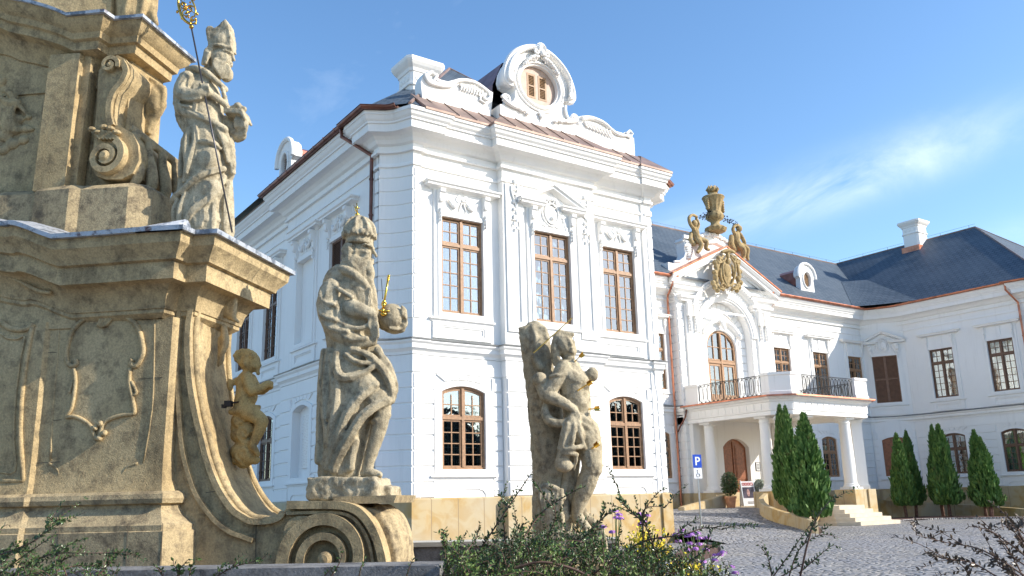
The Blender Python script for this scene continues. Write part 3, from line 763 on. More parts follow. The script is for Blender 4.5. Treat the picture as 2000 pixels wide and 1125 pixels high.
# ---- attic gable over the pavilion front, traced outline on its own plane
GY = 21.22; GY2 = 20.97
def P2(px, py, Y=GY): v = onY(px, py, Y); return (v.x, v.z)
TG = frame(0, GY, 0)
left = [(11.82, 11.5)]+[P2(*p) for p in ((822, 160), (826, 148), (832, 140), (841, 139), (849, 144), (853, 152), (862, 156), (875, 159), (890, 155), (905, 154.5), (920, 156), (935, 162), (948, 170), (958, 178), (963, 180))]+[(14.2, 11.5)]
mb = MB(); mb.T = TG; mb.slab(left, [], 0, -.40, TG)
rt = [P2(*p) for p in ((1130, 228), (1138, 226), (1150, 226), (1163, 229), (1178, 235), (1190, 245), (1203, 256), (1217, 260), (1226, 256), (1233, 262), (1238, 275))]
mb.slab([(17.9, 11.5)]+rt[:1]+rt[1:]+[(20.45, 12.6), (20.45, 11.5)], [], 0, -.40, TG)
def rib(pts, d, r=.05, taper=True):
    P = [TG(a, d, b) for a, b in pts]; n = len(P)
    mb.tube(P, [r*(1-.55*i/(n-1)) if taper else r for i in range(n)], 7)
rib([P2(*p) for p in ((833, 146), (842, 142), (850, 150), (846, 160), (838, 157), (840, 151))], .05, .07)
rib(smoothline([Vector(P2(*p)) for p in ((829, 146), (836, 160), (850, 166), (866, 169), (880, 168), (890, 160), (905, 158), (925, 162), (942, 172), (953, 182), (955, 192), (948, 196), (943, 190), (948, 184))], 3), .05, .085)
rib(smoothline([Vector(P2(*p)) for p in ((850, 158), (862, 164), (876, 166))], 3), .07, .05)
for k in range(9):
    p = (897+k*5.2, 165+k*1.2+3*sin(k)); q = (899+k*5, 177+k*1.6)
    rib([P2(*p), P2((p[0]+q[0])/2+2, (p[1]+q[1])/2), P2(*q)], .05, .055)
rib([P2(*p) for p in ((938, 186), (936, 196), (945, 202), (955, 198), (958, 188), (951, 183))], .04, .04)
rib(smoothline([Vector(P2(*p)) for p in ((1135, 232), (1150, 231), (1165, 235), (1180, 243), (1192, 254), (1205, 263), (1220, 266), (1232, 266))], 3), .05, .085)
for k in range(9):
    p = (1140+k*6, 238+k*2.2); rib([P2(*p), P2(p[0]+3, p[1]+7), P2(p[0]+8, p[1]+13+k*.4)], .05, .05)
rib([P2(*p) for p in ((1222, 262), (1228, 256), (1234, 262), (1230, 270), (1224, 268))], .05, .055)
AT = mb.build_split('attic_gable', M['plaster'], PAL, smooth=True, auto=35)[0]
TG0 = frame(0, GY2, 0)
def TG2(x, d, z): return TG0(16.05+(x-16.05)*.86, d, 12.15+(z-12.15)*.87)
TG2.th = 0; TG2.o = TG0.o
def Q2(px, py): return P2(px, py, GY2)
oc = Q2(1046, 165); 
ocx, ocz = 16.05, 13.38
# body outline, symmetric about the oculus axis
half = [(1.86, 11.45), (1.86, 12.28), (1.62, 12.36), (1.32, 12.55), (1.22, 12.82), (1.14, 13.0), (1.20, 13.18), (1.44, 13.28), (1.52, 13.5), (1.46, 13.85), (1.28, 14.22), (1.0, 14.55), (.62, 14.80), (.3, 14.92), (0, 14.96)]
outl = [(ocx+x, z) for x, z in half]+[(ocx-x, z) for x, z in half[-2::-1]]
orx, orz = .90, .82
oz = 13.52; oval = [(ocx+orx*cos(2*pi*i/28), oz+orz*sin(2*pi*i/28)) for i in range(28)]
mb = MB(); mb.T = TG2; mb.slab(outl, [oval], 0, -.65, TG2)
def hood(half_pts, prof, T, c):
    """moulding following an outline"""
    pts = [(c+x, z) for x, z in half_pts]+[(c-x, z) for x, z in half_pts[-2::-1]]
    pp = smoothline([Vector(p) for p in pts], 3); vs = []; k = len(prof)
    for i, p in enumerate(pp):
        t = pp[min(i+1, len(pp)-1)]-pp[max(i-1, 0)]; t.normalize(); nn = Vector((t.y, -t.x))
        for o_, d_ in prof: vs.append(T(p.x+nn.x*o_, d_, p.y+nn.y*o_))
    fs = [(i*k+j, i*k+(j+1) % k, (i+1)*k+(j+1) % k, (i+1)*k+j) for i in range(len(pp)-1) for j in range(k)]+[tuple(range(k)), tuple((len(pp)-1)*k+j for j in range(k))]
    mb.add(vs, fs)
hp = [(1.34, 13.28), (1.50, 13.32), (1.54, 13.5), (1.47, 13.86), (1.29, 14.24), (1.0, 14.57), (.62, 14.82), (.3, 14.94), (0, 14.98)]
hood(hp, [(-.05, 0), (-.05, .16), (.0, .22), (.06, .2), (.08, .12), (.18, .1), (.22, .0), (.22, -.0), (-.05, -.6)], TG2, ocx)
for rr, d_, th_ in ((1.07, .03, .05), (1.24, .02, .035)):
    pts = [TG2(ocx+orx*rr*1.06*cos(2*pi*i/32), d_, oz+orz*rr*1.06*sin(2*pi*i/32)) for i in range(33)]
    mb.tube(pts, th_, 8, caps=False)
for sx in (-1, 1):
    for k in range(6): mb.ell(TG2(ocx+sx*(1.42-.0*k), .16, 13.35+.12*k), (.07, .06, .08), n=7, m=5)
    mb.tube([TG2(ocx+sx*x_, .18, z_) for x_, z_ in spiral(1.42, 13.38, .14, .03, 0, 1.3, 14)], .035, 6)
    for k in range(9):
        a = k/8; mb.ell(TG2(ocx+sx*(.16+.62*a), .14, 14.62-.46*a*a-.03*(k % 2)), (.08-.02*a, .09, .07), n=7, m=5)
        mb.tube([TG2(ocx+sx*(.12+.6*a), .1, 14.7-.42*a*a), TG2(ocx+sx*(.2+.6*a), .2, 14.6-.42*a*a), TG2(ocx+sx*(.22+.62*a), .1, 14.45-.42*a*a)], .03, 5)
    # foliage scroll at the foot
    mb.tube([TG2(ocx+sx*x_, .06, z_) for x_, z_ in spiral(1.62, 12.50, .2, .04, .2, 1.3, 16)], .055, 6)
    mb.tube([TG2(ocx+sx*x_, .06, z_) for x_, z_ in bez((1.75, 12.5), (1.3, 12.2), (1.0, 12.35), (.55, 12.15), 10)], [.08-.006*i for i in range(11)], 7)
    mb.tube([TG2(ocx+sx*x_, .06, z_) for x_, z_ in bez((1.2, 12.95), (1.15, 12.6), (1.3, 12.4), (1.5, 12.35), 8)], .05, 7)
    for k in range(7): mb.ell(TG2(ocx+sx*(1.45-.13*k), .07, 12.36-.03*k+.05*(k % 2)), (.09, .06, .06), n=7, m=5)
# shell crest
for k in range(9):
    a = pi*(.12+.095*k); L_ = .20+.10*sin(a)
    mb.tube([TG2(ocx+.08*cos(a), .14, 14.82+.06*sin(a)), TG2(ocx+L_*.7*cos(a), .24, 14.84+L_*.9*sin(a)), TG2(ocx+L_*cos(a), .16, 14.86+L_*1.15*sin(a))], [.04, .06, .045], 7)
mb.ell(TG2(ocx, .22, 14.78), (.1, .09, .12)); mb.ell(TG2(ocx, .15, 15.08), (.09, .08, .12))
for sx in (-1, 1): mb.tube([TG2(ocx+sx*x_, .2, z_) for x_, z_ in spiral(.26, 14.80, .13, .03, 2.2, 1.2, 14)], .04, 6)
mb.ell(TG2(ocx, .06, 12.25), (.09, .06, .1)); mb.ell(TG2(ocx-.09, .05, 12.33), (.06, .05, .05)); mb.ell(TG2(ocx+.09, .05, 12.33), (.06, .05, .05)); mb.tube([TG2(ocx, .05, 12.2), TG2(ocx, .04, 12.02)], [.04, .012], 6)
OC = mb.build('oculus_gable', M['plaster'], PAL, smooth=True, auto=35)
mb = MB(); mb.slab([(ocx+(orx-.01)*cos(2*pi*i/28), oz+(orz-.01)*sin(2*pi*i/28)) for i in range(28)], [rect(ocx-.47, ocx-.06, oz-.5, oz+.5), rect(ocx+.06, ocx+.47, oz-.5, oz+.5)], -.15, -.21, TG2)
ofr = mb.build('shutter_frame', simple('pale_shutter_frame', (.45, .33, .26), .6), OC)
for sx in (-1, 1):
    o = place(louvres(.35, .86, 1, 'shutter_tan', .055), TG2, ocx+sx*.265, -.17, oz-.5, 'shutter', ofr)
mb = MB(); mb.sweep([(0, 0), (.01, 0)], [(0, 0), (1, 0), (1, 1)]) if False else None
# copper roof behind the oculus
mb = MB(); pr = [(ocx-1.5, 12.0), (ocx-1.4, 13.3), (ocx-1.0, 14.2), (ocx, 14.6), (ocx+1.0, 14.2), (ocx+1.4, 13.3), (ocx+1.5, 12.0)]
vs = [(x, y, z) for y in (GY+.45, 25.3) for x, z in pr]; k = len(pr)
mb.add(vs, [(j, j+1, k+j+1, k+j) for j in range(k-1)]); mb.build('gable_roof', simple('violet_copper', (.24, .16, .17), .5, .2, .25, 3), OC)

# ---- dormers (arched white front, oval opening, copper cheeks)
def dormer(T, c, z, d, s=1.0):
    mb = MB(); mb.T = T
    o = [(c+x*s, z+zz*s) for x, zz in ((-.72, 0), (.72, 0), (.66, .25), (.62, 1.05), (.78, 1.15), (.80, 1.35), (.66, 1.66), (.38, 1.88), (0, 1.96), (-.38, 1.88), (-.66, 1.66), (-.80, 1.35), (-.78, 1.15), (-.62, 1.05), (-.66, .25))]
    ov = [(c+.32*s*cos(2*pi*i/20), z+s*(1.0+.46*sin(2*pi*i/20))) for i in range(20)]
    mb.slab(o, [ov], d, d-.35, T)
    mb.tube([T(c+.38*s*cos(2*pi*i/24), d+.02, z+s*(1.0+.52*sin(2*pi*i/24))) for i in range(25)], .06*s, 7, caps=False)
    pts = [(c+x*s, z+zz*s) for x, zz in ((-.84, 1.12), (-.82, 1.38), (-.68, 1.7), (-.38, 1.93), (0, 2.01), (.38, 1.93), (.68, 1.7), (.82, 1.38), (.84, 1.12))]
    mb.tube([T(p.x, d+.03, p.y) for p in smoothline([Vector(p) for p in pts], 3)], .09*s, 7)
    root = mb.build('dormer', M['plaster'], PAL, smooth=True, auto=35)
    m2 = MB(); pr = [(c+x*s*.9, z+zz*s*.95) for x, zz in ((-.7, -.3), (-.7, 1.1), (-.6, 1.6), (0, 1.9), (.6, 1.6), (.7, 1.1), (.7, -.3))]
    vs = [T(x, dd, zz) for dd in (d-.34, d-2.6) for x, zz in pr]; k = len(pr)
    m2.add(vs, [(j, j+1, k+j+1, k+j) for j in range(k-1)]+[tuple(range(k))]); m2.build('dormer_cheeks', simple('red_copper_sheet', (.34, .13, .09), .4, .55, .35, 2), root)
    m3 = MB(); m3.slab([(c+.31*s*cos(2*pi*i/20), z+s*(1.0+.45*sin(2*pi*i/20))) for i in range(20)], [], d-.12, d-.16, T)
    for k in range(9): m3.add([T(c+x*s, d-dd, z+s*(.64+.08*k+zz)) for x in (-.24, .24) for dd, zz in ((.115, .05), (.06, 0), (.055, .01), (.11, .06))], [(0, 1, 2, 3), (4, 7, 6, 5), (0, 4, 5, 1), (1, 5, 6, 2), (2, 6, 7, 3), (3, 7, 4, 0)])
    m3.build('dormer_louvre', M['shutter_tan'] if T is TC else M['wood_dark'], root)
    m4 = MB(); m4.box(-.8*s, .8*s, 0, .5, -.2, 0); o4 = m4.build('dormer_sill', M['copper'], root, loc=T(c, d+.06, z), rotz=T.th)
    return root
dormer(TC, 44.85, 11.75, -.4, 1.02)
dormer(TL, -29.9, 11.45, -.05, 1.0)
# ================================================================ entrance bay, pediment, porch
XC = 36.05
TE = frame(XC, 31.2, 0)                   # x measured from the axis
def nich(r=1.95, zc=8.35, z0=4.45, n=18): return [(-r, z0), (r, z0)]+[(r*cos(pi*i/n), zc+r*.97*sin(pi*i/n)) for i in range(n+1)]
GAB = [(-3.7, .1), (3.75, .1), (3.75, 11.0), (0, 12.75), (-3.7, 11.0)]
door_hole = arched(-1.0, 1.0, -.62, 2.55, .42); door_hole = [(x, max(z, .1001)) for x, z in door_hole]
mb = MB(); mb.slab([(-3.7, -1.45), (-1.0, -1.45), (-1.0, 2.4)]+[p for p in arched(-1.0, 1.0, -.62, 2.4, .45)[2:]][::-1][0:]+[(1.0, 2.4), (1.0, -1.45), (3.75, -1.45), (3.75, 4.4), (-3.7, 4.4)], [], 0, -.45, TE)
mb.build('entrance_wall', M['plaster'], PAL)
mb = MB(); mb.slab([(-3.7, 4.4), (3.75, 4.4), (3.75, 11.0), (0, 12.75), (-3.7, 11.0)], [nich()], 0, -.45, TE)
win = [(-1.15, 4.46), (1.15, 4.46)]+[(1.15*cos(pi*i/14), 7.75+.95*sin(pi*i/14)) for i in range(15)]
mb.slab([(-2.2, 4.4), (2.2, 4.4), (2.2, 10.6), (-2.2, 10.6)], [win], -.46, -.75, TE)
mb.build('pediment_wall', M['plaster'], PAL)
# blocks lining the niche and its fan of voussoirs
mb = MB()
for sx in (-1, 1):
    rows(mb, TE, *(sorted((sx*1.42, sx*1.94))), z0=4.5, z1=8.35, d0=-.46, d1=-.40, h=.42)
    rows(mb, TE, *(sorted((sx*1.97, sx*2.28))), z0=4.5, z1=8.35, d0=0, d1=.05, h=.42)
for i in range(15):
    a0 = pi*(i+.05)/15; a1 = pi*(i+.95)/15
    q = [(r*cos(a), 8.35+r*.97*sin(a)) for r, a in ((1.42, a0), (1.93, a0), (1.93, a1), (1.42, a1))]
    mb.slab(q, [], -.46, -.40, TE)
rows(mb, TE, -3.68, -3.3, z0=.11, z1=11.0, d0=0, d1=.045); rows(mb, TE, -3.68, -3.3, z0=.11, z1=3.4, d0=0, d1=.05) if False else None
TS = frame(32.35, 31.2, -pi/2)
rows(mb, frame(32.35, 0, -pi/2), -31.68, -31.22, z0=.11, z1=10.6, d0=0, d1=.03)
rows(mb, TE, 3.35, 3.73, z0=4.5, z1=11.0, d0=0, d1=.045)
mb.build_split('arch_stones', M['plaster'], PAL)
# pilasters with capitals
mb = MB(); mb.T = TE
for c in (-2.78, 2.84):
    mb.slab(rect(c-.42, c+.42, 4.5, 9.75), [], .002, .14, TE); mb.slab(rect(c-.5, c+.5, 4.42, 4.9), [], .002, .2, TE)
    mb.slab(rect(c-.3, c+.3, 5.05, 8.4), [rect(c-.26, c+.26, 5.09, 8.36)], .141, .165, TE)
    for k in (-.22, .22):
        mb.slab(rect(c+k-.15, c+k+.15, 9.1, 9.85), [], .15, .32, TE)
        for j in (-.06, .06): mb.slab(rect(c+k+j-.025, c+k+j+.025, 9.35, 9.75), [], .32, .345, TE)
        for j in range(5): mb.ell(TE(c+k, .24, 9.0-.16*j), (.1-.012*j, .09, .1), n=7, m=5)
    shelf(mb, TE, c-.52, c+.52, 9.9, .0, [(0, 0), (.2, 0), (.24, .1), (.34, .16), (.36, .3), (0, .34)])
mb.build_split('pilaster', M['plaster'], PAL, smooth=True, auto=35)
# great arch moulding rising into the pediment
mb = MB(); mb.T = TE
def archmould(rx, rz, zc, prof, a0=0, a1=180, n=28):
    vs = []; k = len(prof)
    for i in range(n+1):
        a = radians(a0+(a1-a0)*i/n)
        for o_, d_ in prof: vs.append(TE((rx+o_)*cos(a), d_, zc+(rz+o_)*sin(a)))
    mb.add(vs, [(i*k+j, i*k+(j+1) % k, (i+1)*k+(j+1) % k, (i+1)*k+j) for i in range(n) for j in range(k)]+[tuple(range(k)), tuple(n*k+j for j in range(k))])
archmould(2.02, 1.98, 8.35, [(0, 0), (0, .07), (.1, .09), (.1, .13), (.28, .16), (.34, .16), (.34, 0)])
archmould(2.55, 2.15, 8.95, [(0, 0), (0, .1), (.05, .16), (.18, .26), (.30, .32), (.36, .32), (.36, 0)], 18, 162)
for i in range(34):
    a = radians(24+132*i/33); mb.slab([(2.66*cos(a)+x*sin(a)*-1, 8.95+2.26*sin(a)+x*cos(a)) for x in (-.04, .04)]+[(2.8*cos(a)-x*sin(a), 8.95+2.40*sin(a)+x*cos(a)) for x in (.04, -.04)], [], .2, .34, TE)
# hood over the balcony door
archmould(1.38, 1.18, 7.95, [(0, -.46), (0, -.3), (.08, -.22), (.2, -.2), (.2, -.46)], 25, 155)
mb.ell(TE(0, -.18, 9.05), (.16, .14, .3)); mb.ell(TE(0, -.1, 8.8), (.11, .1, .16)); mb.ell(TE(-.17, -.2, 9.2), .1); mb.ell(TE(.17, -.2, 9.2), .1)
for sx in (-1, 1): mb.ell(TE(sx*1.35, -.25, 8.45), (.13, .14, .2))
# curved window surround
archmould(1.18, .98, 7.75, [(0, -.46), (0, -.40), (.16, -.40), (.16, -.46)])
for sx in (-1, 1): mb.slab(rect(*sorted((sx*1.18, sx*1.34)), 4.46, 7.75), [], -.46, -.40, TE)
mb.build('arch_moulding', M['plaster'], PAL, smooth=True, auto=35)
# raking cornice
mb = MB(); rk = [(0, -.1), (.1, -.1), (.12, 0), (.34, .06), (.36, .06), (.36, .2), (.44, .26), (.5, .36), (.52, .38), (.52, .46), (0, .5)]
for sx in (-1, 1):
    vs = []; k = len(rk)
    for xx, zz in ((sx*4.25, 10.72), (0, 12.74)):
        for d_, z_ in rk: vs.append(TE(xx, d_, zz+z_))
    mb.add(vs, [(j, (j+1) % k, k+(j+1) % k, k+j) for j in range(k)]+[tuple(range(k)), tuple(range(k, 2*k))[::-1]])
    a, b = sorted((sx*2.2, sx*4.2)); 
    shelf(mb, TE, sorted((sx*2.3, sx*3.74))[0], sorted((sx*2.3, sx*3.74))[1], 10.35, 0, [(0, 0), (.12, 0), (.16, .1), (.3, .16), (.34, .3), (.42, .38), (0, .42)])
mb.build_split('pediment_cornice', M['plaster'], PAL)
mb = MB(); 
for sx in (-1, 1):
    vs = [TE(xx, d_, zz+z_) for xx, zz in ((sx*4.35, 11.2-.03), (0, 13.24)) for d_, z_ in ((.56, -.02), (.57, .05), (-1.3, .07), (-1.3, .0))]
    mb.add(vs, [(j, (j+1) % 4, 4+(j+1) % 4, 4+j) for j in range(4)]+[(0, 1, 2, 3), (7, 6, 5, 4)])
mb.build('pediment_flashing', M['copper'], PAL)
mb = MB(); mb.slab([(-4.2, 11.1), (4.2, 11.1), (0, 13.18)], [], -.3, -4.6, TE); mb.build('pediment_roof', M['slate'], PAL)
# attic over the entrance with scrolled flanks and small segmental top
TA = frame(XC, 31.55, 0)
hf = [(0, 14.34), (.5, 14.28), (.9, 14.08), (1.15, 13.86), (1.35, 13.84), (1.4, 13.72), (2.42, 13.60), (2.50, 13.45), (2.38, 13.38), (2.40, 13.1), (2.36, 12.7), (2.55, 12.35), (2.95, 12.1), (3.35, 12.05), (3.72, 12.05), (3.72, 10.9)]
mb = MB(); mb.T = TA; mb.slab([(x, z) for x, z in hf]+[(-x, z) for x, z in hf[::-1][:-1]], [], 0, -.6, TA)
for sx in (-1, 1):
    vs = []; pr = [(0, 0), (.08, 0), (.14, .06), (.14, .12), (0, .14)]; k = 5
    for xx, zz in ((sx*2.5, 13.05), (0, 13.62)):
        for d_, z_ in pr: vs.append(TA(xx, d_, zz+z_))
    mb.add(vs, [(j, (j+1) % k, k+(j+1) % k, k+j) for j in range(k)]+[tuple(range(k)), tuple(range(k, 2*k))[::-1]])
    mb.slab(rect(*sorted((sx*1.6, sx*2.5)), 13.55, 13.74), [], .001, .14, TA)
    for j in range(8): mb.ell(TA(sx*2.1, .03, 13.4-.13*j), (.3-.02*j, .12, .09), n=9, m=5)
    mb.tube([TA(sx*x_, .04, z_) for x_, z_ in spiral(1.28, 13.92, .14, .03, 0, 1.2, 12)], .05, 6)
    mb.tube([TA(sx*x_, .03, z_) for x_, z_ in ((2.36, 12.75), (2.5, 12.45), (2.85, 12.2), (3.3, 12.13))], .07, 6)
    for k in range(5): mb.ell(TA(sx*(.2+.2*k), .06, 14.12-.05*k+.04*(k % 2)), (.13, .07, .1), n=8, m=5)
mb.ell(TA(0, .08, 14.1), (.16, .1, .16))
mb.build('entrance_attic', M['plaster'], PAL, smooth=True, auto=35)
# tall arched balcony door
mb = MB(); ow = lambda s: [(-1.14*s, 0), (1.14*s, 0)]+[(1.14*s*cos(pi*i/14), 3.29+.94*s*sin(pi*i/14)) for i in range(15)]
o_ = [(-1.14, 0), (1.14, 0)]+[(1.14*cos(pi*i/14), 3.29+.94*sin(pi*i/14)) for i in range(15)]
i_ = [(-1.03, .1), (1.03, .1)]+[(1.03*cos(pi*i/14), 3.29+.83*sin(pi*i/14)) for i in range(15)]
mb.slab(o_, [i_], .05, -.1, IDT); mb.box(-1.03, 1.03, -.07, .06, 2.42, 2.56); mb.box(-.05, .05, -.08, .06, .1, 4.1)
for sx in (-1, 1):
    xa, xb = sorted((sx*.06, sx*1.02))
    mb.slab(rect(xa, xb, .02, 2.4), [rect(xa+.11, xb-.11, .75, 2.29)], .02, -.05, IDT)
    mb.slab(rect(xa+.13, xb-.13, .15, .62), [], -.0, -.07+.1, IDT)
    bars(mb, xa+.11, xb-.11, .75, 2.29, 2, 2, .035)
    mb.box(xa, xb, -.03, .04, 2.58, 2.66)
    x1 = sx*.54; mb.box(x1-.018, x1+.018, -.02, .03, 2.6, 3.29+.83*sqrt(1-(.54/1.03)**2)); mb.box(xa, xb, -.018, .028, 3.3, 3.336)
bd = mb.build('balcony_door', M['wood'], PAL, loc=TE(0, -.55, 4.46), rotz=0)
g = MB().slab([(-1.03, .7), (1.03, .7)]+[(1.03*cos(pi*i/14), 3.29+.83*sin(pi*i/14)) for i in range(15)], [], -.03, -.035, IDT).build('glass', M['glass'], None); g.parent = bd
cu = bpy.data.objects.new('curtain', curtain_mesh(2.2, 4.1, .6, 3)); link(cu, bd, False)

# entrance door, one leaf ajar in the photo is simply a panelled pair
mb = MB(); mb.slab(arched(-1.0, 1.0, 0, 3.02, .45), [], .0, -.08, IDT)
for sx in (-1, 1):
    xa, xb = sorted((sx*.03, sx*.97))
    mb.slab([(xa+.1, 1.35), (xb-.1, 1.35)]+[(xb-.1+(xa-xb+.2)*i/8, 2.95+.18*(1-abs(xb-.1+(xa-xb+.2)*i/8))) for i in range(9)], [], .03, .002, IDT)
    mb.slab([(xa+.16, 1.45), (xb-.16, 1.45)]+[(xb-.16+(xa-xb+.32)*i/8, 2.82+.18*(1-abs(xb-.16+(xa-xb+.32)*i/8))) for i in range(9)], [], .045, .032, IDT)
    mb.slab(rect(xa+.1, xb-.1, .2, .62), [], .035, .002, IDT)
    c = (xa+xb)/2
    mb.slab([(c+.33*cos(2*pi*i/20), .98+.22*sin(2*pi*i/20)) for i in range(20)], [], .045, .002, IDT)
mb.box(-.05, .05, -.05, .0, 0, 3.3)
ed = mb.build('entrance_door', M['door'], PAL, loc=TE(0, -.25, -.6), rotz=0)
mb = MB(); mb.ell((.13, -.1, 1.05), (.035, .05, .035)); mb.tube([(.13, -.1, 1.05), (.25, -.11, 1.05)], .015, 6); mb.build('door_handle', M['gold'], None).parent = ed
# notice plate beside it
mb = MB(); mb.slab(rect(1.42, 1.72, 1.2, 1.62), [], .002, .03, TE); pl = mb.build('notice_plate', simple('grey_plate', (.55, .56, .57), .4), PAL)
mb = MB(); mb.slab(rect(1.40, 1.74, 1.18, 1.64), [rect(1.42, 1.72, 1.2, 1.62)], .002, .04, TE); [mb.slab(rect(1.47, 1.67, 1.5-.07*k, 1.525-.07*k), [], .031, .034, TE) for k in range(4)]; mb.build('plate_frame', M['iron'], pl)

# ---- porch
FLOOR = -.60
PO = [(32.55, 31.2), (32.55, 25.95), (33.2, 25.25), (38.9, 25.25), (39.55, 25.95), (39.55, 31.2)]
mb = MB(); mb.sweep(PO, [(0, 3.5), (.02, 3.5), (.02, 3.62), (.0, 3.64), (0, 3.68), (.05, 3.70), (.05, 4.08), (.1, 4.1), (.14, 4.18), (.24, 4.22), (.26, 4.22), (.26, 4.3), (.33, 4.34), (-.5, 4.34), (-.5, 3.5)])
P = [Vector(p) for p in PO]
for a, b in zip(P, P[1:]):
    e = (b-a).normalized(); ln = (b-a).length; k = max(1, int(ln/.42))
    for i in range(k): q = a+e*(ln*(i+.5)/k); w_ = ln/k*.42; mb.sweep([q-e*w_, q+e*w_], [(.05, 3.76), (.075, 3.76), (.075, 4.04), (.05, 4.04)])
mb.build('porch_beam', M['plaster'], PAL)
def polyslab(mb, P, z0, z1):
    n = len(P); mb.add([(p[0], p[1], z) for z in (z0, z1) for p in P], [tuple(range(n))[::-1], tuple(range(n, 2*n))]+[(i, (i+1) % n, n+(i+1) % n, n+i) for i in range(n)])
mb = MB(); polyslab(mb, [(32.6, 31.15), (32.6, 26.3), (33.5, 25.3), (38.6, 25.3), (39.5, 26.3), (39.5, 31.15)], 3.72, 4.33); mb.build('porch_ceiling', M['plaster'], PAL)
mb = MB(); mb.sweep(PO, [(.0, 4.342), (.40, 4.342), (.43, 4.30), (.45, 4.31), (.44, 4.38), (0, 4.44)]); 
mb.build('balcony_flashing', M['copper'], PAL)
def column(x, y, z0, z1, r=.27, parent=PAL):
    mb = MB()
    mb.lathe((x, y, 0), [(0, z0+.1), (r*1.28, z0+.1), (r*1.32, z0+.16), (r*1.15, z0+.2), (r*1.18, z0+.24), (r, z0+.28), (r*1.01, z0+1.2), (r*.86, z1-.32), (r*.95, z1-.3), (r*.95, z1-.27), (r*.86, z1-.25), (r*.87, z1-.16), (r*1.12, z1-.1), (r*1.16, z1-.1), (0, z1-.1)], 28)
    mb.box(x-r*1.35, x+r*1.35, y-r*1.35, y+r*1.35, z0, z0+.1); mb.box(x-r*1.22, x+r*1.22, y-r*1.22, y+r*1.22, z1-.1, z1)
    return mb.build('column', M['plaster'], parent, smooth=True, auto=35)
for x, y in ((33.0, 30.2), (33.0, 26.75), (34.45, 25.7), (37.65, 25.7), (39.1, 26.75), (39.1, 30.2)): column(x, y, .1, 3.5)
mb = MB(); mb.T = None
for cx, cy, a in ((33.2, 25.95, radians(-42)), (38.9, 25.95, radians(42))):
    T = frame(cx, cy, a)
    mb.slab(rect(-.28, .28, .102, 3.5), [], .25, -.25, T); mb.slab(rect(-.34, .34, .102, .3), [], .31, -.31, T); mb.slab(rect(-.33, .33, 3.3, 3.42), [], .30, -.30, T)
for x0 in (32.62, 39.0):
    mb.box(x0, x0+.5, 30.9, 31.18, .102, 3.5)
mb.build_split('porch_pier', M['plaster'], PAL)
# pedestals of yellow stone
mb = MB()
for (x0, x1, y0, y1) in ((32.5, 33.55, 29.6, 31.3), (34.0, 34.95, 25.2, 26.3), (37.15, 38.1, 25.2, 26.3), (38.55, 39.6, 29.6, 31.3)): mb.box(x0, x1, y0, y1, GROUND-.2, .1)
polyslab(mb, [(32.45, 27.3), (32.45, 26.2), (33.4, 25.12), (33.99, 25.12), (33.99, 26.2), (33.55, 27.3)], GROUND-.2, .099); polyslab(mb, [(39.65, 27.3), (39.65, 26.2), (38.7, 25.12), (38.11, 25.12), (38.11, 26.2), (38.55, 27.3)], GROUND-.2, .099)
mb.build_split('porch_pedestal', M['limestone'], PAL)
steps = simple('pale_step_stone', (.62, .53, .40), .75, 0, .12, 3, .15)
mb = MB(); polyslab(mb, [(32.5, 31.2), (32.5, 26.3), (33.5, 25.3), (38.6, 25.3), (39.6, 26.3), (39.6, 31.2)], GROUND-.2, FLOOR); mb.build('porch_floor', steps, PAL)
# front steps: octagonal flight
mb = MB()
for k in range(5):
    o = .36*(4-k); z1 = FLOOR-.17*(4-k)-.004 if k < 4 else FLOOR-.006
    z1 = GROUND+.17*(k+1)-.01; o = .34*(4-k)
    polyslab(mb, [(34.9-o*.6, 25.9), (34.9-o*.6, 24.95-o*.55), (35.1-o*.4, 24.7-o), (37.0+o*.4, 24.7-o), (37.2+o*.6, 24.95-o*.55), (37.2+o*.6, 25.9)], GROUND-.1, z1)
mb.build('front_steps', steps, PAL)
# ---- balcony parapet
mb = MB(); mb.T = None
def pier_block(x0, x1, y0, y1): mb.box(x0, x1, y0, y1, 4.4, 5.3); mb.box(x0-.05, x1+.05, y0-.05, y1+.05, 5.3, 5.42); mb.box(x0-.04, x1+.04, y0-.04, y1+.04, 4.4, 4.55)
pier_block(32.5, 32.95, 30.3, 31.19); pier_block(39.2, 39.62, 30.3, 31.19)
for sgn in (-1, 1):
    X = lambda x: XC+sgn*(x)
    pts = [(X(-3.6), 26.05), (X(-3.6), 25.85), (X(-2.95), 25.14), (X(-1.95), 25.14)]
    if sgn > 0: pts = [(X(-3.6), 26.3), (X(-3.6), 25.85), (X(-2.95), 25.14), (X(-2.4), 25.14)]
    if sgn < 0: pts = pts[::-1]
    mb.sweep(pts, [(-.32, 4.4), (.04, 4.4), (.04, 4.55), (0, 4.57), (0, 5.28), (.05, 5.3), (.05, 5.42), (-.37, 5.42), (-.37, 5.3), (-.32, 5.28)])
mb.build_split('balcony_parapet', M['plaster'], PAL)
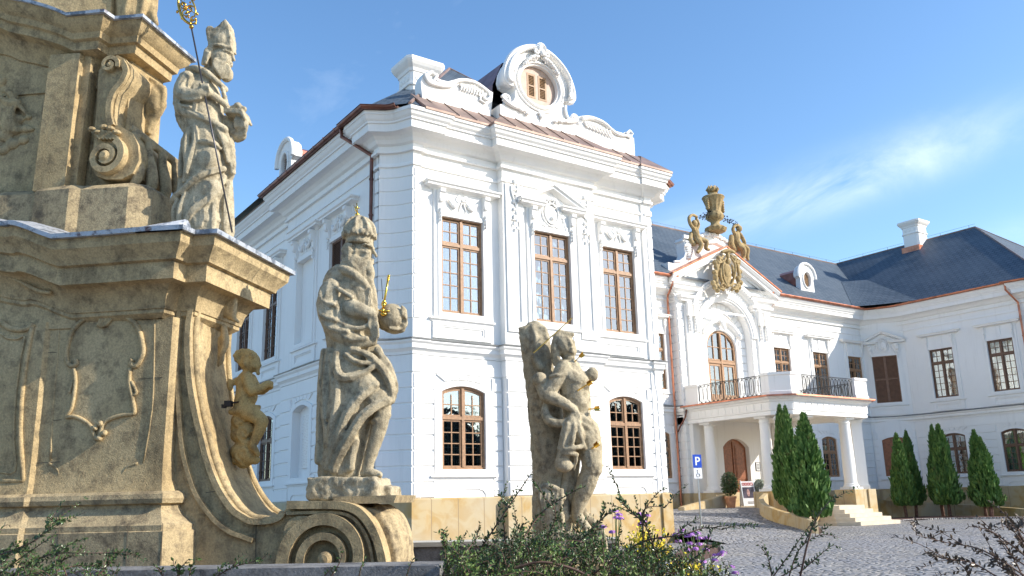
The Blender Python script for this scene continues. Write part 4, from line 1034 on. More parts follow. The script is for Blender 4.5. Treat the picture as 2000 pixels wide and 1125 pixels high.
def railing(a, b, z0=4.46, z1=5.36):
    a = Vector(a); b = Vector(b); ln = (b-a).length; e = (b-a)/ln; mb = MB(); n = max(3, int(ln/.26))
    def p(s, z): q = a+e*s; return (q.x, q.y, z)
    mb.tube([p(0, z1), p(ln, z1)], .02, 6); mb.tube([p(0, z0), p(ln, z0)], .014, 5); mb.tube([p(0, z1-.05), p(ln, z1-.05)], .01, 5)
    st = ln/n; mb.tube([p(0, z0-.04), p(0, z1)], .018, 6); mb.tube([p(ln, z0-.04), p(ln, z1)], .018, 6)
    for i in range(n):
        c = st*(i+.5); hw = st*.40; m_ = (z0+z1)/2
        for sx in (-1, 1):
            mb.tube([p(c+sx*x, z) for x, z in [(0, z0+.01), (hw*.8, z0+.08), (hw, z0+.2), (hw, m_), (hw, z1-.24), (hw*.8, z1-.12), (0, z1-.05)]], .016, 5)
        mb.tube([p(c, z0+.01), p(c, z1-.05)], .013, 4)
        mb.ell(p(c, m_), .022, n=6, m=4)
    mb.build('balcony_railing', M['iron'], PAL)
railing((32.6, 30.3), (32.6, 26.05)); railing((XC-1.9, 25.28), (XC+2.4, 25.28)); railing((39.5, 30.3), (39.5, 26.3))
MB().tube([(32.5, 31.0, 4.33), (32.35, 31.0, 4.2), (32.3, 31.05, 3.85), (32.15, 31.35, 3.35), (32.1, 31.45, 3.1)], .04, 8).build('branch_pipe', M['gutter'], PAL, smooth=True)

# ================================================================ stone for the sculpture
M['sand'] = stone_mat('weathered_sandstone', (.50, .365, .185), (.18, .14, .085), (.63, .49, .275), bstr=.42)
M['sand_dark'] = stone_mat('sooty_sandstone', (.42, .325, .185), (.10, .08, .06), (.57, .45, .265), bstr=.45)
M['statue'] = stone_mat('grey_green_statue_stone', (.46, .385, .25), (.155, .13, .09), (.62, .535, .37), bstr=.5, sc=1.5)
M['statue_warm'] = stone_mat('pale_statue_stone', (.50, .42, .275), (.20, .165, .11), (.63, .55, .385), bstr=.4, sc=1.5)
M['lead'] = None
def lead():
    m, nt, b = newmat('white_flaked_lead'); co = coords(nt)
    n = noise_n(nt, co, 9, 7, .7); c = mixc(nt, ramp(nt, n, [(.42, 0), (.5, 1)]), (.17, .19, .22), (.46, .48, .51))
    c = mixc(nt, ramp(nt, noise_n(nt, co, 3, 6, .7), [(.58, 0), (.64, 1)]), c, (.13, .075, .07))
    L(nt, c, b.inputs['Base Color']); b.inputs['Roughness'].default_value = .45; b.inputs['Metallic'].default_value = .25
    bump(nt, b, noise_n(nt, co, 14, 4), .6, .02); return m
M['lead'] = lead()

# ---------------------------------------------------------------- sculpting: overlapping forms fused into one skin
class Sculpt:
    """forms are laid out in the plane of the figure (photo units scaled to metres), q = towards the viewer"""
    def __init__(s, T, d, px0, py0):
        s.T = T; s.mb = MB(); s.d = d
        n = Vector((sin(T.th), -cos(T.th), 0)); s.n = n; s.o = Vector((T.o[0], T.o[1], 0))+n*d
        p = s.hit(px0, py0); s.k = p.dot(CD)/FPX
    def hit(s, px, py):
        r = ray(px, py); return r*(s.o.dot(s.n)/r.dot(s.n))
    def p(s, x, y, q=0): return s.hit(x, y)+s.n*(q*s.k)
    def tube(s, pts, r=None, n=10, k=3, squash=1):
        """pts: (x, y, q, r)"""
        P = [Vector((a[0], a[1], a[2] if len(a) > 2 else 0, (a[3] if len(a) > 3 else r))) for a in pts]
        if k > 1 and len(P) > 2: P = smoothline(P, k)
        elif len(P) == 2: P = [P[0].lerp(P[1], i/4) for i in range(5)]
        W_ = [s.p(a[0], a[1], a[2]) for a in P]
        s.mb.tube(W_, [a[3]*s.k for a in P], n)
        s.mb.ell(W_[0], P[0][3]*s.k, n=8, m=6); s.mb.ell(W_[-1], P[-1][3]*s.k, n=8, m=6); return s
    def ell(s, x, y, q, rx, ry, rq, tilt=0):
        """ellipsoid radii in photo units: across, up, towards viewer; tilt in degrees clockwise in the picture"""
        th = s.T.th; e1 = Vector((cos(th), sin(th), 0)); e3 = Vector((0, 0, 1)); a = radians(tilt)
        ex = e1*cos(a)-e3*sin(a); ez = e1*sin(a)+e3*cos(a); R = Matrix((ex, -s.n, ez)).transposed()
        s.mb.ell(s.p(x, y, q), (rx*s.k, rq*s.k, ry*s.k), R, 16, 10); return s
    def slab(s, pts, q0, q1):
        n = len(pts); f = [s.p(x, y, q0) for x, y in pts]; sh = s.n*((q1-q0)*s.k); vs = f+[v+sh for v in f]
        s.mb.add(vs, [tuple(range(n))[::-1], tuple(range(n, 2*n))]+[(i, (i+1) % n, n+(i+1) % n, n+i) for i in range(n)]); return s
    def bake(s, name, mat, parent=None, vox=.011, smooth=2, rough=.006, rs=.05, big=.0, bigs=.3):
        me = s.mb.mesh(name, mat); o = bpy.data.objects.new(name, me); COL.objects.link(o)
        r = o.modifiers.new('r', 'REMESH'); r.mode = 'VOXEL'; r.voxel_size = vox; r.use_smooth_shade = True
        if smooth: sm = o.modifiers.new('s', 'SMOOTH'); sm.factor = .5; sm.iterations = smooth
        if big:
            t = bpy.data.textures.new('lumps', 'CLOUDS'); t.noise_scale = bigs; d = o.modifiers.new('b', 'DISPLACE'); d.texture = t; d.strength = big; d.mid_level = .5; d.texture_coords = 'GLOBAL'
        if rough:
            t = bpy.data.textures.new('grain', 'CLOUDS'); t.noise_scale = rs; t.noise_depth = 3; d = o.modifiers.new('d', 'DISPLACE'); d.texture = t; d.strength = rough; d.mid_level = .5; d.texture_coords = 'GLOBAL'
        bpy.context.view_layer.update(); dg = bpy.context.evaluated_depsgraph_get()
        m2 = bpy.data.meshes.new_from_object(o.evaluated_get(dg)); m2.name = name; o.modifiers.clear(); o.data = m2
        bpy.data.meshes.remove(me)
        if not m2.materials: m2.materials.append(mat)
        m2.polygons.foreach_set('use_smooth', [True]*len(m2.polygons))
        if parent is not None: o.parent = parent; o.matrix_parent_inverse = wm(parent).inverted()
        return o

# ================================================================ the monument (lower storey, its buttress, the storey above)
C0 = at(423, 448, 6.0)                    # outer corner of the lower cornice
THM = radians(-41.46); TM = frame(C0.x, C0.y, THM)
nF = Vector((sin(THM), -cos(THM), 0)); eA = Vector((cos(THM), sin(THM), 0)); eB = Vector((cos(radians(43.24)), sin(radians(43.24)), 0))
def mon(px, py, d=0):
    r = ray(px, py); o = Vector((C0.x, C0.y, 0))+nF*d; p = r*(o.dot(nF)/r.dot(nF)); return ((p-Vector((C0.x, C0.y, 0))).dot(eA), p.z)
def mpath(pts): return [tuple((Vector((C0.x, C0.y, 0))+eA*a+eB*b)[:2]) for a, b in pts]
MON = empty('plague_column', (C0.x-.6, C0.y+.9, GROUND), 'tall carved sandstone plague column base with bulging cornices, cartouche panels and a scroll buttress', 'monument')
ZL = C0.z
# plan of the lower cornice lead edge, then walls set back from it
z1_, z0_ = mon(50, 438, .09)[1]-ZL, mon(0, 433, .09)[1]-ZL; a1_, a0_ = mon(50, 438, .09)[0], mon(0, 433, .09)[0]
ARC = [(-4.3, 0), (-3.9, .10), (-3.4, .30), (-2.75, z0_+.16), (-2.1, z0_+.12), (a0_, z0_), ((a0_+a1_)/2, (z0_*.62+z1_*.38)+.01), (a1_, z1_), ((a1_*.45-1.14*.55), z1_*.42), (-1.14, 0)]
ARC = [tuple(p) for p in smoothline([Vector(p) for p in ARC], 4)]
LEADP = mpath([(-5.4, -.10)]+[(a, -.10) for a, z in ARC]+[(-.80, -.11), (-.51, -.13), (-.17, -.13), (-.16, .0), (0, 0), (.0, 1.19), (-.45, 1.25), (-1.6, 2.1), (-3.2, 3.3), (-5.0, 3.4)])
ZO = [0]+[z for a, z in ARC]+[0]*40
# lower cornice, profile measured inward from the lead edge
pr = [(-.02, ZL-.03), (-.03, ZL-.10), (-.09, ZL-.17), (-.10, ZL-.20), (-.13, ZL-.21), (-.135, ZL-.33), (-.20, ZL-.335), (-.22, ZL-.345), (-.27, ZL-.42), (-.29, ZL-.50), (-.30, ZL-.50), (-.30, ZL-.53), (-.34, ZL-.56), (-.9, ZL-.56), (-.9, ZL-.03)]
mb = MB(); mb.sweep(LEADP, pr, zo=ZO); lc = mb.build('lower_cornice', M['sand'], MON, smooth=True, auto=30)
mb = MB(); mb.sweep(LEADP, [(.012, ZL-.03), (.015, ZL+.002), (-.2, ZL+.06), (-.95, ZL+.16), (-.95, ZL-.02)], zo=ZO); ld = mb.build('lead_flashing', M['lead'], MON, smooth=True, auto=40)
mb = MB(); P = [mpath([(-.92, .12)])[0], mpath([(-.28, .10)])[0]]
mb.tube([(P[0][0], P[0][1], ZL+.03), (P[1][0], P[1][1], ZL+.06)], [.035, .06], 10); mb.build('lead_roll', M['lead'], ld, smooth=True)
def offset(path, d):
    P = [Vector(p) for p in path]; out = []
    for i in range(len(P)):
        a, b, c = P[max(i-1, 0)], P[i], P[min(i+1, len(P)-1)]; d1 = (b-a) if i else (c-b); d2 = (c-b) if i < len(P)-1 else d1
        n1 = Vector((d1.y, -d1.x)).normalized(); n2 = Vector((d2.y, -d2.x)).normalized(); mm = (n1+n2)/max(.35, 1+n1.dot(n2)); out.append((b.x+mm.x*d, b.y+mm.y*d))
    return out
WALLP = mpath([(-5.2, .235), (-4.0, .235), (-3.98, .205), (-1.36, .205), (-1.34, .235), (-1.14, .235), (-.42, .235), (-.40, .30), (-.38, .92), (-.9, 1.2), (-1.8, 1.9), (-3.2, 2.9), (-4.8, 3.0)])
mb = MB(); mb.sweep(WALLP, [(-.5, ZL-.56), (.0, ZL-.56), (.012, -.0), (.02, -.2), (0, -.2), (-.5, -.2)]) if False else None
zb = mon(300, 965, -.2)[1]
mb = MB(); mb.sweep(WALLP, [(-.6, ZL-.55), (0, ZL-.55), (0, ZL-.8), (0, zb+.5), (.0, zb+.25), (.012, zb+.1), (.05, zb), (-.6, zb)]); mb.build('lower_wall', M['sand'], MON, smooth=True, auto=30)
mb = MB(); mb.slab([(-4.4, ZL-.6)]+[(a, ZL-.52+z) for a, z in ARC]+[(-1.1, ZL-.6)], [], -.22, -.4, TM); mb.build('lunette', M['sand'], MON)
# base mouldings and block
mb = MB(); mb.sweep(WALLP, [(-.5, zb+.02), (.07, zb+.02), (.10, zb), (.11, zb-.03), (.10, zb-.06), (.07, zb-.07), (.07, zb-.09), (.10, zb-.14), (.16, zb-.19), (.175, zb-.20), (.175, zb-.235), (.19, zb-.24), (.19, GROUND), (-.5, GROUND)]); mb.build('base_block', M['sand_dark'], MON, smooth=True, auto=30)
# inner core so nothing is hollow
mb = MB(); pp = mpath([(-4.8, 1.0), (-.9, .7), (-.9, 1.1), (-3.3, 2.7), (-4.6, 2.8)]); polyslab(mb, pp, GROUND, ZL+.12); mb.build('core', M['sand_dark'], MON)

# traced relief on the front panels: raised strips along picture lines
def strip(mb, pts, d, r, k=3, n=7, T=TM, d0=0):
    P = smoothline([Vector(mon(x, y, d)) for x, y in pts], k) if len(pts) > 2 else [Vector(mon(x, y, d)) for x, y in pts]
    rr = r if hasattr(r, '__len__') else [r]*len(P)
    if len(rr) != len(P): rr = [rr[min(len(rr)-1, int(i*len(rr)/len(P)))] for i in range(len(P))]
    mb.tube([T(p.x, d+d0, p.y) for p in P], rr, n)
dF = -.235+.0
mb = MB()
strip(mb, [(118, 615), (135, 612), (148, 600), (152, 583), (165, 580), (262, 571)], dF, .010)
strip(mb, [(270, 575), (272, 596), (285, 608), (302, 612)], dF, .010)
strip(mb, [(117, 618), (112, 700), (103, 800), (99, 900)], dF, .008)
strip(mb, [(95, 905), (108, 912), (116, 925), (119, 942), (235, 938), (240, 925), (250, 912), (270, 905)], dF, .011)
strip(mb, [(302, 615), (301, 700), (297, 800), (280, 905)], dF, .007)
# cartouche: C-scrolls
cf = dF-.0
sc_ = [([(190, 620), (170, 622), (148, 640), (136, 665), (131, 690), (134, 708), (143, 716), (151, 710), (148, 703)], .017),
       ([(222, 618), (245, 618), (265, 632), (276, 655), (281, 685), (276, 702), (266, 716), (257, 709), (260, 702)], .019),
       ([(146, 720), (149, 745), (145, 780), (140, 800), (131, 815), (145, 813), (163, 820), (180, 834), (186, 852), (192, 858)], .014),
       ([(255, 720), (254, 745), (259, 775), (264, 800), (262, 808), (245, 810), (222, 816), (205, 826), (199, 842), (197, 855)], .015)]
for pts, r in sc_: strip(mb, pts, cf, r, d0=.009)
for (x, y) in ((189, 836), (199, 828), (207, 846), (197, 856)): p = mon(x, y, cf); mb.ell(TM(p[0], cf+.02, p[1]), .022, n=8, m=6)
for k in range(5): strip(mb, [(192+4*k, 640-abs(k-2)), (200+5*k, 622), (204+6.5*k-abs(k-2), 604+2*k)], cf, [.012, .016, .007], d0=.012)
strip(mb, [(258, 745), (265, 758), (268, 768), (262, 772)], cf, .011, d0=.01); strip(mb, [(143, 745), (140, 758), (137, 768)], cf, .01, d0=.01)
mb.build('cartouche_relief', M['sand'], MON, smooth=True)
# panel in the bulging centre bay
mb = MB(); dC = -.20
strip(mb, [(0, 628), (18, 640), (38, 644), (58, 640), (66, 632)], dC, .022); strip(mb, [(64, 634), (52, 700), (42, 780), (40, 860), (46, 930), (42, 938), (0, 940)], dC, .018)
strip(mb, [(0, 650), (14, 660), (34, 662), (48, 658), (40, 700), (30, 780), (27, 860), (30, 920), (0, 922)], dC, .009)
mb.build('centre_relief', M['sand'], MON, smooth=True)
# arched hood inside the cornice of the centre bay
mb = MB()
for k, (dy, r) in enumerate(((0, .03), (22, .02))): strip(mb, [(-60, 498+dy), (0, 512+dy), (40, 528+dy), (80, 548+dy), (104, 566+dy*.3)], -.16, r*.7, d0=.02*k)
mb.build('arch_hood', M['sand'], MON, smooth=True)

# joints between the blocks, dark mortar lines a hair proud of the face
mb = MB()
def joint(pts, d): mb.tube([TM(*((lambda p: (p[0], d, p[1]))(mon(x, y, d)))) for x, y in pts], .0028, 4)
dj = -.235+.19
for x in (116, 250, 318): joint([(x, 1022), (x-2, 1060), (x-4, 1110)], dj)
for pts in ([(0, 742), (60, 738)], [(66, 905), (118, 902)], [(0, 838), (28, 836)], [(270, 740), (318, 737)], [(120, 820), (104, 821)], [(66, 690), (112, 688)]): joint(pts, -.234)
mb.build('masonry_joints', simple('mortar', (.10, .08, .055), .95), MON)
mb = MB()
joint([(500, 1020), (500, 1060), (499, 1110)], -.329); joint([(402, 962), (440, 958)], -.329)
mb.build('masonry_joints', bpy.data.materials['mortar'], MON)
# ---- the scroll buttress, traced in its own plane (its near face), real thickness behind
dN = -.33; WB = .60
rim = [(396, 556), (389, 580), (381, 610), (377, 640), (376, 680), (380, 740), (390, 800), (402, 850), (415, 900), (435, 950), (462, 990), (482, 1006), (500, 1014), (532, 1013), (552, 1006), (561, 996), (566, 982)]
capt = [(600, 980), (650, 979.5), (678, 981), (705, 990), (728, 1012), (745, 1045), (755, 1080), (759, 1110), (757, 1150), (750, 1200)]
R1 = [tuple(p) for p in smoothline([Vector(mon(x, y, dN)) for x, y in rim], 3)]
xl = mon(330, 700, dN)[0]; zbot = GROUND
out = [(xl, R1[0][1]+.02)]+R1[:]+[tuple(p) for p in smoothline([Vector(mon(x, y, dN)) for x, y in capt], 3)]
out += [(out[-1][0]-.05, zbot), (xl, zbot)]
mb = MB(); mb.slab(out[::-1], [], dN, dN-WB, TM)
Bt = mb.build('scroll_buttress', M['sand'], MON, smooth=True, auto=35)
def band(mb, line, half, d0, d1, T=TM):
    """flat raised band along a line in the (x,z) plane"""
    P = [Vector(p) for p in line]; A_ = []; B_ = []
    for i, p in enumerate(P):
        t = (P[min(i+1, len(P)-1)]-P[max(i-1, 0)]).normalized(); n = Vector((-t.y, t.x)); h = half[i] if hasattr(half, '__len__') else half
        A_.append(p+n*h); B_.append(p-n*h)
    vs = []
    for a, b in zip(A_, B_): vs += [T(a.x, d0, a.y), T(a.x, d1, a.y), T(b.x, d1, b.y), T(b.x, d0, b.y)]
    fs = [(i*4+j, i*4+(j+1) % 4, i*4+4+(j+1) % 4, i*4+4+j) for i in range(len(P)-1) for j in range(4)]+[(0, 1, 2, 3), (len(P)*4-4, len(P)*4-1, len(P)*4-2, len(P)*4-3)]
    mb.add(vs, fs)
def tr(pts, k=4): return [tuple(p) for p in smoothline([Vector(mon(x, y, dN)) for x, y in pts], k)]
mb = MB()
inner = tr([(x-5 if y < 1000 else x-3, y+4) for x, y in rim[:-1]]); band(mb, inner, .020, dN, dN+.045)
band(mb, tr([(356, 600), (350, 640), (347, 700), (352, 780), (358, 860), (365, 900), (378, 945), (392, 975), (421, 1014), (450, 1037), (475, 1047), (497, 1055)]), .014, dN, dN+.04)
top = tr([(566, 986), (600, 986), (650, 986), (676, 988), (701, 997), (722, 1018), (738, 1048), (748, 1082), (752, 1112), (750, 1150)]); band(mb, top, .026, dN, dN+.06)
band(mb, tr([(563, 1003), (600, 1001), (650, 1001), (672, 1003), (692, 1011), (709, 1030), (722, 1055), (729, 1085), (732, 1112), (730, 1150)]), .010, dN, dN+.04)
# spiral: widening band around the eye
cx_, cz_ = mon(641, 1091, dN); k_ = (mon(700, 1091, dN)[0]-cx_)/59
spn = []; hw = []
for i in range(90):
    t = i/89; a = radians(200)-t*2*pi*1.92-0; r_ = (86-62*t**.85)*k_; spn.append((cx_+r_*cos(a), cz_+r_*sin(a))); hw.append((12-7.5*t)*k_)
band(mb, spn, hw, dN, dN+.075)
mb.lathe((0, 0, 0), [(0, 0), (15*k_, 0), (14*k_, .075), (8*k_, .10), (0, .105)], 18, T=lambda x, y, z: TM(cx_+x, dN+z, cz_+y))
band(mb, tr([(567, 1046), (566, 1035), (574, 1021), (590, 1014), (606, 1016), (620, 1021)]), .022, dN, dN+.05)
mb.build('volute_relief', M['sand'], Bt, smooth=True, auto=35)
# raised edges of the sunlit sweep (both sides) and the drapery carved at its head
def sweeppt(i, dd, lift=0):
    p = Vector(R1[i]); t = (Vector(R1[min(i+1, len(R1)-1)])-Vector(R1[max(i-1, 0)])).normalized(); n = Vector((-t.y, t.x)); 
    if n.x < 0: n = -n
    q = p+n*lift; return Vector(TM(q.x, dN-dd, q.y))
mb = MB()
for dd in (.03, WB-.03): mb.tube([sweeppt(i, dd, .004) for i in range(0, len(R1)-2)], .026, 8)
mb.build('sweep_edges', M['sand'], Bt, smooth=True)
s_ = Sculpt(TM, dN-WB*.55, 440, 600)
for k in range(6):
    x = 403+k*10.5; s_.tube([(x+2, 548, 0, 6), (x+4, 575+2*k, 3, 6.5), (x+1, 600+4*k-6*(k == 1), 2, 6), (x+3*(k-2), 618+5*(k % 3), -4, 3.5)], n=8)
s_.tube([(412, 630, 0, 6), (418, 650, 4, 5), (410, 668, 0, 4)]); s_.tube([(436, 640, -2, 7), (440, 670, 0, 8), (432, 695, 0, 5)]); s_.tube([(428, 660, -4, 5), (430, 700, -4, 7), (424, 714, -4, 3)])
s_.tube([(400, 552, -2, 9), (470, 568, -2, 9)], n=10)
s_.bake('carved_drapery', M['sand'], Bt, vox=.012, rough=.004)
# leafy end of the volute, facing the square
s_ = Sculpt(TM, dN-WB*.5, 770, 1050)
s_.slab([(735, 990), (760, 998), (778, 1030), (790, 1075), (795, 1120), (792, 1180), (720, 1180), (715, 1000)], -.28/s_.k, .22/s_.k)
for q in (-40, -24, -8, 8, 24, 38):
    xo = abs(q)*.12; s_.tube([(752-xo, 992, q, 9), (775-xo, 1012, q*1.1, 11), (788-xo, 1045, q*1.1, 12), (791-xo, 1080, q*1.1, 12), (786-xo, 1120, q, 9)], n=9)
for i in range(9): s_.ell(789+4*sin(i*2.1), 1035+i*10, 14*sin(i*1.7), 8, 9, 9)
for i in range(7): s_.ell(784+5*sin(i*1.1), 1048+i*10, 30*cos(i*1.9), 8, 9, 8)
s_.bake('acanthus_end', M['sand_dark'], Bt, vox=.014, rough=.006)
# abacus slab under the king
mb = MB(); a0 = mon(618, 980, dN)[0]; a1 = mon(700, 980, dN)[0]; zc = mon(650, 979, dN)[1]
mb.slab([(a0+.1, zc-.02), (a1+.23, zc-.02), (a1+.25, zc+.03), (a0+.1, zc+.03)], [], dN-.04, dN-WB-.03, TM); mb.build('abacus', M['sand_dark'], Bt)

# ---------------------------------------------------------------- storey above the lower cornice
dU = -.42
UA = mon(283, 400, -.5)[0]-.10
UPP = mpath([(-5.0, .52), (-1.62, .52), (-1.60, .47), (UA-.5, .46), (UA-.44, .50), (UA-.06, .50), (UA, .55), (UA, .98), (UA-.5, 1.3), (-1.7, 1.8), (-3.2, 2.8), (-4.8, 2.9)])
zk = mon(280, 362, -.5)[1]
mb = MB(); mb.sweep(UPP, [(-.7, ZL+.0), (.13, ZL+.0), (.12, zk-.05), (.08, zk-.01), (.04, zk+.01), (-.7, zk+.01)]); mb.build('upper_pedestal', M['sand_dark'], MON, smooth=True, auto=30)
ZU = mon(271, 30, -.35)[1]
zu = mon(230, 118, -.5)[1]
UPW = mpath([(-5.0, .55), (-1.12, .55), (-1.10, .98), (-1.5, 1.3), (-3.2, 2.6), (-4.8, 2.7)])
mb = MB(); mb.sweep(UPW, [(-.35, zk), (-.02, zk), (-.02, ZU-.05), (-.35, ZU-.05)]); mb.build('upper_wall', M['sand'], MON, smooth=True, auto=30)
# pilaster
x0, x1 = mon(66, 358, dU)[0], mon(133, 358, dU)[0]
mb = MB(); mb.slab([mon(70, 376, dU), mon(131, 374, dU), mon(162, 108, dU), mon(104, 112, dU)], [], dU+.04, dU-.10, TM)
mb.slab([mon(132, 374, dU-.03), mon(149, 374, dU-.03), mon(180, 112, dU-.03), mon(160, 108, dU-.03)], [], dU-.02, dU-.12, TM)
mb.build('pilaster', M['sand'], MON)
# upper cornice
ZU = mon(271, 30, -.35)[1]
au = mon(271, 30, -.35)[0]
ub = -.24; UA_ = [(mon(x, y, ub)[0], mon(x, y, ub)[1]-ZU) for x, y in ((-60, -22), (0, -8), (40, 0), (75, 9), (100, 17), (125, 28))]
UZ = UA_[-1][1]; UARC = [(-4.5, 0), (-3.9, .1), (-3.3, UA_[0][1]-UZ+.05)]+[(a, z-UZ) for a, z in UA_]; UARC = [tuple(p) for p in smoothline([Vector(p) for p in UARC], 4)]
UZO = [0]+[z for a, z in UARC]+[0]*40
UC = mpath([(-4.9, .24)]+[(a, .24) for a, z in UARC]+[(-1.175, .24), (-1.165, .35), (au, .35), (au, 1.10), (au-.5, 1.2), (-2.0, 1.9), (-3.4, 2.9), (-4.8, 2.9)])
mb = MB(); mb.sweep(UC, [(-.015, ZU-.02), (-.04, ZU-.08), (-.09, ZU-.12), (-.10, ZU-.17), (-.13, ZU-.18), (-.135, ZU-.25), (-.22, ZU-.27), (-.26, ZU-.34), (-.29, ZU-.42), (-.31, ZU-.42), (-.31, ZU-.47), (-.5, ZU-.47), (-.5, ZU-.02)], zo=UZO); mb.build('upper_cornice', M['sand'], MON, smooth=True, auto=30)
mb = MB(); mb.sweep(UC, [(.01, ZU-.02), (.012, ZU+.005), (-.3, ZU+.07), (-.5, ZU+.10), (-.5, ZU-.02)], zo=UZO); mb.build('lead_flashing', M['lead'], MON, smooth=True, auto=40)
mb = MB(); sa = mon(205, 10, -.6)[0]; pp = mpath([(-4.0, 1.0), (-2.0, .5), (sa, .6), (sa, 1.0), (-3.0, 2.6)]); polyslab(mb, pp, ZU, ZU+1.6); polyslab(mb, mpath([(-4.0, 1.4), (-1.6, .8), (-1.4, 1.1), (-3.0, 2.6)]), ZL, ZU+.05); mb.build('shaft', M['sand'], MON)
mb = MB(); polyslab(mb, mpath([(-4.8, .6), (au-.35, .65), (au-.3, .95), (-2.2, 1.6), (-4.6, 2.5)]), ZU-.3, ZU+.07); mb.build('lead_cover', M['lead'], MON)
mb = MB(); mb.slab([(-4.6, ZU-.5)]+[(a, ZU-.3+z) for a, z in UARC]+[(-1.3, ZU-.3), (-1.3, ZU-.5)], [], -.55, -.7, TM); mb.build('lunette', M['sand'], MON)
# scroll console at the upper corner: S-curve band, small and large volutes
dS = -.46
def tr2(pts, k=3, d=dS): return [tuple(p) for p in smoothline([Vector(mon(x, y, d)) for x, y in pts], k)]
sbody = [(214, 118), (232, 110), (248, 118), (258, 133), (258, 150), (248, 168), (235, 182), (228, 205), (226, 232), (230, 246), (244, 252), (262, 262), (272, 285), (274, 315), (262, 340), (240, 352), (210, 352), (190, 345), (184, 330), (186, 280), (192, 200), (196, 140)]
mb = MB(); mb.slab([mon(x, y, dS) for x, y in sbody], [], dS+.02, dS-.55, TM); cs = mb.build('corner_console', M['sand'], MON, smooth=True, auto=35)
mb = MB()
cx2, cz2 = mon(222, 133, dS); k2 = (mon(262, 133, dS)[0]-cx2)/40
def spiral_band(mb, cx, cz, r0, r1, h0, h1, a0, turns, d, th, cw=1):
    pts = []; hh = []
    for i in range(70): t = i/69; a = radians(a0)+cw*t*2*pi*turns; r_ = r0+(r1-r0)*t**.85; pts.append((cx+r_*cos(a), cz+r_*sin(a))); hh.append(h0+(h1-h0)*t)
    band(mb, pts, hh, d, d+th)
spiral_band(mb, cx2, cz2, 17*k2, 5*k2, 4*k2, 2*k2, -20, 1.3, dS+.02, .05, 1); mb.ell(TM(cx2, dS+.05, cz2), (6*k2, 6*k2, 6*k2))
band(mb, tr2([(244, 125), (252, 143), (243, 165), (229, 182), (220, 205), (219, 232), (224, 250)]), .022, dS+.02, dS+.055)
cx3, cz3 = mon(216, 312, dS)
spiral_band(mb, cx3, cz3, 34*k2, 9*k2, 6*k2, 4*k2, 60, 1.55, dS+.02, .07, -1); mb.lathe((0, 0, 0), [(0, 0), (11*k2, 0), (10*k2, .07), (5*k2, .09), (0, .09)], 16, T=lambda x, y, z: TM(cx3+x, dS+.02+z, cz3+y))
for i in range(6): band(mb, tr2([(188+6*i, 262-3*(i % 2)), (196+6*i, 268), (205+7*i, 276)]), .012, dS+.02, dS+.06)
for i in range(5): p = mon(187+12*i, 258+6*sin(i*2), dS); mb.ell(TM(p[0], dS+.05, p[1]), (.035, .03, .022), n=8, m=5)
mb.build('console_scrolls', M['sand'], cs, smooth=True, auto=35)
# gadrooned block beside the volute, running back along the side
s_ = Sculpt(TM, dS-.05, 290, 320)
for k in range(7):
    x = 262+k*13.5; y = 262+k*9.5; q = -k*.105/s_.k
    s_.tube([(x+2, y+5, q, 9), (x+2, y+22, q, 9), (x+6, y+50, q, 12), (x+8, y+78, q, 12), (x, y+98, q, 9)], n=9)
q1 = -.66/s_.k
s_.mb.tube([s_.p(258, 252, 6), s_.p(348, 322, q1)], .035, 6)
s_.bake('gadrooned_block', M['sand_dark'], cs, vox=.012, rough=.003)
# cherub-like foliage on the sunny side of the console
s_ = Sculpt(TM, dS-.35, 290, 180)
s_.slab([(250, 120), (318, 168), (322, 200), (300, 240), (292, 262), (240, 250), (236, 200), (256, 160)], -10, 6)
for i in range(9): s_.ell(262+5.5*i, 165+5*i+6*sin(i), 8, 7, 10, 6)
for i in range(6): s_.tube([(296+3*i, 170+4*i, 8, 5), (294+3*i, 200+3*i, 10, 5), (290+2*i, 222, 6, 3)], n=7)
s_.tube([(320, 172, 0, 6), (322, 195, 4, 6), (308, 225, 0, 6), (294, 250, 0, 5)], n=8)
s_.bake('console_foliage', M['sand'], cs, vox=.012, rough=.003)
# relief of a figure on clouds, bow and dial above it
s_ = Sculpt(TM, -.55, 30, 220)
for x, y, r in ((8, 175, 12), (22, 190, 15), (14, 210, 17), (34, 232, 13), (50, 250, 11), (30, 252, 14), (8, 262, 18), (22, 280, 15), (44, 272, 12), (4, 292, 13), (-14, 250, 25), (-20, 200, 22), (54, 228, 7), (60, 252, 6)): s_.ell(x, y, -4, r, r*.8, 7)
s_.ell(5, 160, 0, 9, 11, 8); s_.tube([(18, 180, 4, 6), (38, 205, 4, 5), (52, 222, 2, 3)]); s_.tube([(0, 190, 4, 6), (22, 205, 6, 6), (40, 200, 4, 5)])
for k in range(4): s_.tube([(5+9*k, 205, 5, 4), (2+9*k, 235, 6, 4), (12+8*k, 258, 3, 3)])
for (x, y) in ((48, 115), (72, 118)): s_.ell(x, y, -4, 12, 8, 5)
for (x, y, x2, y2) in ((56, 120, 36, 140), (68, 124, 69, 144), (75, 124, 74, 143)): s_.tube([(x, y, -4, 4), (x2, y2, -4, 5)])
s_.bake('cloud_relief', M['sand'], MON, vox=.010, rough=.003)
mb = MB(); strip(mb, [(-20, 70), (10, 64), (40, 68), (65, 82), (80, 100)], -.545, .014); strip(mb, [(-20, 84), (5, 78), (35, 82), (58, 94)], -.545, .006); strip(mb, [(-20, 98), (20, 101), (74, 106)], -.545, .006); strip(mb, [(18, -20), (16, 60), (13, 100)], -.54, .003)
mb.build('sundial_lines', M['sand_dark'], MON, smooth=True)

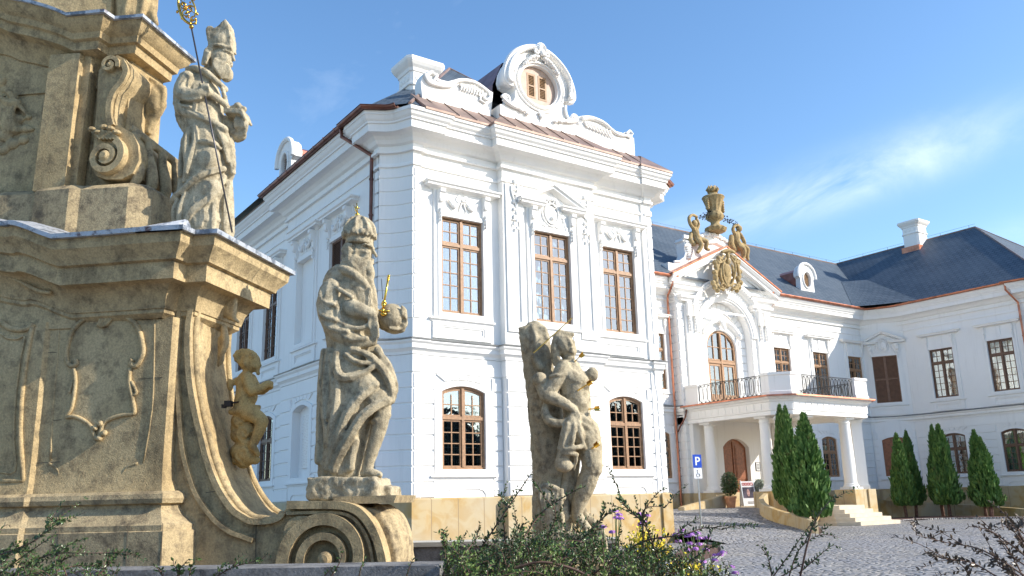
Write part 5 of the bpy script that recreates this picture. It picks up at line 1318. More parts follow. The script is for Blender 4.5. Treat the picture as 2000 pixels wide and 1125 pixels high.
# spotlight clamped to the buttress and an iron scroll behind the plinth
ls = empty('spotlight', tuple(s_.p(440, 790)), 'small black spotlight clamped to the stone sweep behind the cherub', 'spotlight')
q = Sculpt(TM, dN-.25, 440, 788); mb = MB()
def bxp(mb, S_, x0, x1, y0, y1, q0, q1): mb.add([S_.p(x, y, q_) for q_ in (q0, q1) for (x, y) in ((x0, y1), (x1, y1), (x1, y0), (x0, y0))], [(0, 1, 2, 3), (7, 6, 5, 4), (0, 4, 5, 1), (1, 5, 6, 2), (2, 6, 7, 3), (3, 7, 4, 0)])
bxp(mb, q, 440, 453, 783, 794, -6, 6); mb.build('lamp_head', M['iron'], ls)
mb = MB(); bxp(mb, q, 434, 441, 790, 797, -4, 4); mb.tube([q.p(453, 787), q.p(466, 785)], .006, 6); mb.build('bracket', M['iron'], ls)
# ================================================================ statues
def statue(name_, label, S_, x, y, cat='statue'):
    return empty('statue', tuple(S_.p(x, y)), label, cat)
# ---------------------------------------------------------------- crowned king with an orb
K = Sculpt(TM, dN-.30, 700, 700)
KING = statue('k', 'weathered stone king with tall crown and long curled beard holding a large orb', K, 690, 974)
# torso, cape and robe: broad masses
K.tube([(690, 545, -6, 30), (686, 590, -4, 42), (684, 640, -2, 42), (690, 690, 0, 44), (694, 740, 0, 50), (688, 800, 0, 46), (676, 860, 0, 42), (668, 905, 0, 40), (664, 928, 0, 38)], n=14)
K.tube([(648, 570, 4, 18), (644, 610, 4, 20), (655, 650, 4, 20), (660, 700, 2, 20), (654, 780, 2, 20), (646, 850, 2, 18), (640, 905, 0, 18), (640, 925, 0, 20)], n=12)
K.tube([(726, 690, 0, 22), (740, 730, 2, 24), (746, 765, 2, 24), (740, 800, 0, 22)], n=12)
K.tube([(700, 560, 12, 22), (712, 590, 10, 22), (712, 640, 6, 26)], n=12)
# collar of the cape
K.tube([(662, 530, 10, 10), (682, 534, 26, 9), (704, 546, 30, 9), (720, 562, 24, 8), (727, 590, 14, 6)], n=9)
K.tube([(662, 528, 4, 12), (650, 538, 0, 14), (642, 552, -2, 14)], n=9)
K.ell(664, 545, 0, 26, 22, 30)
# near upper arm in a wide sleeve, forearm crossing the body
K.tube([(656, 572, 24, 24), (652, 610, 30, 24), (664, 645, 34, 20), (690, 665, 36, 17), (716, 675, 34, 13), (738, 672, 30, 8)], n=12)
K.tube([(690, 608, 30, 17), (704, 612, 38, 17), (720, 616, 40, 14), (737, 622, 38, 11)], n=12)
for a in (((640, 585, 38), (648, 600, 50), (668, 606, 52)), ((634, 600, 36), (644, 625, 50), (672, 636, 54)), ((640, 628, 40), (660, 650, 52), (694, 658, 52)), ((656, 560, 36), (676, 575, 44), (700, 590, 44)), ((646, 560, 30), (640, 582, 44), (650, 610, 50)),
          ((672, 655, 50), (700, 672, 50), (728, 668, 44))):
    K.tube([(x, y, q, 5) for x, y, q in a], n=8)
K.tube([(670, 600, 44, 6), (680, 640, 46, 7), (712, 650, 44, 5), (734, 640, 38, 5)], n=8)
# near hand, hanging, five fingers
K.ell(741, 632, 38, 8, 12, 6, -8)
for i, (dx, ln) in enumerate(((-5, 24), (-1, 29), (3, 30), (7, 26))):
    K.tube([(740+dx, 638, 40, 3.1), (742+dx*1.1, 652, 41, 3.0), (741+dx*1.2, 640+ln, 37, 2.4)], n=7)
K.tube([(735, 628, 42, 3.4), (732, 640, 44, 3.0), (734, 650, 42, 2.6)], n=7)
# orb arm and far hand wrapped round the orb
K.tube([(716, 600, -22, 15), (740, 625, -22, 13), (764, 640, -16, 10), (782, 640, -8, 9)], n=10)
K.ell(765, 619, 4, 26, 26, 26)
K.ell(788, 632, -4, 8, 11, 10, 20)
for i in range(4): K.tube([(790, 634-i*7, -2+i*2, 3.6), (795, 624-i*5, 6+i, 3.4), (789, 617-i*5, 16+i, 3)], n=7)
K.tube([(784, 640, 0, 4), (776, 645, 10, 3.6), (766, 644, 18, 3)], n=7)
# chain on the breast
for i in range(10): K.ell(722+i*1.2+2*sin(i*1.7), 572+i*5.4, 26-1.4*i, 4, 4, 4)
# robe: long diagonal folds
F = [((652, 690, 30, 7), (648, 740, 34, 8), (645, 800, 34, 8), (650, 840, 34, 7), (648, 870, 30, 5)),
     ((638, 690, 14, 7), (634, 760, 18, 8), (632, 840, 18, 8), (628, 900, 16, 8)),
     ((672, 694, 44, 6), (674, 730, 50, 8), (690, 745, 52, 8), (722, 736, 44, 6), (745, 715, 34, 5)),
     ((674, 740, 46, 6), (672, 790, 48, 7), (664, 830, 46, 7), (656, 880, 38, 5)),
     ((742, 756, 34, 9), (722, 776, 44, 10), (698, 806, 50, 9), (682, 840, 48, 8), (664, 880, 40, 8), (650, 915, 32, 8)),
     ((762, 786, 22, 9), (740, 800, 38, 10), (715, 826, 46, 10), (696, 858, 44, 10), (676, 890, 38, 11), (664, 918, 32, 11)),
     ((700, 690, 44, 6), (730, 700, 40, 7), (752, 722, 30, 8), (768, 755, 20, 8), (768, 784, 14, 7)),
     ((744, 688, 24, 7), (760, 716, 20, 8), (772, 750, 8, 7), (768, 780, 4, 6)),
     ((690, 700, 46, 5), (714, 716, 48, 5), (742, 712, 36, 4)),
     ((706, 862, 34, 6), (698, 890, 34, 7), (694, 915, 30, 8)),
     ((660, 700, 38, 5), (664, 770, 42, 5), (656, 820, 42, 5))]
for i, f in enumerate(F):
    for dx in (-8, 8): K.tube([(x+dx*(.7+.1*((i+j) % 3)), y+(3*(-1)**j), q-1.5, 1.2 if j in (0, len(f)-1) else 2.8) for j, (x, y, q, r) in enumerate(f)], n=5)
for f in F: K.tube([(x, y, q+1.5, r+.6) for x, y, q, r in f], n=5)
K.ell(716, 758, 30, 34, 30, 22, 20); K.ell(735, 780, 20, 30, 24, 20)
# near leg and boots
K.tube([(752, 796, 14, 17), (746, 830, 16, 16), (735, 870, 16, 13.5), (724, 905, 16, 11), (722, 920, 16, 11)], n=12)
K.tube([(760, 812, 16, 9), (742, 824, 28, 6), (732, 826, 22, 5)], n=8); K.tube([(716, 924, 16, 9), (732, 925, 18, 9), (746, 928, 18, 7)], n=9)
for i in range(4): K.ell(747+i*.5, 929, 10+i*5, 4, 3.6, 2.6)
K.tube([(676, 880, 10, 22), (682, 915, 12, 18), (690, 924, 16, 12)], n=10); K.ell(676, 918, 20, 24, 14, 18)
# head in profile
K.tube([(700, 548, 0, 15), (702, 520, 0, 14)], n=10)
K.ell(702, 492, 0, 22, 26, 19); K.ell(711, 498, 0, 16, 19, 15); K.ell(724, 479, 0, 5, 9, 13); K.ell(720, 500, 9, 6, 7, 5)
K.tube([(727, 484, 0, 3.4), (731, 493, 0, 3.2), (735, 500, 0, 3.8)], n=7); K.ell(726, 483, 8, 5, 3, 6); K.ell(726, 483, -8, 5, 3, 6)
K.ell(727, 508, 0, 4, 3, 7); K.ell(726, 514, 0, 5, 3.6, 7); K.ell(717, 503, 11, 7, 8, 5)
K.ell(720, 491, 13, 3.4, 2.2, 3); K.tube([(709, 485, 17, 2.4), (718, 481.5, 18, 2.8), (728, 484, 11, 2.8)], n=6); K.tube([(713, 495, 16, 2), (720, 497, 16, 2), (726, 495, 11, 1.8)], n=6); K.tube([(722, 506, 13, 3), (712, 511, 17, 3.2), (706, 518, 18, 2.6)], n=6); K.ell(700, 496, 19, 4, 7, 4)
for i in range(7):
    y = 484+i*6.5; K.tube([(692-2*(i % 2), y, 21, 4), (683-3*(i % 2), y-1, 20, 4.4), (678-3*(i % 2)-.6*i, y+4, 18, 4), (685, y+7, 22, 3.2), (688, y+3, 24, 2.6)], n=7); K.ell(680-(i % 2)*2, y+2, 4, 6, 4.6, 8); K.ell(684, y, -10, 7, 5, 10)
for i in range(6): K.tube([(697+i*4, 506+i*1.6, 20-1.5*i, 4.2), (693+i*4.4, 520+i*3, 23-1.5*i, 4.6), (702+i*3, 530+i*4, 22-1.4*i, 4.2), (706+i*3, 543+i*4, 18-i, 3.6)], n=7)
K.tube([(722, 516, 8, 7), (727, 535, 8, 8), (724, 552, 8, 8), (731, 570, 8, 7), (733, 590, 6, 6), (736, 604, 6, 4)], n=9)
K.tube([(714, 512, -6, 9), (720, 540, -2, 9), (728, 570, 0, 7)], n=9)
for i in range(9): K.ell(722+4*sin(i*2.2)+i*1.4, 528+i*8, 14-.5*i, 5, 5, 4)
kb = K.bake('body', M['statue'], KING, vox=.0078, smooth=1, rough=.007, rs=.03, big=.005, bigs=.15)
# crown with fleurons
KC = Sculpt(TM, dN-.30, 700, 450)
KC.ell(701, 455, 0, 28, 30, 26)
KC.mb.lathe((0, 0, 0), [(0, 0), (26, 0), (27, 5), (25, 8), (27, 14), (31, 20), (29, 24), (0, 26)], 26, T=lambda x, y, z: KC.p(702+x, 479-z, y))
for i in range(11): a = 2*pi*i/11; KC.ell(702+30*cos(a), 459, 29*sin(a), 5, 7, 5); KC.ell(702+31*cos(a+.28), 464, 30*sin(a+.28), 3, 4, 3)
for a in (0, 45, 90, 135):
    KC.tube([(702+31*cos(radians(t))*cos(radians(a)), 457-33*sin(radians(t)), 29*cos(radians(t))*sin(radians(a)), 3.4) for t in range(0, 181, 20)], n=7, k=1)
for i in range(26): t = radians(25+(i*37) % 60); a = i*2.4; KC.ell(702+28*cos(t)*cos(a), 457-30*sin(t), 26*cos(t)*sin(a), 2.2, 2.2, 2.2)
KC.bake('crown', M['statue'], KING, vox=.008, smooth=1, rough=.005, rs=.03)
mb = MB(); mb.ell(K.p(698, 420), 5*K.k, n=12, m=8); mb.tube([K.p(698, 415), K.p(697, 397)], 1.2*K.k, 6); mb.tube([K.p(692, 404), K.p(702, 407)], 1.2*K.k, 6)
mb.tube([K.p(698, 415), K.p(694, 410), K.p(696, 404)], 1.3*K.k, 6); mb.build('crown_cross', M['gold'], KING, smooth=True)
mb = MB(); a, b = K.p(755, 617, 32), K.p(767, 545, 30)
mb.tube([a, b], 2.3*K.k, 8)
for t in (.05, .2, .28, .88, .93, .98): mb.ell(a.lerp(b, t), (4.2 if t < .5 else 3)*K.k, n=9, m=6)
mb.tube([a+(b-a)*.06-eA*.03, a+(b-a)*.03+eA*.05], 1.8*K.k, 7); mb.tube([a+(b-a)*.24-eA*.018, a+(b-a)*.24+eA*.02], 2.2*K.k, 7); mb.ell(K.p(757, 620, 30), (7*K.k, 7*K.k, 4*K.k), n=10, m=6)
mb.build('orb_cross', M['gold'], KING, smooth=True)
mb = MB(); mb.tube([K.p(754, 590, 26), K.p(751, 550, 24)], .7*K.k, 5); mb.build('rod', M['iron'], KING)
KP = Sculpt(TM, dN-.30, 690, 955)
KP.slab([(617, 934), (660, 931), (700, 933), (747, 933), (752, 942), (752, 976), (617, 978), (614, 955)], -.2/KP.k, .2/KP.k)
KP.slab([(740, 945), (768, 950), (770, 976), (740, 976)], -.24/KP.k, .08/KP.k)
KP.bake('rock_plinth', M['statue'], KING, vox=.012, smooth=2, rough=.03, rs=.05, big=.02, bigs=.12)
mb = MB(); qs = Sculpt(TM, dN-.55, 606, 972)
mb.tube([qs.p(x, y) for x, y in [(616, 976), (610, 975), (606, 972), (600, 966), (600, 974), (604, 977), (607, 973)]], .006, 6); tag(mb.build('iron_hook', M['iron'], smooth=True), 'small curled black iron hook behind the king plinth', 'hook')

# ---------------------------------------------------------------- bishop on the lower cornice
Bp = Sculpt(TM, -.62, 410, 250)
BISH = statue('b', 'stone bishop in mitre and cope holding a book and a gilded crozier', Bp, 405, 452)
Bp.tube([(402, 150, 0, 20), (396, 180, 0, 34), (396, 215, 0, 40), (400, 250, 0, 38), (406, 290, 0, 38), (408, 330, 0, 40), (404, 370, 0, 42), (400, 410, 0, 42), (402, 446, 0, 42)], n=14)
Bp.tube([(372, 160, 6, 15), (362, 195, 8, 15), (362, 235, 8, 14), (378, 262, 12, 13)], n=11)
Bp.tube([(372, 280, 6, 16), (370, 330, 6, 16), (366, 380, 6, 18), (358, 415, 4, 17), (358, 440, 4, 16)], n=11)
Bp.tube([(444, 280, 0, 14), (448, 320, 0, 13), (446, 342, 0, 12)], n=10); Bp.tube([(436, 350, -4, 16), (440, 400, -4, 15), (441, 455, -4, 15)], n=10)
# hood / collar
Bp.tube([(372, 140, 8, 7), (392, 144, 22, 7), (412, 152, 26, 7), (430, 166, 20, 6), (444, 178, 8, 6)], n=9); Bp.ell(385, 152, 0, 18, 14, 20)
for i in range(5): Bp.ell(441+i*1.5, 181+7*i, 14-i, 5, 5, 5)
# near sleeve and hand on the staff
Bp.tube([(378, 168, 26, 18), (372, 196, 34, 17), (392, 205, 40, 14), (410, 202, 42, 12), (424, 198, 40, 9)], n=12)
Bp.tube([(360, 190, 24, 10), (366, 225, 32, 10), (390, 238, 36, 8), (420, 246, 34, 7), (448, 262, 22, 8)], n=10)
Bp.ell(422, 194, 42, 9, 7, 6)
for i in range(4): Bp.tube([(415+i*4, 186, 46, 2.6), (417+i*4, 192, 50, 2.7), (417+i*4, 199, 46, 2.4)], n=7)
Bp.tube([(410, 190, 44, 3), (414, 186, 50, 2.6)], n=6)
Bp.tube([(430, 200, 30, 8), (440, 206, 22, 7), (448, 212, 14, 6)], n=8)
for a in (((385, 160, 34), (384, 180, 40)), ((374, 210, 44), (392, 216, 48), (412, 212, 46)), ((362, 200, 30), (370, 222, 42), (392, 228, 44)), ((352, 200, 14), (354, 235, 18)), ((378, 232, 40), (405, 244, 42), (440, 258, 30)), ((400, 218, 42), (396, 240, 38)), ((388, 168, 38), (378, 185, 46), (374, 200, 48))):
    Bp.tube([(x, y, q, 3.6) for x, y, q in a], n=7)
# lower robe folds
F = [((384, 268, 34, 5), (382, 300, 38, 7), (384, 340, 38, 6), (376, 366, 34, 4)), ((374, 272, 22, 5), (368, 310, 24, 6), (364, 350, 22, 5)), ((398, 262, 36, 5), (400, 290, 38, 6), (392, 320, 40, 6), (384, 352, 38, 5)),
     ((448, 270, 14, 6), (455, 300, 10, 6), (458, 340, 8, 6)), ((436, 262, 26, 5), (446, 285, 22, 5), (452, 320, 14, 5)),
     ((412, 292, 38, 5), (430, 292, 34, 5), (440, 300, 26, 4)), ((446, 338, 20, 6), (424, 352, 38, 7), (402, 366, 44, 7), (378, 384, 40, 6), (354, 394, 26, 6), (345, 400, 16, 5)),
     ((362, 400, 26, 6), (354, 420, 24, 7), (352, 440, 20, 6)), ((380, 392, 36, 5), (370, 420, 36, 6), (368, 444, 34, 6)),
     ((444, 352, 14, 6), (436, 380, 26, 8), (420, 405, 36, 9), (396, 425, 40, 9), (384, 444, 36, 7)), ((450, 360, 6, 5), (446, 400, 12, 6), (444, 455, 10, 5)), ((432, 400, 26, 5), (430, 430, 28, 6), (428, 455, 26, 5)), ((412, 425, 36, 5), (408, 450, 34, 6))]
for i, f in enumerate(F):
    for dx in (-6, 6): Bp.tube([(x+dx*(.7+.1*((i+j) % 3)), y+(3*(-1)**j), q-1.2, 1 if j in (0, len(f)-1) else 2.3) for j, (x, y, q, r) in enumerate(f)], n=5)
for f in F: Bp.tube([(x, y, q+1, r+.5) for x, y, q, r in f], n=5)
Bp.ell(418, 325, 26, 24, 30, 18, 15); Bp.ell(420, 380, 22, 26, 26, 22, 30)
# far arm, book, fruits
Bp.tube([(436, 230, -16, 12), (456, 262, -10, 12), (470, 262, -6, 10)], n=10); Bp.ell(470, 248, -2, 10, 16, 9, 10)
for i in range(4): Bp.tube([(462+i*6, 250, 6, 3.4), (463+i*6, 238, 8, 3.2), (464+i*6, 230+i, 4, 3)], n=7)
Bp.tube([(478, 262, 0, 4), (484, 248, 4, 3.6), (484, 238, 2, 3)], n=7)
Bp.slab([(443, 217), (478, 218), (486, 237), (482, 240), (474, 228), (443, 227)], -20, 16)
for x, y, r in ((466, 209, 8), (478, 215, 6), (456, 213, 6), (470, 212, 7)): Bp.ell(x, y, 4, r, r*.95, r)
# head, beard, mitre
Bp.tube([(420, 150, 0, 13), (426, 125, 0, 12)], n=9); Bp.ell(431, 116, 0, 22, 22, 18); Bp.ell(440, 120, 0, 14, 17, 14)
Bp.tube([(454, 103, 0, 3.4), (455, 110, 0, 3), (457, 117, 0, 3.2)], n=6); Bp.ell(452, 106, 6, 4, 2.4, 5); Bp.ell(452, 124, 0, 3.4, 2.4, 5); Bp.ell(451, 129, 0, 4, 3, 5); Bp.ell(446, 112.5, 11, 3, 2, 2.4); Bp.tube([(438, 107, 15, 2), (446, 104.5, 14, 2.4), (453, 106, 8, 2.2)], n=6); Bp.tube([(448, 125, 9, 2.2), (440, 129, 14, 2.4), (436, 135, 16, 2)], n=6); Bp.ell(446, 120, 9, 5, 6, 4)
for i in range(6): Bp.tube([(422-2*i, 102+i*5, 18, 3.4), (412-1.4*i, 105+i*5, 18, 3.8), (410-i, 111+i*4.6, 19, 3.6), (417-i, 114+i*4, 21, 3)], n=7); Bp.ell(410-.5*i, 108+5*i, 4, 6, 5, 9)
for i in range(7): Bp.tube([(427+i*4, 124+i*1.6, 18-1.7*i, 3), (426+i*4.2, 136+i, 19-1.7*i, 3.4), (433+i*3, 148-i*.2, 17-1.6*i, 3.2), (438+i*1.6, 158-i*.6, 12-1.2*i, 2.6)], n=7)
Bp.ell(443, 146, 0, 13, 16, 12)
Bp.slab([(413, 102), (407, 64), (411, 57), (418, 56), (424, 62), (436, 52), (446, 44), (452, 54), (456, 78), (457, 102)], -14, 14)
Bp.ell(434, 84, 0, 24, 22, 19); Bp.ell(415, 63, 0, 7, 7, 12); Bp.tube([(412, 98, 12, 3.2), (434, 97, 20, 3.2), (456, 100, 10, 3.2)], n=7)
Bp.bake('body', M['statue_warm'], BISH, vox=.0072, smooth=1, rough=.006, rs=.03, big=.004, bigs=.12)
mb = MB(); mb.tube([Bp.p(394, 76, 44), Bp.p(473, 467, 44)], 1.7*Bp.k, 8); mb.build('staff', simple('dark_steel_staff', (.09, .085, .09), .35, .6), BISH, smooth=True)
mb = MB(); B3 = lambda x, y, q=0: Bp.p(x, y, 44+q)
mb.ell(B3(394, 75), 4.5*Bp.k, n=10, m=7)
loop = [(393, 70), (381, 62), (373, 48), (369, 30), (371, 17), (380, 14), (390, 18), (398, 30), (402, 44), (400, 55)]
LP = smoothline([B3(x, y) for x, y in loop], 4); mb.tube(LP, [3.0*Bp.k*(1-.5*i/len(LP)) for i in range(len(LP))], 8)
for x, y in ((362, 16), (359, 14), (373, 8), (379, 12), (371, 6), (399, 22), (405, 50), (402, 60), (367, 46), (376, 58), (396, 62), (402, 68), (388, 16)): mb.ell(B3(x, y), (2.6*Bp.k, 2.6*Bp.k, 3.6*Bp.k), n=7, m=5)
mb.tube([B3(369, 18), B3(364, 14), B3(360, 15)], 1.2*Bp.k, 5); mb.tube([B3(374, 14), B3(373, 6)], 1.6*Bp.k, 5)
mb.tube([B3(x, y) for x, y in [(398, 62)]+[(398+6*cos(a), 62+7*sin(a)) for a in [i*.6 for i in range(9)]]], 1.6*Bp.k, 6)
for sx, (cx1, cy1) in ((1, (380, 34)), (-1, (390, 40)), (1, (384, 48))):
    mb.tube([B3(x, y, 2*sx) for x, y in spiral(cx1, cy1, 8, 2, .5*sx, 1.3*sx, 16)], 1.5*Bp.k, 6)
for i in range(12): mb.ell(B3(382+9*sin(i*1.9), 24+3.1*i, 3*cos(i*2.3)), (2.2*Bp.k, 2.6*Bp.k, 2.2*Bp.k), n=6, m=4)
for x, y in ((372, 22), (375, 40), (397, 36), (399, 48)): mb.tube([B3(x, y), B3(385, 36)], .9*Bp.k, 5)
mb.build('crozier_head', simple('aged_gilding', (.62, .36, .07), .3, 1, .4, 30), BISH, smooth=True)

# ---------------------------------------------------------------- saint bound to a tree trunk
S0 = at(1100, 900, 8.2); TSb = frame(S0.x, S0.y, THM)
Sb = Sculpt(TSb, 0, 1100, 850)
SEB = statue('s', 'stone martyr bound to a broken tree trunk with gilded arrows stuck in him', Sb, 1100, 1085)
Tk = Sculpt(TSb, -.12, 1070, 850)
Tk.tube([(1044, 655, 0, 29), (1052, 720, 0, 31), (1062, 780, 0, 33), (1070, 850, 0, 35), (1078, 920, 0, 38), (1080, 990, 0, 40), (1082, 1060, 0, 42)], n=16)
Tk.tube([(1026, 652, 4, 13), (1034, 700, 4, 13), (1042, 760, 4, 13)]); Tk.ell(1020, 650, 0, 9, 8, 16); Tk.ell(1058, 650, 6, 14, 10, 18)
Tk.tube([(1045, 650, 22, 6), (1050, 670, 28, 8), (1046, 700, 28, 7), (1058, 720, 28, 9)], n=8); Tk.ell(1056, 722, 26, 12, 10, 10)
Tk.slab([(1014, 643), (1032, 638), (1066, 641), (1072, 665), (1060, 690), (1020, 690)], -22, 22)
Tk.bake('tree_trunk', M['statue'], SEB, vox=.014, smooth=1, rough=.025, rs=.06, big=.02, bigs=.15)
def h_(*a): return Sb.tube(*a)
Sb.tube([(1114, 722, 4, 22), (1120, 750, 6, 30), (1126, 785, 6, 29), (1128, 815, 4, 27), (1134, 845, 2, 30)], n=14)      # torso
Sb.tube([(1104, 728, 14, 20), (1116, 742, 22, 18), (1134, 748, 18, 18)], n=12); Sb.ell(1138, 752, 18, 16, 16, 14); Sb.ell(1116, 752, 24, 14, 16, 12); Sb.ell(1130, 790, 22, 18, 22, 14)
Sb.tube([(1112, 722, 6, 14), (1112, 705, 8, 13), (1108, 690, 8, 13)], n=10)
Sb.ell(1102, 676, 8, 22, 27, 21, -35); Sb.ell(1109, 682, 10, 17, 21, 16, -40)
Sb.tube([(1104, 660, 14, 4), (1112, 668, 22, 4.4), (1117, 676, 24, 4)], n=7); Sb.ell(1108, 672, 24, 6, 3, 4, 40); Sb.ell(1118, 684, 22, 4, 3, 4, 40); Sb.ell(1119, 690, 18, 6, 5, 6, 40)
Sb.tube([(1122, 670, 16, 3), (1121, 678, 16, 3.4)], n=6)
for i in range(7): Sb.tube([(1088-i*.5, 656+i*5, 14+i*1.5, 5.5), (1082, 676+i*5, 18, 5), (1080+i, 700+i*2.5, 18, 4)], n=7)
for i in range(5): Sb.tube([(1094+i*6, 650+i*1.5, 12, 5), (1088+i*3, 662, 18, 4.5)], n=6)
Sb.tube([(1086, 690, 18, 7), (1092, 708, 20, 6), (1104, 716, 22, 4)], n=8)
# near arm: upper arm down to the left, forearm back across the waist
Sb.tube([(1102, 722, 22, 17), (1094, 740, 30, 16), (1080, 762, 34, 14), (1068, 776, 36, 13.5)], n=12)
Sb.tube([(1068, 776, 36, 13.5), (1088, 784, 40, 12.5), (1108, 794, 40, 10), (1122, 804, 38, 8)], n=12)
Sb.tube([(1078, 741, 44, 3.4), (1092, 738, 46, 3.4), (1106, 744, 36, 3.4), (1110, 748, 28, 3)], n=7)
Sb.ell(1124, 812, 38, 9, 11, 6, 20)
for i, (dx, dy) in enumerate(((-8, 18), (-3, 21), (2, 21), (7, 17))): Sb.tube([(1122+dx*.6, 814, 42, 3.2), (1122+dx, 824, 43, 3.1), (1120+dx*1.2, 814+dy, 40, 2.5)], n=7)
Sb.tube([(1130, 808, 40, 3.2), (1134, 818, 42, 2.8), (1133, 826, 40, 2.4)], n=7)
Sb.ell(1057, 746, 34, 15, 15, 14); Sb.tube([(1057, 748, 30, 12), (1066, 772, 34, 13)], n=9)
# raised broken arm on the far side
Sb.tube([(1136, 738, -2, 15), (1148, 736, 0, 12), (1158, 730, 2, 12)], n=10); Sb.ell(1156, 732, 2, 13, 15, 12, 15)
# sash loop and loin cloth
Sb.tube([(1068, 790, 26, 6), (1068, 812, 34, 9), (1080, 828, 38, 10), (1100, 830, 40, 9), (1120, 824, 38, 9)], n=10)
Sb.tube([(1122, 812, 30, 8), (1144, 824, 28, 8), (1160, 836, 18, 7)], n=9); Sb.tube([(1126, 822, 34, 6), (1146, 836, 30, 6), (1163, 846, 16, 6)], n=8)
Sb.tube([(1118, 826, 40, 12), (1114, 850, 44, 14), (1106, 880, 44, 13), (1100, 905, 42, 12)], n=11)
for a in (((1112, 832, 52), (1104, 870, 56), (1092, 905, 50)), ((1124, 832, 50), (1122, 858, 56), (1116, 880, 54)), ((1132, 830, 44), (1136, 855, 48), (1142, 876, 40)), ((1106, 882, 56), (1124, 878, 56), (1142, 874, 42)), ((1100, 888, 54), (1118, 888, 54), (1128, 890, 46)), ((1104, 840, 50), (1096, 880, 50))):
    Sb.tube([(x, y, q, 5) for x, y, q in a], n=8)
Sb.ell(1104, 911, 44, 17, 13, 12); Sb.tube([(1124, 888, 46, 5), (1127, 900, 44, 4), (1122, 918, 36, 3)], n=7)
Sb.ell(1128, 852, 34, 16, 22, 14)
# legs
Sb.tube([(1146, 840, 6, 25), (1152, 872, 12, 24), (1156, 900, 18, 21), (1158, 915, 20, 20)], n=14)
Sb.ell(1162, 910, 24, 15, 16, 13)
Sb.tube([(1156, 914, 18, 19), (1146, 945, 14, 19), (1134, 975, 10, 15), (1128, 1000, 8, 12), (1130, 1012, 8, 12)], n=13)
Sb.tube([(1130, 1012, 10, 12), (1142, 1026, 16, 10), (1154, 1038, 18, 7)], n=10)
for i in range(5): Sb.tube([(1150-i, 1034+.6*i, 12+5*i, 3.4), (1158-2*i, 1042+.5*i, 12+5*i, 3)], n=6)
Sb.tube([(1118, 860, -6, 22), (1112, 910, -8, 20), (1116, 960, -10, 16), (1134, 998, -14, 11), (1152, 1018, -14, 9), (1174, 1028, -12, 7)], n=11)
Sb.tube([(1108, 930, 4, 10), (1100, 970, 6, 9), (1104, 1010, 6, 10)], n=8)
# cloth-covered stump at the foot
Sb.ell(1078, 975, 22, 26, 22, 20); Sb.tube([(1054, 960, 26, 6), (1070, 950, 34, 7), (1090, 956, 36, 6), (1102, 972, 30, 6)], n=8)
for i in range(6): Sb.tube([(1060+8*i, 958, 36, 4), (1058+8*i, 975, 40, 4.4), (1062+7*i, 1000, 34, 5), (1060+8*i, 1030, 26, 5)], n=7)
Sb.ell(1078, 1010, 12, 28, 40, 24)
# rock base
Sb.slab([(1042, 1042), (1100, 1036), (1150, 1042), (1180, 1034), (1186, 1060), (1190, 1110), (1040, 1110)], -26, 40)
Sb.bake('body', M['statue'], SEB, vox=.0095, smooth=1, rough=.010, rs=.035, big=.008, bigs=.15)
mb = MB(); mb.tube([Sb.p(1046, 696, 44), Sb.p(1118, 623, 10)], 1.1*Sb.k, 6); mb.build('arrow', M['gold'], SEB)
def arrow(x0, y0, q0, x1, y1, q1):
    mb = MB(); a, b = Sb.p(x0, y0, q0), Sb.p(x1, y1, q1); mb.tube([a, b], 1.2*Sb.k, 6)
    e = (b-a).normalized(); u = e.orthogonal().normalized()
    for k in range(3):
        w_ = Matrix.Rotation(2*pi*k/3+.5, 3, e) @ u
        vs = [b-e*12*Sb.k, b-e*9*Sb.k+w_*5*Sb.k, b+e*1*Sb.k+w_*5.5*Sb.k, b-e*2*Sb.k]; th = e.cross(w_)*.5*Sb.k
        mb.add([v+th for v in vs]+[v-th for v in vs], [(0, 1, 2, 3), (7, 6, 5, 4), (0, 4, 5, 1), (1, 5, 6, 2), (2, 6, 7, 3), (3, 7, 4, 0)])
    mb.build('arrow', M['gold'], SEB)
arrow(1120, 712, 16, 1140, 693, 22); arrow(1128, 768, 34, 1157, 751, 44); arrow(1150, 801, 20, 1172, 800, 26); arrow(1152, 882, 34, 1170, 868, 40)

# ---------------------------------------------------------------- cherub on clouds in front of the sweep
Pu = Sculpt(TM, dN-.34, 485, 800)
PUT = statue('p', 'small naked stone cherub with clasped hands sitting on curling clouds', Pu, 478, 910)
Pu.ell(488, 707, 0, 21, 21, 18); Pu.ell(496, 712, 0, 14, 15, 14); Pu.ell(509, 714, 0, 3, 3, 3); Pu.ell(504, 722, 0, 4, 3, 5); Pu.ell(503, 706, 8, 4, 2.4, 4); Pu.ell(500, 716, 9, 6, 6, 5); Pu.ell(504, 729, 0, 4, 4, 6); Pu.ell(484, 714, 17, 3.4, 5, 3)
for i in range(12): a = i*.55; Pu.ell(482+16*cos(a), 702+15*sin(a)*.9-3, 9+4*cos(i), 6, 5, 7)
for i in range(6): Pu.ell(474+5*i, 690+abs(i-3), 6, 5, 4, 8)
Pu.tube([(483, 728, 0, 10), (480, 742, 0, 18), (480, 765, 0, 19), (478, 785, 2, 20), (478, 802, 2, 22)], n=13); Pu.ell(490, 775, 2, 14, 18, 15)
Pu.tube([(488, 738, 14, 10), (492, 752, 18, 10), (500, 766, 20, 9.5)], n=10); Pu.tube([(500, 766, 20, 9.5), (514, 762, 18, 8.5), (526, 752, 14, 7)], n=10)
Pu.tube([(486, 738, -14, 10), (500, 762, -16, 9), (520, 756, -6, 7)], n=9); Pu.ell(529, 750, 10, 7, 6, 6); Pu.ell(527, 756, 0, 7, 6, 6)
for i in range(4): Pu.tube([(528, 747+3*i, 12, 2.4), (534, 747+3*i, 8, 2.3), (533, 749+3*i, 2, 2)], n=6)
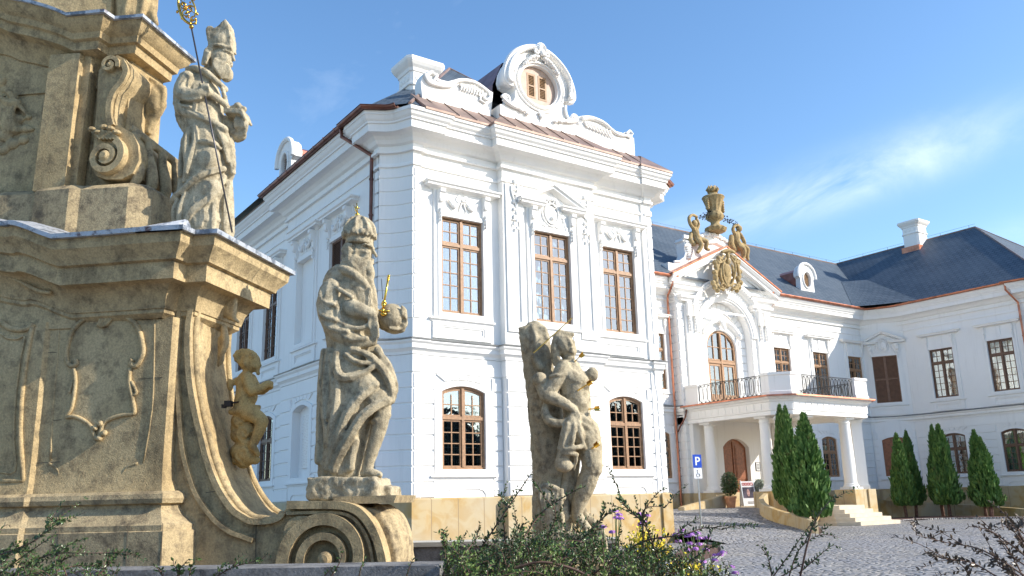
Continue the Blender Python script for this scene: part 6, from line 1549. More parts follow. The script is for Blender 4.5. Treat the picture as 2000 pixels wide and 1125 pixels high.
Pu.ell(451, 752, 4, 7, 13, 5, -10); Pu.tube([(455, 748, 2, 6), (468, 742, 0, 8)], n=8)
Pu.tube([(484, 806, 10, 16), (502, 812, 14, 15), (518, 824, 14, 12.5)], n=12); Pu.tube([(518, 824, 14, 12.5), (510, 845, 12, 11), (500, 864, 12, 8), (498, 872, 12, 8)], n=11); Pu.tube([(498, 872, 12, 8), (506, 882, 14, 6), (510, 890, 14, 4)], n=8)
Pu.tube([(486, 808, -12, 15), (504, 822, -12, 12), (500, 850, -8, 9), (494, 868, -4, 7)], n=9)
Pu.tube([(458, 806, 16, 6), (480, 804, 22, 7), (498, 798, 18, 6), (508, 796, 6, 5)], n=8)
for x, y, r in ((468, 822, 17), (484, 840, 17), (466, 850, 16), (480, 866, 16), (468, 882, 18), (484, 892, 18), (494, 884, 12), (476, 902, 14), (498, 898, 10), (460, 836, 10), (462, 898, 11)): Pu.ell(x, y, 0, r, r*.95, r)
for cx1, cy1, r in ((482, 848, 14), (480, 888, 15), (474, 822, 11)): Pu.tube([(x, y, 15, 3.6) for x, y in spiral(cx1, cy1, r, 3, 2, 1.3, 14)], n=7, k=1)
Pu.tube([(466, 880, -6, 14), (452, 890, -14, 14), (436, 896, -20, 12)], n=9)
M['ochre'] = stone_mat('ochre_cherub_stone', (.50, .34, .13), (.20, .14, .07), (.60, .43, .18), bstr=.35, sc=1.5)
Pu.bake('body', M['ochre'], PUT, vox=.0085, smooth=1, rough=.004, rs=.04)

# ---------------------------------------------------------------- draped figure on the upper cornice (only its hem and feet show)
Up = Sculpt(TM, -.75, 265, 20)
UPS = statue('u', 'stone figure on the upper cornice of which only hem and feet are in the picture', Up, 262, 52)
Up.tube([(262, 45, 0, 34), (262, -20, 0, 38), (266, -100, 0, 42), (268, -180, 0, 44), (268, -240, 0, 34)], n=12); Up.ell(272, -300, 0, 26, 32, 24); Up.tube([(268, -250, 0, 14), (270, -285, 0, 13)])
Up.tube([(240, -230, 20, 16), (235, -170, 30, 14), (262, -140, 40, 11)], n=9)
for a in (((225, 50, 10), (240, 20, 16), (250, -30, 20)), ((262, 45, 30), (272, 0, 34), (280, -60, 34)), ((252, 48, 26), (254, 0, 34), (262, -60, 36)), ((288, 40, 22), (298, -10, 22), (302, -70, 18)), ((300, 50, 4), (306, 0, 6), (308, -60, 6))): Up.tube([(x, y, q, 7) for x, y, q in a], n=8)
Up.tube([(298, 10, 8, 9), (304, 35, 10, 8), (310, 52, 10, 6)], n=8)
Up.bake('body', M['sand'], UPS, vox=.016, smooth=1, rough=.006)
# ================================================================ carved stone on the entrance bay
M['carved'] = stone_mat('golden_carved_stone', (.42, .30, .14), (.17, .12, .06), (.52, .40, .22), bstr=.5, sc=.8)
TW = frame(XC, 31.2, 0)
A_ = Sculpt(TW, .60, 1418, 530)
def AE(x, y, q, rx, ry, rq, t=0): A_.ell(x, y, q, rx, ry, rq, t)
A_.tube([(1407, 493, 4, 3), (1418, 490, 7, 3.5), (1431, 494, 4, 3)]); AE(1419, 492, 2, 12, 5, 6); AE(1419, 500, 3, 4, 8, 4)
AE(1416, 535, 0, 17, 30, 7); AE(1416, 530, 6, 10, 14, 4); AE(1418, 512, 6, 5, 6, 4)
A_.tube([(1405, 520, 5, 2.4), (1403, 540, 6, 2.4), (1409, 556, 6, 2.4), (1416, 560, 7, 2.4), (1425, 555, 6, 2.4), (1429, 538, 6, 2.4), (1426, 520, 5, 2.4)])
for sx in (-1, 1):
    c = 1418
    for i in range(8): A_.ell(c+sx*(16+6*sin(i*1.3)+i*.8), 505+i*8, 2, 5, 6, 5)
    A_.tube([(c+sx*8, 500, 3, 2.5), (c+sx*16, 512, 4, 3), (c+sx*22, 535, 4, 3.4), (c+sx*20, 556, 4, 3), (c+sx*8, 567, 4, 3)])
    A_.tube([(c+sx*(16+x), y, 7, 1.8) for x, y in spiral(0, 510, 6, 1.5, 0, 1.3, 10)], k=1, n=6); A_.tube([(c+sx*(12+x), y, 7, 2) for x, y in spiral(0, 560, 8, 2, 0, 1.3, 10)], k=1, n=6)
    for i in range(5): A_.ell(c+sx*(25-1.5*i), 532+i*9, 3, 4, 5, 5)
    A_.tube([(c+sx*5, 505, 6, 2), (c+sx*12, 520, 8, 2.4), (c+sx*10, 545, 8, 2), (c+sx*3, 560, 8, 2)])
CA = A_.bake('coat_of_arms', M['carved'], PAL, vox=.022, smooth=1, rough=.012, rs=.06)
# flaming urn
UY = 31.35
U = empty('stone_urn', (XC, UY, 14.28), 'tall golden stone urn with carved flames standing over the palace entrance', 'urn')
mb = MB(); fl = lambda a, z: 1+(.07*cos(a*12) if 14.95 < z < 15.9 or z < 14.6 else .0)
z0 = 14.25
pr_ = [(0, 0), (.50, 0), (.58, .10), (.60, .2), (.46, .3), (.30, .38), (.24, .5), (.26, .62), (.40, .72), (.50, .86), (.50, 1.0), (.40, 1.15), (.36, 1.22), (.40, 1.45), (.50, 1.75), (.60, 1.95), (.64, 2.02), (.60, 2.08), (.40, 2.16), (.26, 2.22), (.24, 2.3), (.30, 2.34), (0, 2.36)]
mb.lathe((XC, UY, z0), pr_, 48, f=lambda a, z: 1+.06*cos(a*12)*(1 if (z < .35 or 1.2 < z < 1.95 or .7 < z < 1.0) else 0))
mb.build('vase', M['carved'], U, smooth=True, auto=50)
mb = MB()
for sx in (-1, 1):
    mb.tube([(XC+sx*(.5+x), UY-.1, z0+z) for x, z in spiral(.08, 1.8, .17, .04, pi/2, 1.3, 16)], .06, 7)
    for i in range(5): mb.ell((XC+sx*.62, UY-.08, z0+1.85-.14*i), (.13-.01*i, .14, .10), n=8, m=6)
mb.build('handle', M['carved'], U, smooth=True)
mb = MB()
for i in range(16):
    a = i*2.4; r = .22*sqrt((i+1)/16)
    mb.tube([(XC+r*.7*cos(a), UY+r*.7*sin(a), z0+2.32), (XC+r*1.55*cos(a+.4), UY+r*1.55*sin(a+.4), z0+2.48), (XC+r*1.1*cos(a+.9), UY+r*1.1*sin(a+.9), z0+2.68+.1*(1-r*4)+.04*sin(i))], [.07, .075, .02], 7)
mb.build('flame', M['carved'], U, smooth=True)
# two cherubs holding a dark metal garland
Q1 = Sculpt(frame(XC, 31.35, 0), .0, 1352, 450)
P1 = statue('c', 'small golden stone cherub with both arms raised, left of the roof urn', Q1, 1358, 468)
Q1.ell(1355, 437, 2, 6.5, 7.5, 6); Q1.tube([(1356, 443, 0, 4), (1358, 452, 0, 7.5), (1360, 462, 0, 7.5), (1362, 470, 2, 8)]); Q1.tube([(1353, 448, 3, 4), (1345, 438, 4, 3.6), (1343, 426, 4, 3.4), (1350, 421, 4, 3), (1358, 424, 3, 3)])
Q1.tube([(1362, 450, -3, 3.6), (1366, 438, -2, 3.2), (1360, 427, 0, 3)]); Q1.tube([(1360, 470, 4, 6), (1364, 480, 8, 5), (1360, 492, 6, 4), (1356, 494, 8, 3)]); Q1.tube([(1364, 468, 2, 6), (1374, 474, 8, 5), (1374, 486, 6, 4), (1380, 489, 6, 3)]); Q1.tube([(1352, 455, -3, 4), (1350, 468, -3, 5), (1356, 476, -2, 5)])
Q1.bake('body', M['carved'], P1, vox=.02, smooth=1, rough=.006)
Q2_ = Sculpt(frame(XC, 31.35, 0), .0, 1440, 470)
P2_ = statue('c', 'small golden stone cherub leaning back with one raised arm, right of the roof urn', Q2_, 1440, 488)
Q2_.ell(1442, 447, 2, 6.5, 7, 6); Q2_.tube([(1440, 454, 0, 4), (1438, 462, 0, 8), (1438, 472, 0, 8), (1442, 482, 2, 9)]); Q2_.tube([(1434, 458, 2, 4), (1430, 448, 2, 3.6), (1434, 441, 3, 3), (1440, 440, 2, 3)]); Q2_.tube([(1444, 458, 2, 4), (1450, 470, 3, 4), (1454, 480, 2, 3)])
Q2_.tube([(1440, 482, 4, 7), (1446, 490, 8, 6), (1448, 503, 5, 4.5), (1446, 508, 6, 3)]); Q2_.tube([(1446, 480, 2, 6), (1455, 488, 6, 5), (1456, 500, 4, 4), (1457, 508, 5, 3)]); Q2_.tube([(1430, 462, -2, 5), (1430, 478, -2, 6), (1436, 488, -2, 6)])
Q2_.bake('body', M['carved'], P2_, vox=.02, smooth=1, rough=.006)
def garl(pts, label):
    rnd = random.Random(5); mb = MB(); P = smoothline([Q1.p(x, y, 2) for x, y in pts], 5); mb.tube(P, .014, 5)
    for k in range(90):
        c = P[rnd.randrange(len(P))]; dv = Vector((rnd.gauss(0, .1), rnd.gauss(0, .08), rnd.gauss(0, .1))); u = Vector((rnd.random()-.5, rnd.random()-.5, rnd.random()-.5)).normalized()*.06; v = u.cross(dv.normalized())*.8
        q = c+dv; mb.add([q-u, q+v, q+u, q-v, q+u*.2+u.cross(v).normalized()*.012], [(0, 1, 4), (1, 2, 4), (2, 3, 4), (3, 0, 4), (0, 3, 2, 1)])
    tag(mb.build('metal_garland', M['iron']), label, 'garland')
garl([(1364, 424), (1372, 424), (1380, 420), (1386, 412)], 'dark metal leaf garland from left roof cherub to the urn')
garl([(1405, 418), (1412, 426), (1420, 432), (1432, 438), (1438, 442)], 'dark metal leaf garland from the urn down to right roof cherub')
# ================================================================ ground, ramp and beds
def cobble():
    m, nt, b = newmat('cobbles'); co = coords(nt)
    cc = mapping(nt, co, (1, 1, .2))
    vv = N(nt, 'ShaderNodeTexVoronoi', Scale=5.2, Randomness=.75); L(nt, cc, vv.inputs['Vector'])
    v2 = N(nt, 'ShaderNodeTexVoronoi', _feature='DISTANCE_TO_EDGE', Scale=5.2, Randomness=.75); L(nt, cc, v2.inputs['Vector'])
    sep = nt.nodes.new('ShaderNodeSeparateColor'); L(nt, vv.outputs['Color'], sep.inputs[0])
    c = mixc(nt, sep.outputs[0], (.15, .155, .17), (.44, .415, .385))
    c = mixc(nt, ramp(nt, noise_n(nt, co, .35, 5, dist=1), [(.38, 0), (.62, .8)]), c, (.27, .275, .30))
    c = mixc(nt, ramp(nt, noise_n(nt, co, 1.6, 5), [(.45, 0), (.7, .5)]), c, (.36, .33, .28))
    e = ramp(nt, v2.outputs[0], [(.02, 0), (.09, 1)]); c = mixc(nt, e, (.07, .065, .06), c)
    L(nt, c, b.inputs['Base Color']); b.inputs['Roughness'].default_value = .65; bump(nt, b, ramp(nt, v2.outputs[0], [(.0, 0), (.2, 1)]), 1.0, .05); return m
M['cobble'] = cobble()
M['soil'] = simple('bark_mulch', (.10, .05, .035), .95, 0, .6, 18, .8)
mb = MB(); mb.box(-250, 350, -250, 350, GROUND-.3, GROUND); g = mb.build('plaza_ground', M['cobble']); tag(g, kind='structure')
rowsR = [((20.7, 18.5, -1.44), (27.3, 19.6, -1.448)), ((20.75, 21, -1.12), tuple(at(1592, 1042, 30.7))), ((20.75, 23.5, -.97), tuple(at(1560, 1031, 32))), ((20.75, 26, -.82), tuple(at(1522, 1021, 33.5))),
         ((20.75, 28.5, -.71), tuple(at(1500, 1012, 34.5))), ((21, 30, -.65), tuple(at(1491, 1001, 36))), ((22, 31.6, -.61), (32.5, 27.2, -.61)), ((30, 31.65, -.607), (32.6, 31.2, -.607))]
Lr = smoothline([Vector(a) for a, b in rowsR], 4); Rr = smoothline([Vector(b) for a, b in rowsR], 4); nn = 8; vs = []; fs = []
for a, b in zip(Lr, Rr):
    for j in range(nn+1): vs.append(a.lerp(b, j/nn))
k = nn+1; m_ = len(Lr)
for i in range(m_-1):
    for j in range(nn): a = i*k+j; fs.append((a, a+1, a+k+1, a+k))
tag(MB().add(vs, fs).build('ramp', M['cobble'], smooth=True, recalc=False), kind='structure')
def curbwall(name, pts, h, th, label, cat='wall', mat='limestone', cap=True, ht=None):
    """low curved wall on 3D base points"""
    P = smoothline([Vector(p) for p in pts], 5); mb = MB(); vs = []; n = len(P)
    for i, p in enumerate(P):
        t = (P[min(i+1, n-1)]-P[max(i-1, 0)]); t.z = 0; t.normalize(); nr = Vector((t.y, -t.x, 0))*th/2; hh = h if not hasattr(h, '__len__') else h[0]+(h[1]-h[0])*i/(n-1)
        vs += [p+nr-Vector((0, 0, .5)), p+nr+Vector((0, 0, hh-.015)), p+nr*.85+Vector((0, 0, hh)), p-nr*.85+Vector((0, 0, hh)), p-nr+Vector((0, 0, hh-.015)), p-nr-Vector((0, 0, .5))]
    fs = [(i*6+j, i*6+(j+1) % 6, i*6+6+(j+1) % 6, i*6+6+j) for i in range(n-1) for j in range(6)]+[tuple(range(6)), tuple(n*6-1-j for j in range(6))]
    mb.add(vs, fs); return tag(mb.build(name, M[mat], smooth=True, auto=40), label, cat)
curbwall('ramp_wall', [(32.3, 26.9, -.61), at(1497, 990, 38.5), at(1489, 1000, 36), at(1497, 1011, 34.6), at(1522, 1021, 33.5), at(1560, 1031, 32), at(1594, 1042, 30.7)], (.62, .42), .22, 'low curved yellow stone wall between the ramp and the two conifers')
curbwall('ramp_wall', [at(1425, 989, 41.2), at(1398, 991, 40.4), at(1365, 994, 39.3), at(1331, 997, 38)], (.62, .14), .3, 'sloping yellow stone wall left of the porch behind the parking sign')
curbwall('garden_wall', [(39.4, 26.6, -1.45), (43, 28.6, -1.45), (46.0, 28.6, -1.45), (47.9, 27.6, -1.45), (48.3, 25.4, -1.45), (47.2, 22.6, -1.45), (46.6, 20.4, -1.45)], (1.2, .25), .25, 'long low curved yellow stone wall behind the row of conifers on the right')
def bed(pts, z, name='flower_bed'):
    P = smoothline([Vector(p) for p in pts], 4, True); n = len(P); mb = MB(); c = sum(P, Vector((0, 0)))/n
    vs = [(p.x, p.y, z) for p in P]+[(c.x, c.y, z+.05)]; mb.add(vs, [(i, (i+1) % n, n) for i in range(n)]); return tag(mb.build(name, M['soil'], recalc=False), kind='structure')
bed([(39.5, 24.9), (42.5, 25.0), (45, 21.5), (46.2, 20.6), (46.6, 22.6), (47.7, 25.4), (47.3, 27.4), (45, 28), (42, 27.6)], GROUND+.03)
bed([at(1592, 1040, 31.4).xy, at(1560, 1028, 33).xy, at(1525, 1015, 34.4).xy, at(1505, 1005, 36.5).xy, (32.2, 26.0), (33.3, 24.8), at(1606, 1034, 32).xy], GROUND+.03)
bed([at(1318, 1066, 22).xy, at(1350, 1054, 25).xy, at(1395, 1060, 25).xy, at(1408, 1070, 22).xy, at(1370, 1082, 19).xy, at(1330, 1080, 18).xy], GROUND+.05)
kp = [at(1350, 1054, 25), at(1385, 1057, 25.3), at(1405, 1063, 24.5), at(1412, 1071, 22), at(1400, 1079, 20), at(1370, 1085, 18)]
curbwall('kerb', [(p.x, p.y, GROUND) for p in kp], .10, .12, 'short curved grey kerb stone around the small flower bed', 'kerb', 'cobble')
# kerb along the conifer bed
curbwall('kerb', [(39.5, 24.8, GROUND), (42.5, 24.9, GROUND), (44.6, 22.3, GROUND), (46.1, 20.2, GROUND)], .07, .14, 'long pale kerb stone along the mulch bed on the right', 'kerb', 'cobble')
# garden walls near the monument
M['ledge'] = stone_mat('grey_lichen_ledge', (.22, .215, .205), (.08, .075, .07), (.32, .31, .295), bstr=.5)
mb = MB(); x0 = mon(-120, 1105, 1.3)[0]; x1 = mon(858, 1104, 1.3)[0]; zt = mon(430, 1103, 1.0)[1]
mb.slab([(x0, GROUND), (x1-.03, GROUND), (x1-.03, zt-.10), (x1, zt-.08), (x1, zt-.015), (x1-.02, zt), (x0, zt)], [], 1.3, 1.0, TM); 
tag(mb.build('garden_ledge', M['ledge']), 'long grey weathered stone ledge along the lower left edge, in front of the column base', 'ledge')
T8 = frame(S0.x, S0.y, THM); k8 = Sculpt(T8, -.9, 900, 1060); pa, pb = k8.p(790, 1060), k8.p(1210, 1062)
def lx(p): v = Vector((p.x-S0.x, p.y-S0.y, 0)); return v.dot(eA)
xa, xb, zt = lx(pa), lx(pb), pa.z
mb = MB(); mb.slab([(xa, GROUND), (xb, GROUND), (xb, zt-.05), (xa, zt-.05)], [], -.92, -1.3, T8); w1 = tag(mb.build('garden_wall', M['ledge']), 'low dark stone garden wall with a pale coping behind the martyr statue', 'wall')
mb = MB(); mb.slab([(xa, zt-.045), (xb, zt-.045), (xb, zt), (xa, zt)], [], -.88, -1.34, T8); mb.build('coping', simple('pale_coping', (.5, .46, .38), .8, 0, .2, 5, .2), w1)
mb = MB(); mb.slab([(lx(Sb.p(1030, 1100)), GROUND), (lx(Sb.p(1200, 1100)), GROUND), (lx(Sb.p(1196, 1100)), Sb.p(1100, 1100).z), (lx(Sb.p(1034, 1100)), Sb.p(1100, 1100).z)], [], .4, -.5, T8); tag(mb.build('statue_pedestal', M['sand']), 'plain sandstone pedestal under the martyr statue hidden by shrubs', 'pedestal')

# ================================================================ small things on the square
def to_cam_frame(p, th=THM): return frame(p.x, p.y, th)
sp = at(1371, 1045, 29); sp.z = GROUND+.05
SG = empty('parking_sign', sp, 'blue parking sign with white P above a small wheelchair plate on a grey pole', 'sign')
blue = simple('sign_blue', (.01, .07, .48), .4, 0, .05); white = simple('sign_white', (.85, .86, .88), .4, 0, .03); black = simple('sign_black', (.02, .02, .02), .5)
Tg = frame(sp.x, sp.y, radians(-20)); top = at(1364, 886, 29); kk = 29/FPX
tp = Vector((sp.x, sp.y, top.z))
mb = MB(); mb.tube([sp, (sp.x, sp.y, top.z-.02)], .03, 10); mb.build('pole', M['steel'], SG, smooth=True, auto=40)
zt = top.z
mb = MB(); mb.slab(rect(-.16, .16, zt-.44, zt), [], .05, .035, Tg); pf = mb.build('parking_plate', blue, SG)
mb = MB(); Pq = [(-.075, zt-.36), (-.025, zt-.36), (-.025, zt-.25), (.02, zt-.25)]+[(.02+.085*cos(a), zt-.165+.085*sin(a)) for a in [-pi/2+pi*i/10 for i in range(1, 10)]]+[(.02, zt-.08), (-.075, zt-.08)]
hole = [(-.025, zt-.205), (.015, zt-.205)]+[(.015+.04*cos(a), zt-.165+.04*sin(a)) for a in [-pi/2+pi*i/8 for i in range(1, 8)]]+[(.015, zt-.125), (-.025, zt-.125)]
mb.slab(Pq, [hole], .056, .051, Tg); mb.build('letter', white, pf)
mb = MB(); mb.slab(rect(-.145, .145, zt-.80, zt-.46), [], .05, .035, Tg); p2 = mb.build('wheelchair_plate', white, SG)
mb = MB(); mb.tube([Tg(.06*cos(a)-.01, .054, zt-.69+.06*sin(a)) for a in [pi*.75+i*.35 for i in range(13)]], .008, 5); mb.tube([Tg(-.02, .054, zt-.56), Tg(-.01, .054, zt-.65), Tg(.05, .054, zt-.65), Tg(.07, .054, zt-.71)], .009, 5); mb.ell(Tg(-.02, .054, zt-.53), .018); mb.build('wheelchair_symbol', black, p2)
# advertising board by the door
ap = at(1462, 985, 41.5); ap.z = FLOOR
AB = empty('sandwich_board', ap, 'white folding board with a dark poster standing by the entrance door', 'sign')
Ta = frame(ap.x, ap.y, radians(-30))
def lean(x, d, z, s=1): return Ta(x, d*0+s*(.28-.24*z/1.15)+d, z+FLOOR)
for s1, lab in ((1, 'front_panel'), (-1, 'rear_panel')):
    mb = MB(); mb.slab(rect(-.33, .33, .05, 1.2), [], .012, -.012, lambda x, d, z: lean(x, d, z, s1)); pn = mb.build(lab, white, AB)
    if s1 == 1:
        mb = MB(); mb.slab(rect(-.28, .28, .42, .92), [], .02, .013, lean); mb.build('poster', simple('dark_poster', (.10, .09, .12), .3, 0, .9, 3), pn)
        mb = MB(); mb.slab([(-.02+.07*cos(a), .66+.17*sin(a)) for a in [i*.5 for i in range(13)]], [], .026, .021, lean); mb.build('poster_picture', simple('pink_picture', (.55, .33, .30), .5, 0, .4, 8), pn)
        mb = MB()
        for (xa_, xb_) in ((-.27, -.15), (-.13, -.03), (-.01, .10), (.12, .26)): mb.slab(rect(xa_, xb_, 1.0, 1.13), [rect(xa_+.03, xb_-.03, 1.03, 1.10)], .02, .013, lean)
        mb.build('heading', simple('red_letters', (.5, .08, .07), .5), pn)
        mb = MB(); [mb.slab(rect(-.1, .28-.04*k, .22-.06*k, .245-.06*k), [], .02, .013, lean) for k in range(2)]; mb.build('small_print', black, pn)
    for sx in (-1, 1): mb = MB(); mb.tube([lean(sx*.32, 0, 0, s1), lean(sx*.32, 0, 1.25, s1)], .018, 6); mb.build('leg', M['steel'], pn)
# potted shrubs
def leafcloud(c, r, n, size, seed, shape=None):
    rnd = random.Random(seed); mb = MB()
    for i in range(n):
        while True:
            v = Vector((rnd.uniform(-1, 1), rnd.uniform(-1, 1), rnd.uniform(-1, 1)))
            if v.length < 1 and v.length > .3: break
        q = Vector((c[0]+v.x*r[0], c[1]+v.y*r[1], c[2]+v.z*r[2])); u = Vector((rnd.gauss(0, 1), rnd.gauss(0, 1), rnd.gauss(0, 1))).normalized(); w_ = u.orthogonal().normalized(); s_ = size*rnd.uniform(.6, 1.3)
        mb.add([q-u*s_, q+w_*s_*.35, q+u*s_, q-w_*s_*.35], [(0, 1, 2, 3)])
    return mb
def leafmat(name, a, b, sc=3, rough=.5):
    m, nt, bs = newmat(name); co = coords(nt, True); c = mixc(nt, ramp(nt, noise_n(nt, co, sc, 4), [(.35, 0), (.65, 1)]), a, b); c2 = mixc(nt, ramp(nt, noise_n(nt, co, 40, 2), [(.4, 0), (.6, .5)]), c, [min(1, x*1.7) for x in b])
    L(nt, c2, bs.inputs['Base Color']); bs.inputs['Roughness'].default_value = rough; bs.inputs['Specular IOR Level'].default_value = .35
    try: bs.inputs['Subsurface Weight'].default_value = 0
    except KeyError: pass
    return m
M['oleander'] = leafmat('oleander_leaves', (.03, .055, .02), (.08, .12, .045)); M['olive'] = leafmat('olive_leaves', (.20, .24, .20), (.38, .42, .36)); M['terracotta'] = simple('terracotta', (.52, .24, .12), .7, 0, .15, 8)
def potted(px, py, D, h, r, mat, label, seed, potmat='terracotta'):
    p = at(px, py, D); p.z = FLOOR; root = empty('potted_shrub', p, label, 'plant')
    mb = MB(); mb.lathe(p, [(0, 0), (.19, 0), (.26, .42), (.29, .42), (.29, .52), (.25, .52), (.24, .46), (0, .46)], 24); mb.build('pot', M[potmat], root, smooth=True, auto=35)
    mb = leafcloud((p.x, p.y, p.z+.5+h/2), (r, r, h/2), 1500, .075, seed); mb.build('foliage', M[mat], root, recalc=False)
    mb = MB(); [mb.tube([(p.x, p.y, p.z+.4), (p.x+.3*r*cos(a), p.y+.3*r*sin(a), p.z+.5+h*.6)], [.015, .006], 5) for a in (0, 1.3, 2.5, 3.9, 5.1)]; mb.build('stem', M['wood_dark'], root)
potted(1428, 989, 40.5, 1.15, .42, 'oleander', 'dark green leafy shrub in a round terracotta pot beside the left porch column', 3)
potted(1487, 985, 41.6, .8, .3, 'olive', 'small silvery grey shrub in a pot right of the entrance door', 4, 'ledge')

# ================================================================ conifers: columns of upright sprays
M['thuja'] = leafmat('conifer_green', (.04, .09, .022), (.11, .20, .045), 2.2, .6)
def browned():
    m = M['thuja']; nt = m.node_tree; b = [n for n in nt.nodes if n.type == 'BSDF_PRINCIPLED'][0]; src = b.inputs['Base Color'].links[0].from_socket
    n = noise_n(nt, coords(nt), 3.1, 5, .7); L(nt, mixc(nt, ramp(nt, n, [(.58, 0), (.68, .7)]), src, (.13, .10, .035)), b.inputs['Base Color'])
browned()
M['bark'] = simple('reddish_bark', (.16, .09, .065), .9, 0, .4, 12, .6, obj=True)
def conifer_mesh(seed, h=3.6, r=.62):
    rnd = random.Random(seed); mb = MB()
    def rad(t): return r*((max(0, 1-t)**.72))*(min(1, .62+t*4.5))*1.08*(.93+.07*sin(t*19+seed))
    for i in range(5200):
        t = rnd.random()**1.15; a = rnd.uniform(0, 2*pi); lump = 1+.12*sin(a*3+t*9+seed)+.11*sin(a*7-t*17)+.09*sin(a*11+t*37)
        rr = rad(t)*lump*rnd.uniform(.66, 1.10); z = .45+t*(h-.45)
        q = Vector((rr*cos(a), rr*sin(a), z)); o = Vector((cos(a), sin(a), 0)); tl = rnd.uniform(.15, .75)
        u = (Vector((0, 0, 1))+o*tl+Vector((rnd.gauss(0, .22), rnd.gauss(0, .22), 0))).normalized(); w_ = u.cross(Vector((rnd.gauss(0, 1), rnd.gauss(0, 1), rnd.gauss(0, .4)))).normalized(); s_ = rnd.uniform(.08, .17)*(1 if t < .9 else .7)
        mb.add([q-u*s_*.5, q+w_*s_*.38, q+u*s_*.75+w_*s_*.24, q+u*s_*1.25, q+u*s_*.7-w_*s_*.22, q-w_*s_*.36], [(0, 1, 2, 3, 4, 5)])
    # leading shoots
    for k in range(3): mb.add([(0.01*k, 0, h-.1), (.02, .01, h+.02), (0, 0, h+.22-.05*k), (-.02, 0, h+.02)], [(0, 1, 2, 3)])
    core = MB(); n = 14; vs = []; fs = []
    for j in range(13):
        t = j/12
        for i in range(n): a = 2*pi*i/n; vs.append((rad(min(.97, t))*.66*cos(a), rad(min(.97, t))*.66*sin(a), .55+t*(h-.75)))
    for j in range(12):
        for i in range(n): a = j*n+i; b = j*n+(i+1) % n; fs.append((a, b, b+n, a+n))
    mb.add(vs, fs)
    tr_ = MB(); 
    tr_.tube([(0, 0, -.15), (.01, 0, .3), (0, .02, .9), (0, 0, 1.6)], [.10, .075, .065, .04], 9); tr_.tube([(.05, 0, -.1), (.09, .03, .3), (.06, .05, .9)], [.06, .05, .03], 7)
    return mb.mesh('crown', M['thuja'], recalc=False), tr_.mesh('trunk', M['bark'], smooth=True)
CM = [conifer_mesh(1), conifer_mesh(5)]
def conifer(x, y, z, s, sxy, kind, rot, label, group):
    root = empty('conifer', (x, y, z), label, 'tree', group); root.scale = (sxy, sxy, s); root.rotation_euler = (0, 0, rot)
    for nm, me in zip(('crown', 'trunk'), CM[kind]): o = bpy.data.objects.new(nm, me); COL.objects.link(o); o.parent = root
def zscale(px_top, py_top, x, y, z): 
    D = Vector((x, y, 0)).dot(Vector((CD.x, CD.y, 0))); r = ray(px_top, py_top); t = hypot(x, y)/hypot(r.x, r.y); return (r.z*t-z)/3.75
g1 = 'conifers in front of the porch'; g2 = 'conifers along the wall on the right'
for px, py, D, tx, ty, sx, k, rot, lab, gr in (
    (1592, 1037, 31.8, 1584, 800, .98, 0, .3, 'big bushy dark green conifer nearest the front steps', g1), (1555, 1020, 34.5, 1553, 787, .66, 1, 1.3, 'narrow conifer between the big one and the leftmost one by the ramp wall', g1), (1543, 1012, 35.0, 1529, 786, .74, 1, 2.7, 'slim conifer leftmost of the three by the curved ramp wall', g1),
    (1770, 1006, 46, 1757, 842, .66, 0, .9, 'bright green conifer nearest the porch in the right row, in front of the brown door', g2), (1790, 1006, 47.5, 1768, 838, .60, 1, 4.9, 'darker conifer half hidden behind the first one of the right row', g2),
    (1843, 1006, 46, 1821, 826, .60, 1, 2.1, 'slim conifer on the left side of the middle pair in the right row', g2), (1856, 1006, 45, 1838, 824, .74, 0, 3.3, 'tall conifer on the right side of the middle pair, in front of the arched window', g2),
    (1926, 1007, 44.5, 1897, 836, .68, 1, .2, 'conifer on the left side of the last pair in the right row', g2), (1936, 1007, 44, 1918, 850, .70, 0, 5.0, 'slightly shorter conifer at the right end of the right row', g2)):
    p = at(px, py, D); conifer(p.x, p.y, p.z, zscale(tx, ty, p.x, p.y, p.z), sx*(1.12 if D < 40 else 1.42), k, rot, lab, gr)
# green copper spire with lantern far behind
sp_ = at(352, 425, 90); SPI = empty('church_spire', (sp_.x, sp_.y, GROUND), 'pale green copper lantern spire seen between the column and the bishop', 'tower')
def SZ(y): return at(352, y, 90).z
verd = simple('verdigris', (.30, .45, .40), .6, .1, .2, 3)
mb = MB(); kq = 90/FPX
mb.lathe((sp_.x, sp_.y, 0), [(0, SZ(375)), (9*kq, SZ(375)), (5*kq, SZ(362)), (5*kq, SZ(355)), (7*kq, SZ(353)), (7*kq, SZ(346)), (4*kq, SZ(344)), (5*kq, SZ(333)), (9*kq, SZ(322)), (12*kq, SZ(317)), (12.5*kq, SZ(313)), (8*kq, SZ(310)), (5*kq, SZ(300)), (2.5*kq, SZ(297)), (2*kq, SZ(292)), (2.5*kq, SZ(290)), (.8*kq, SZ(288)), (0, SZ(284))], 8)
mb.build('lantern', verd, SPI)
mb = MB(); mb.lathe((sp_.x, sp_.y, 0), [(0, SZ(372)), (9*kq, SZ(372)), (40*kq, SZ(430)), (42*kq, SZ(520)), (0, SZ(520))], 8); mb.build('slate_roof', simple('spire_slate', (.10, .12, .15), .5, 0, .3, 1), SPI)
mb = MB(); mb.box(sp_.x-2.2, sp_.x+2.2, sp_.y-2.2, sp_.y+2.2, GROUND, SZ(515)); mb.build('tower_wall', M['plaster'], SPI)
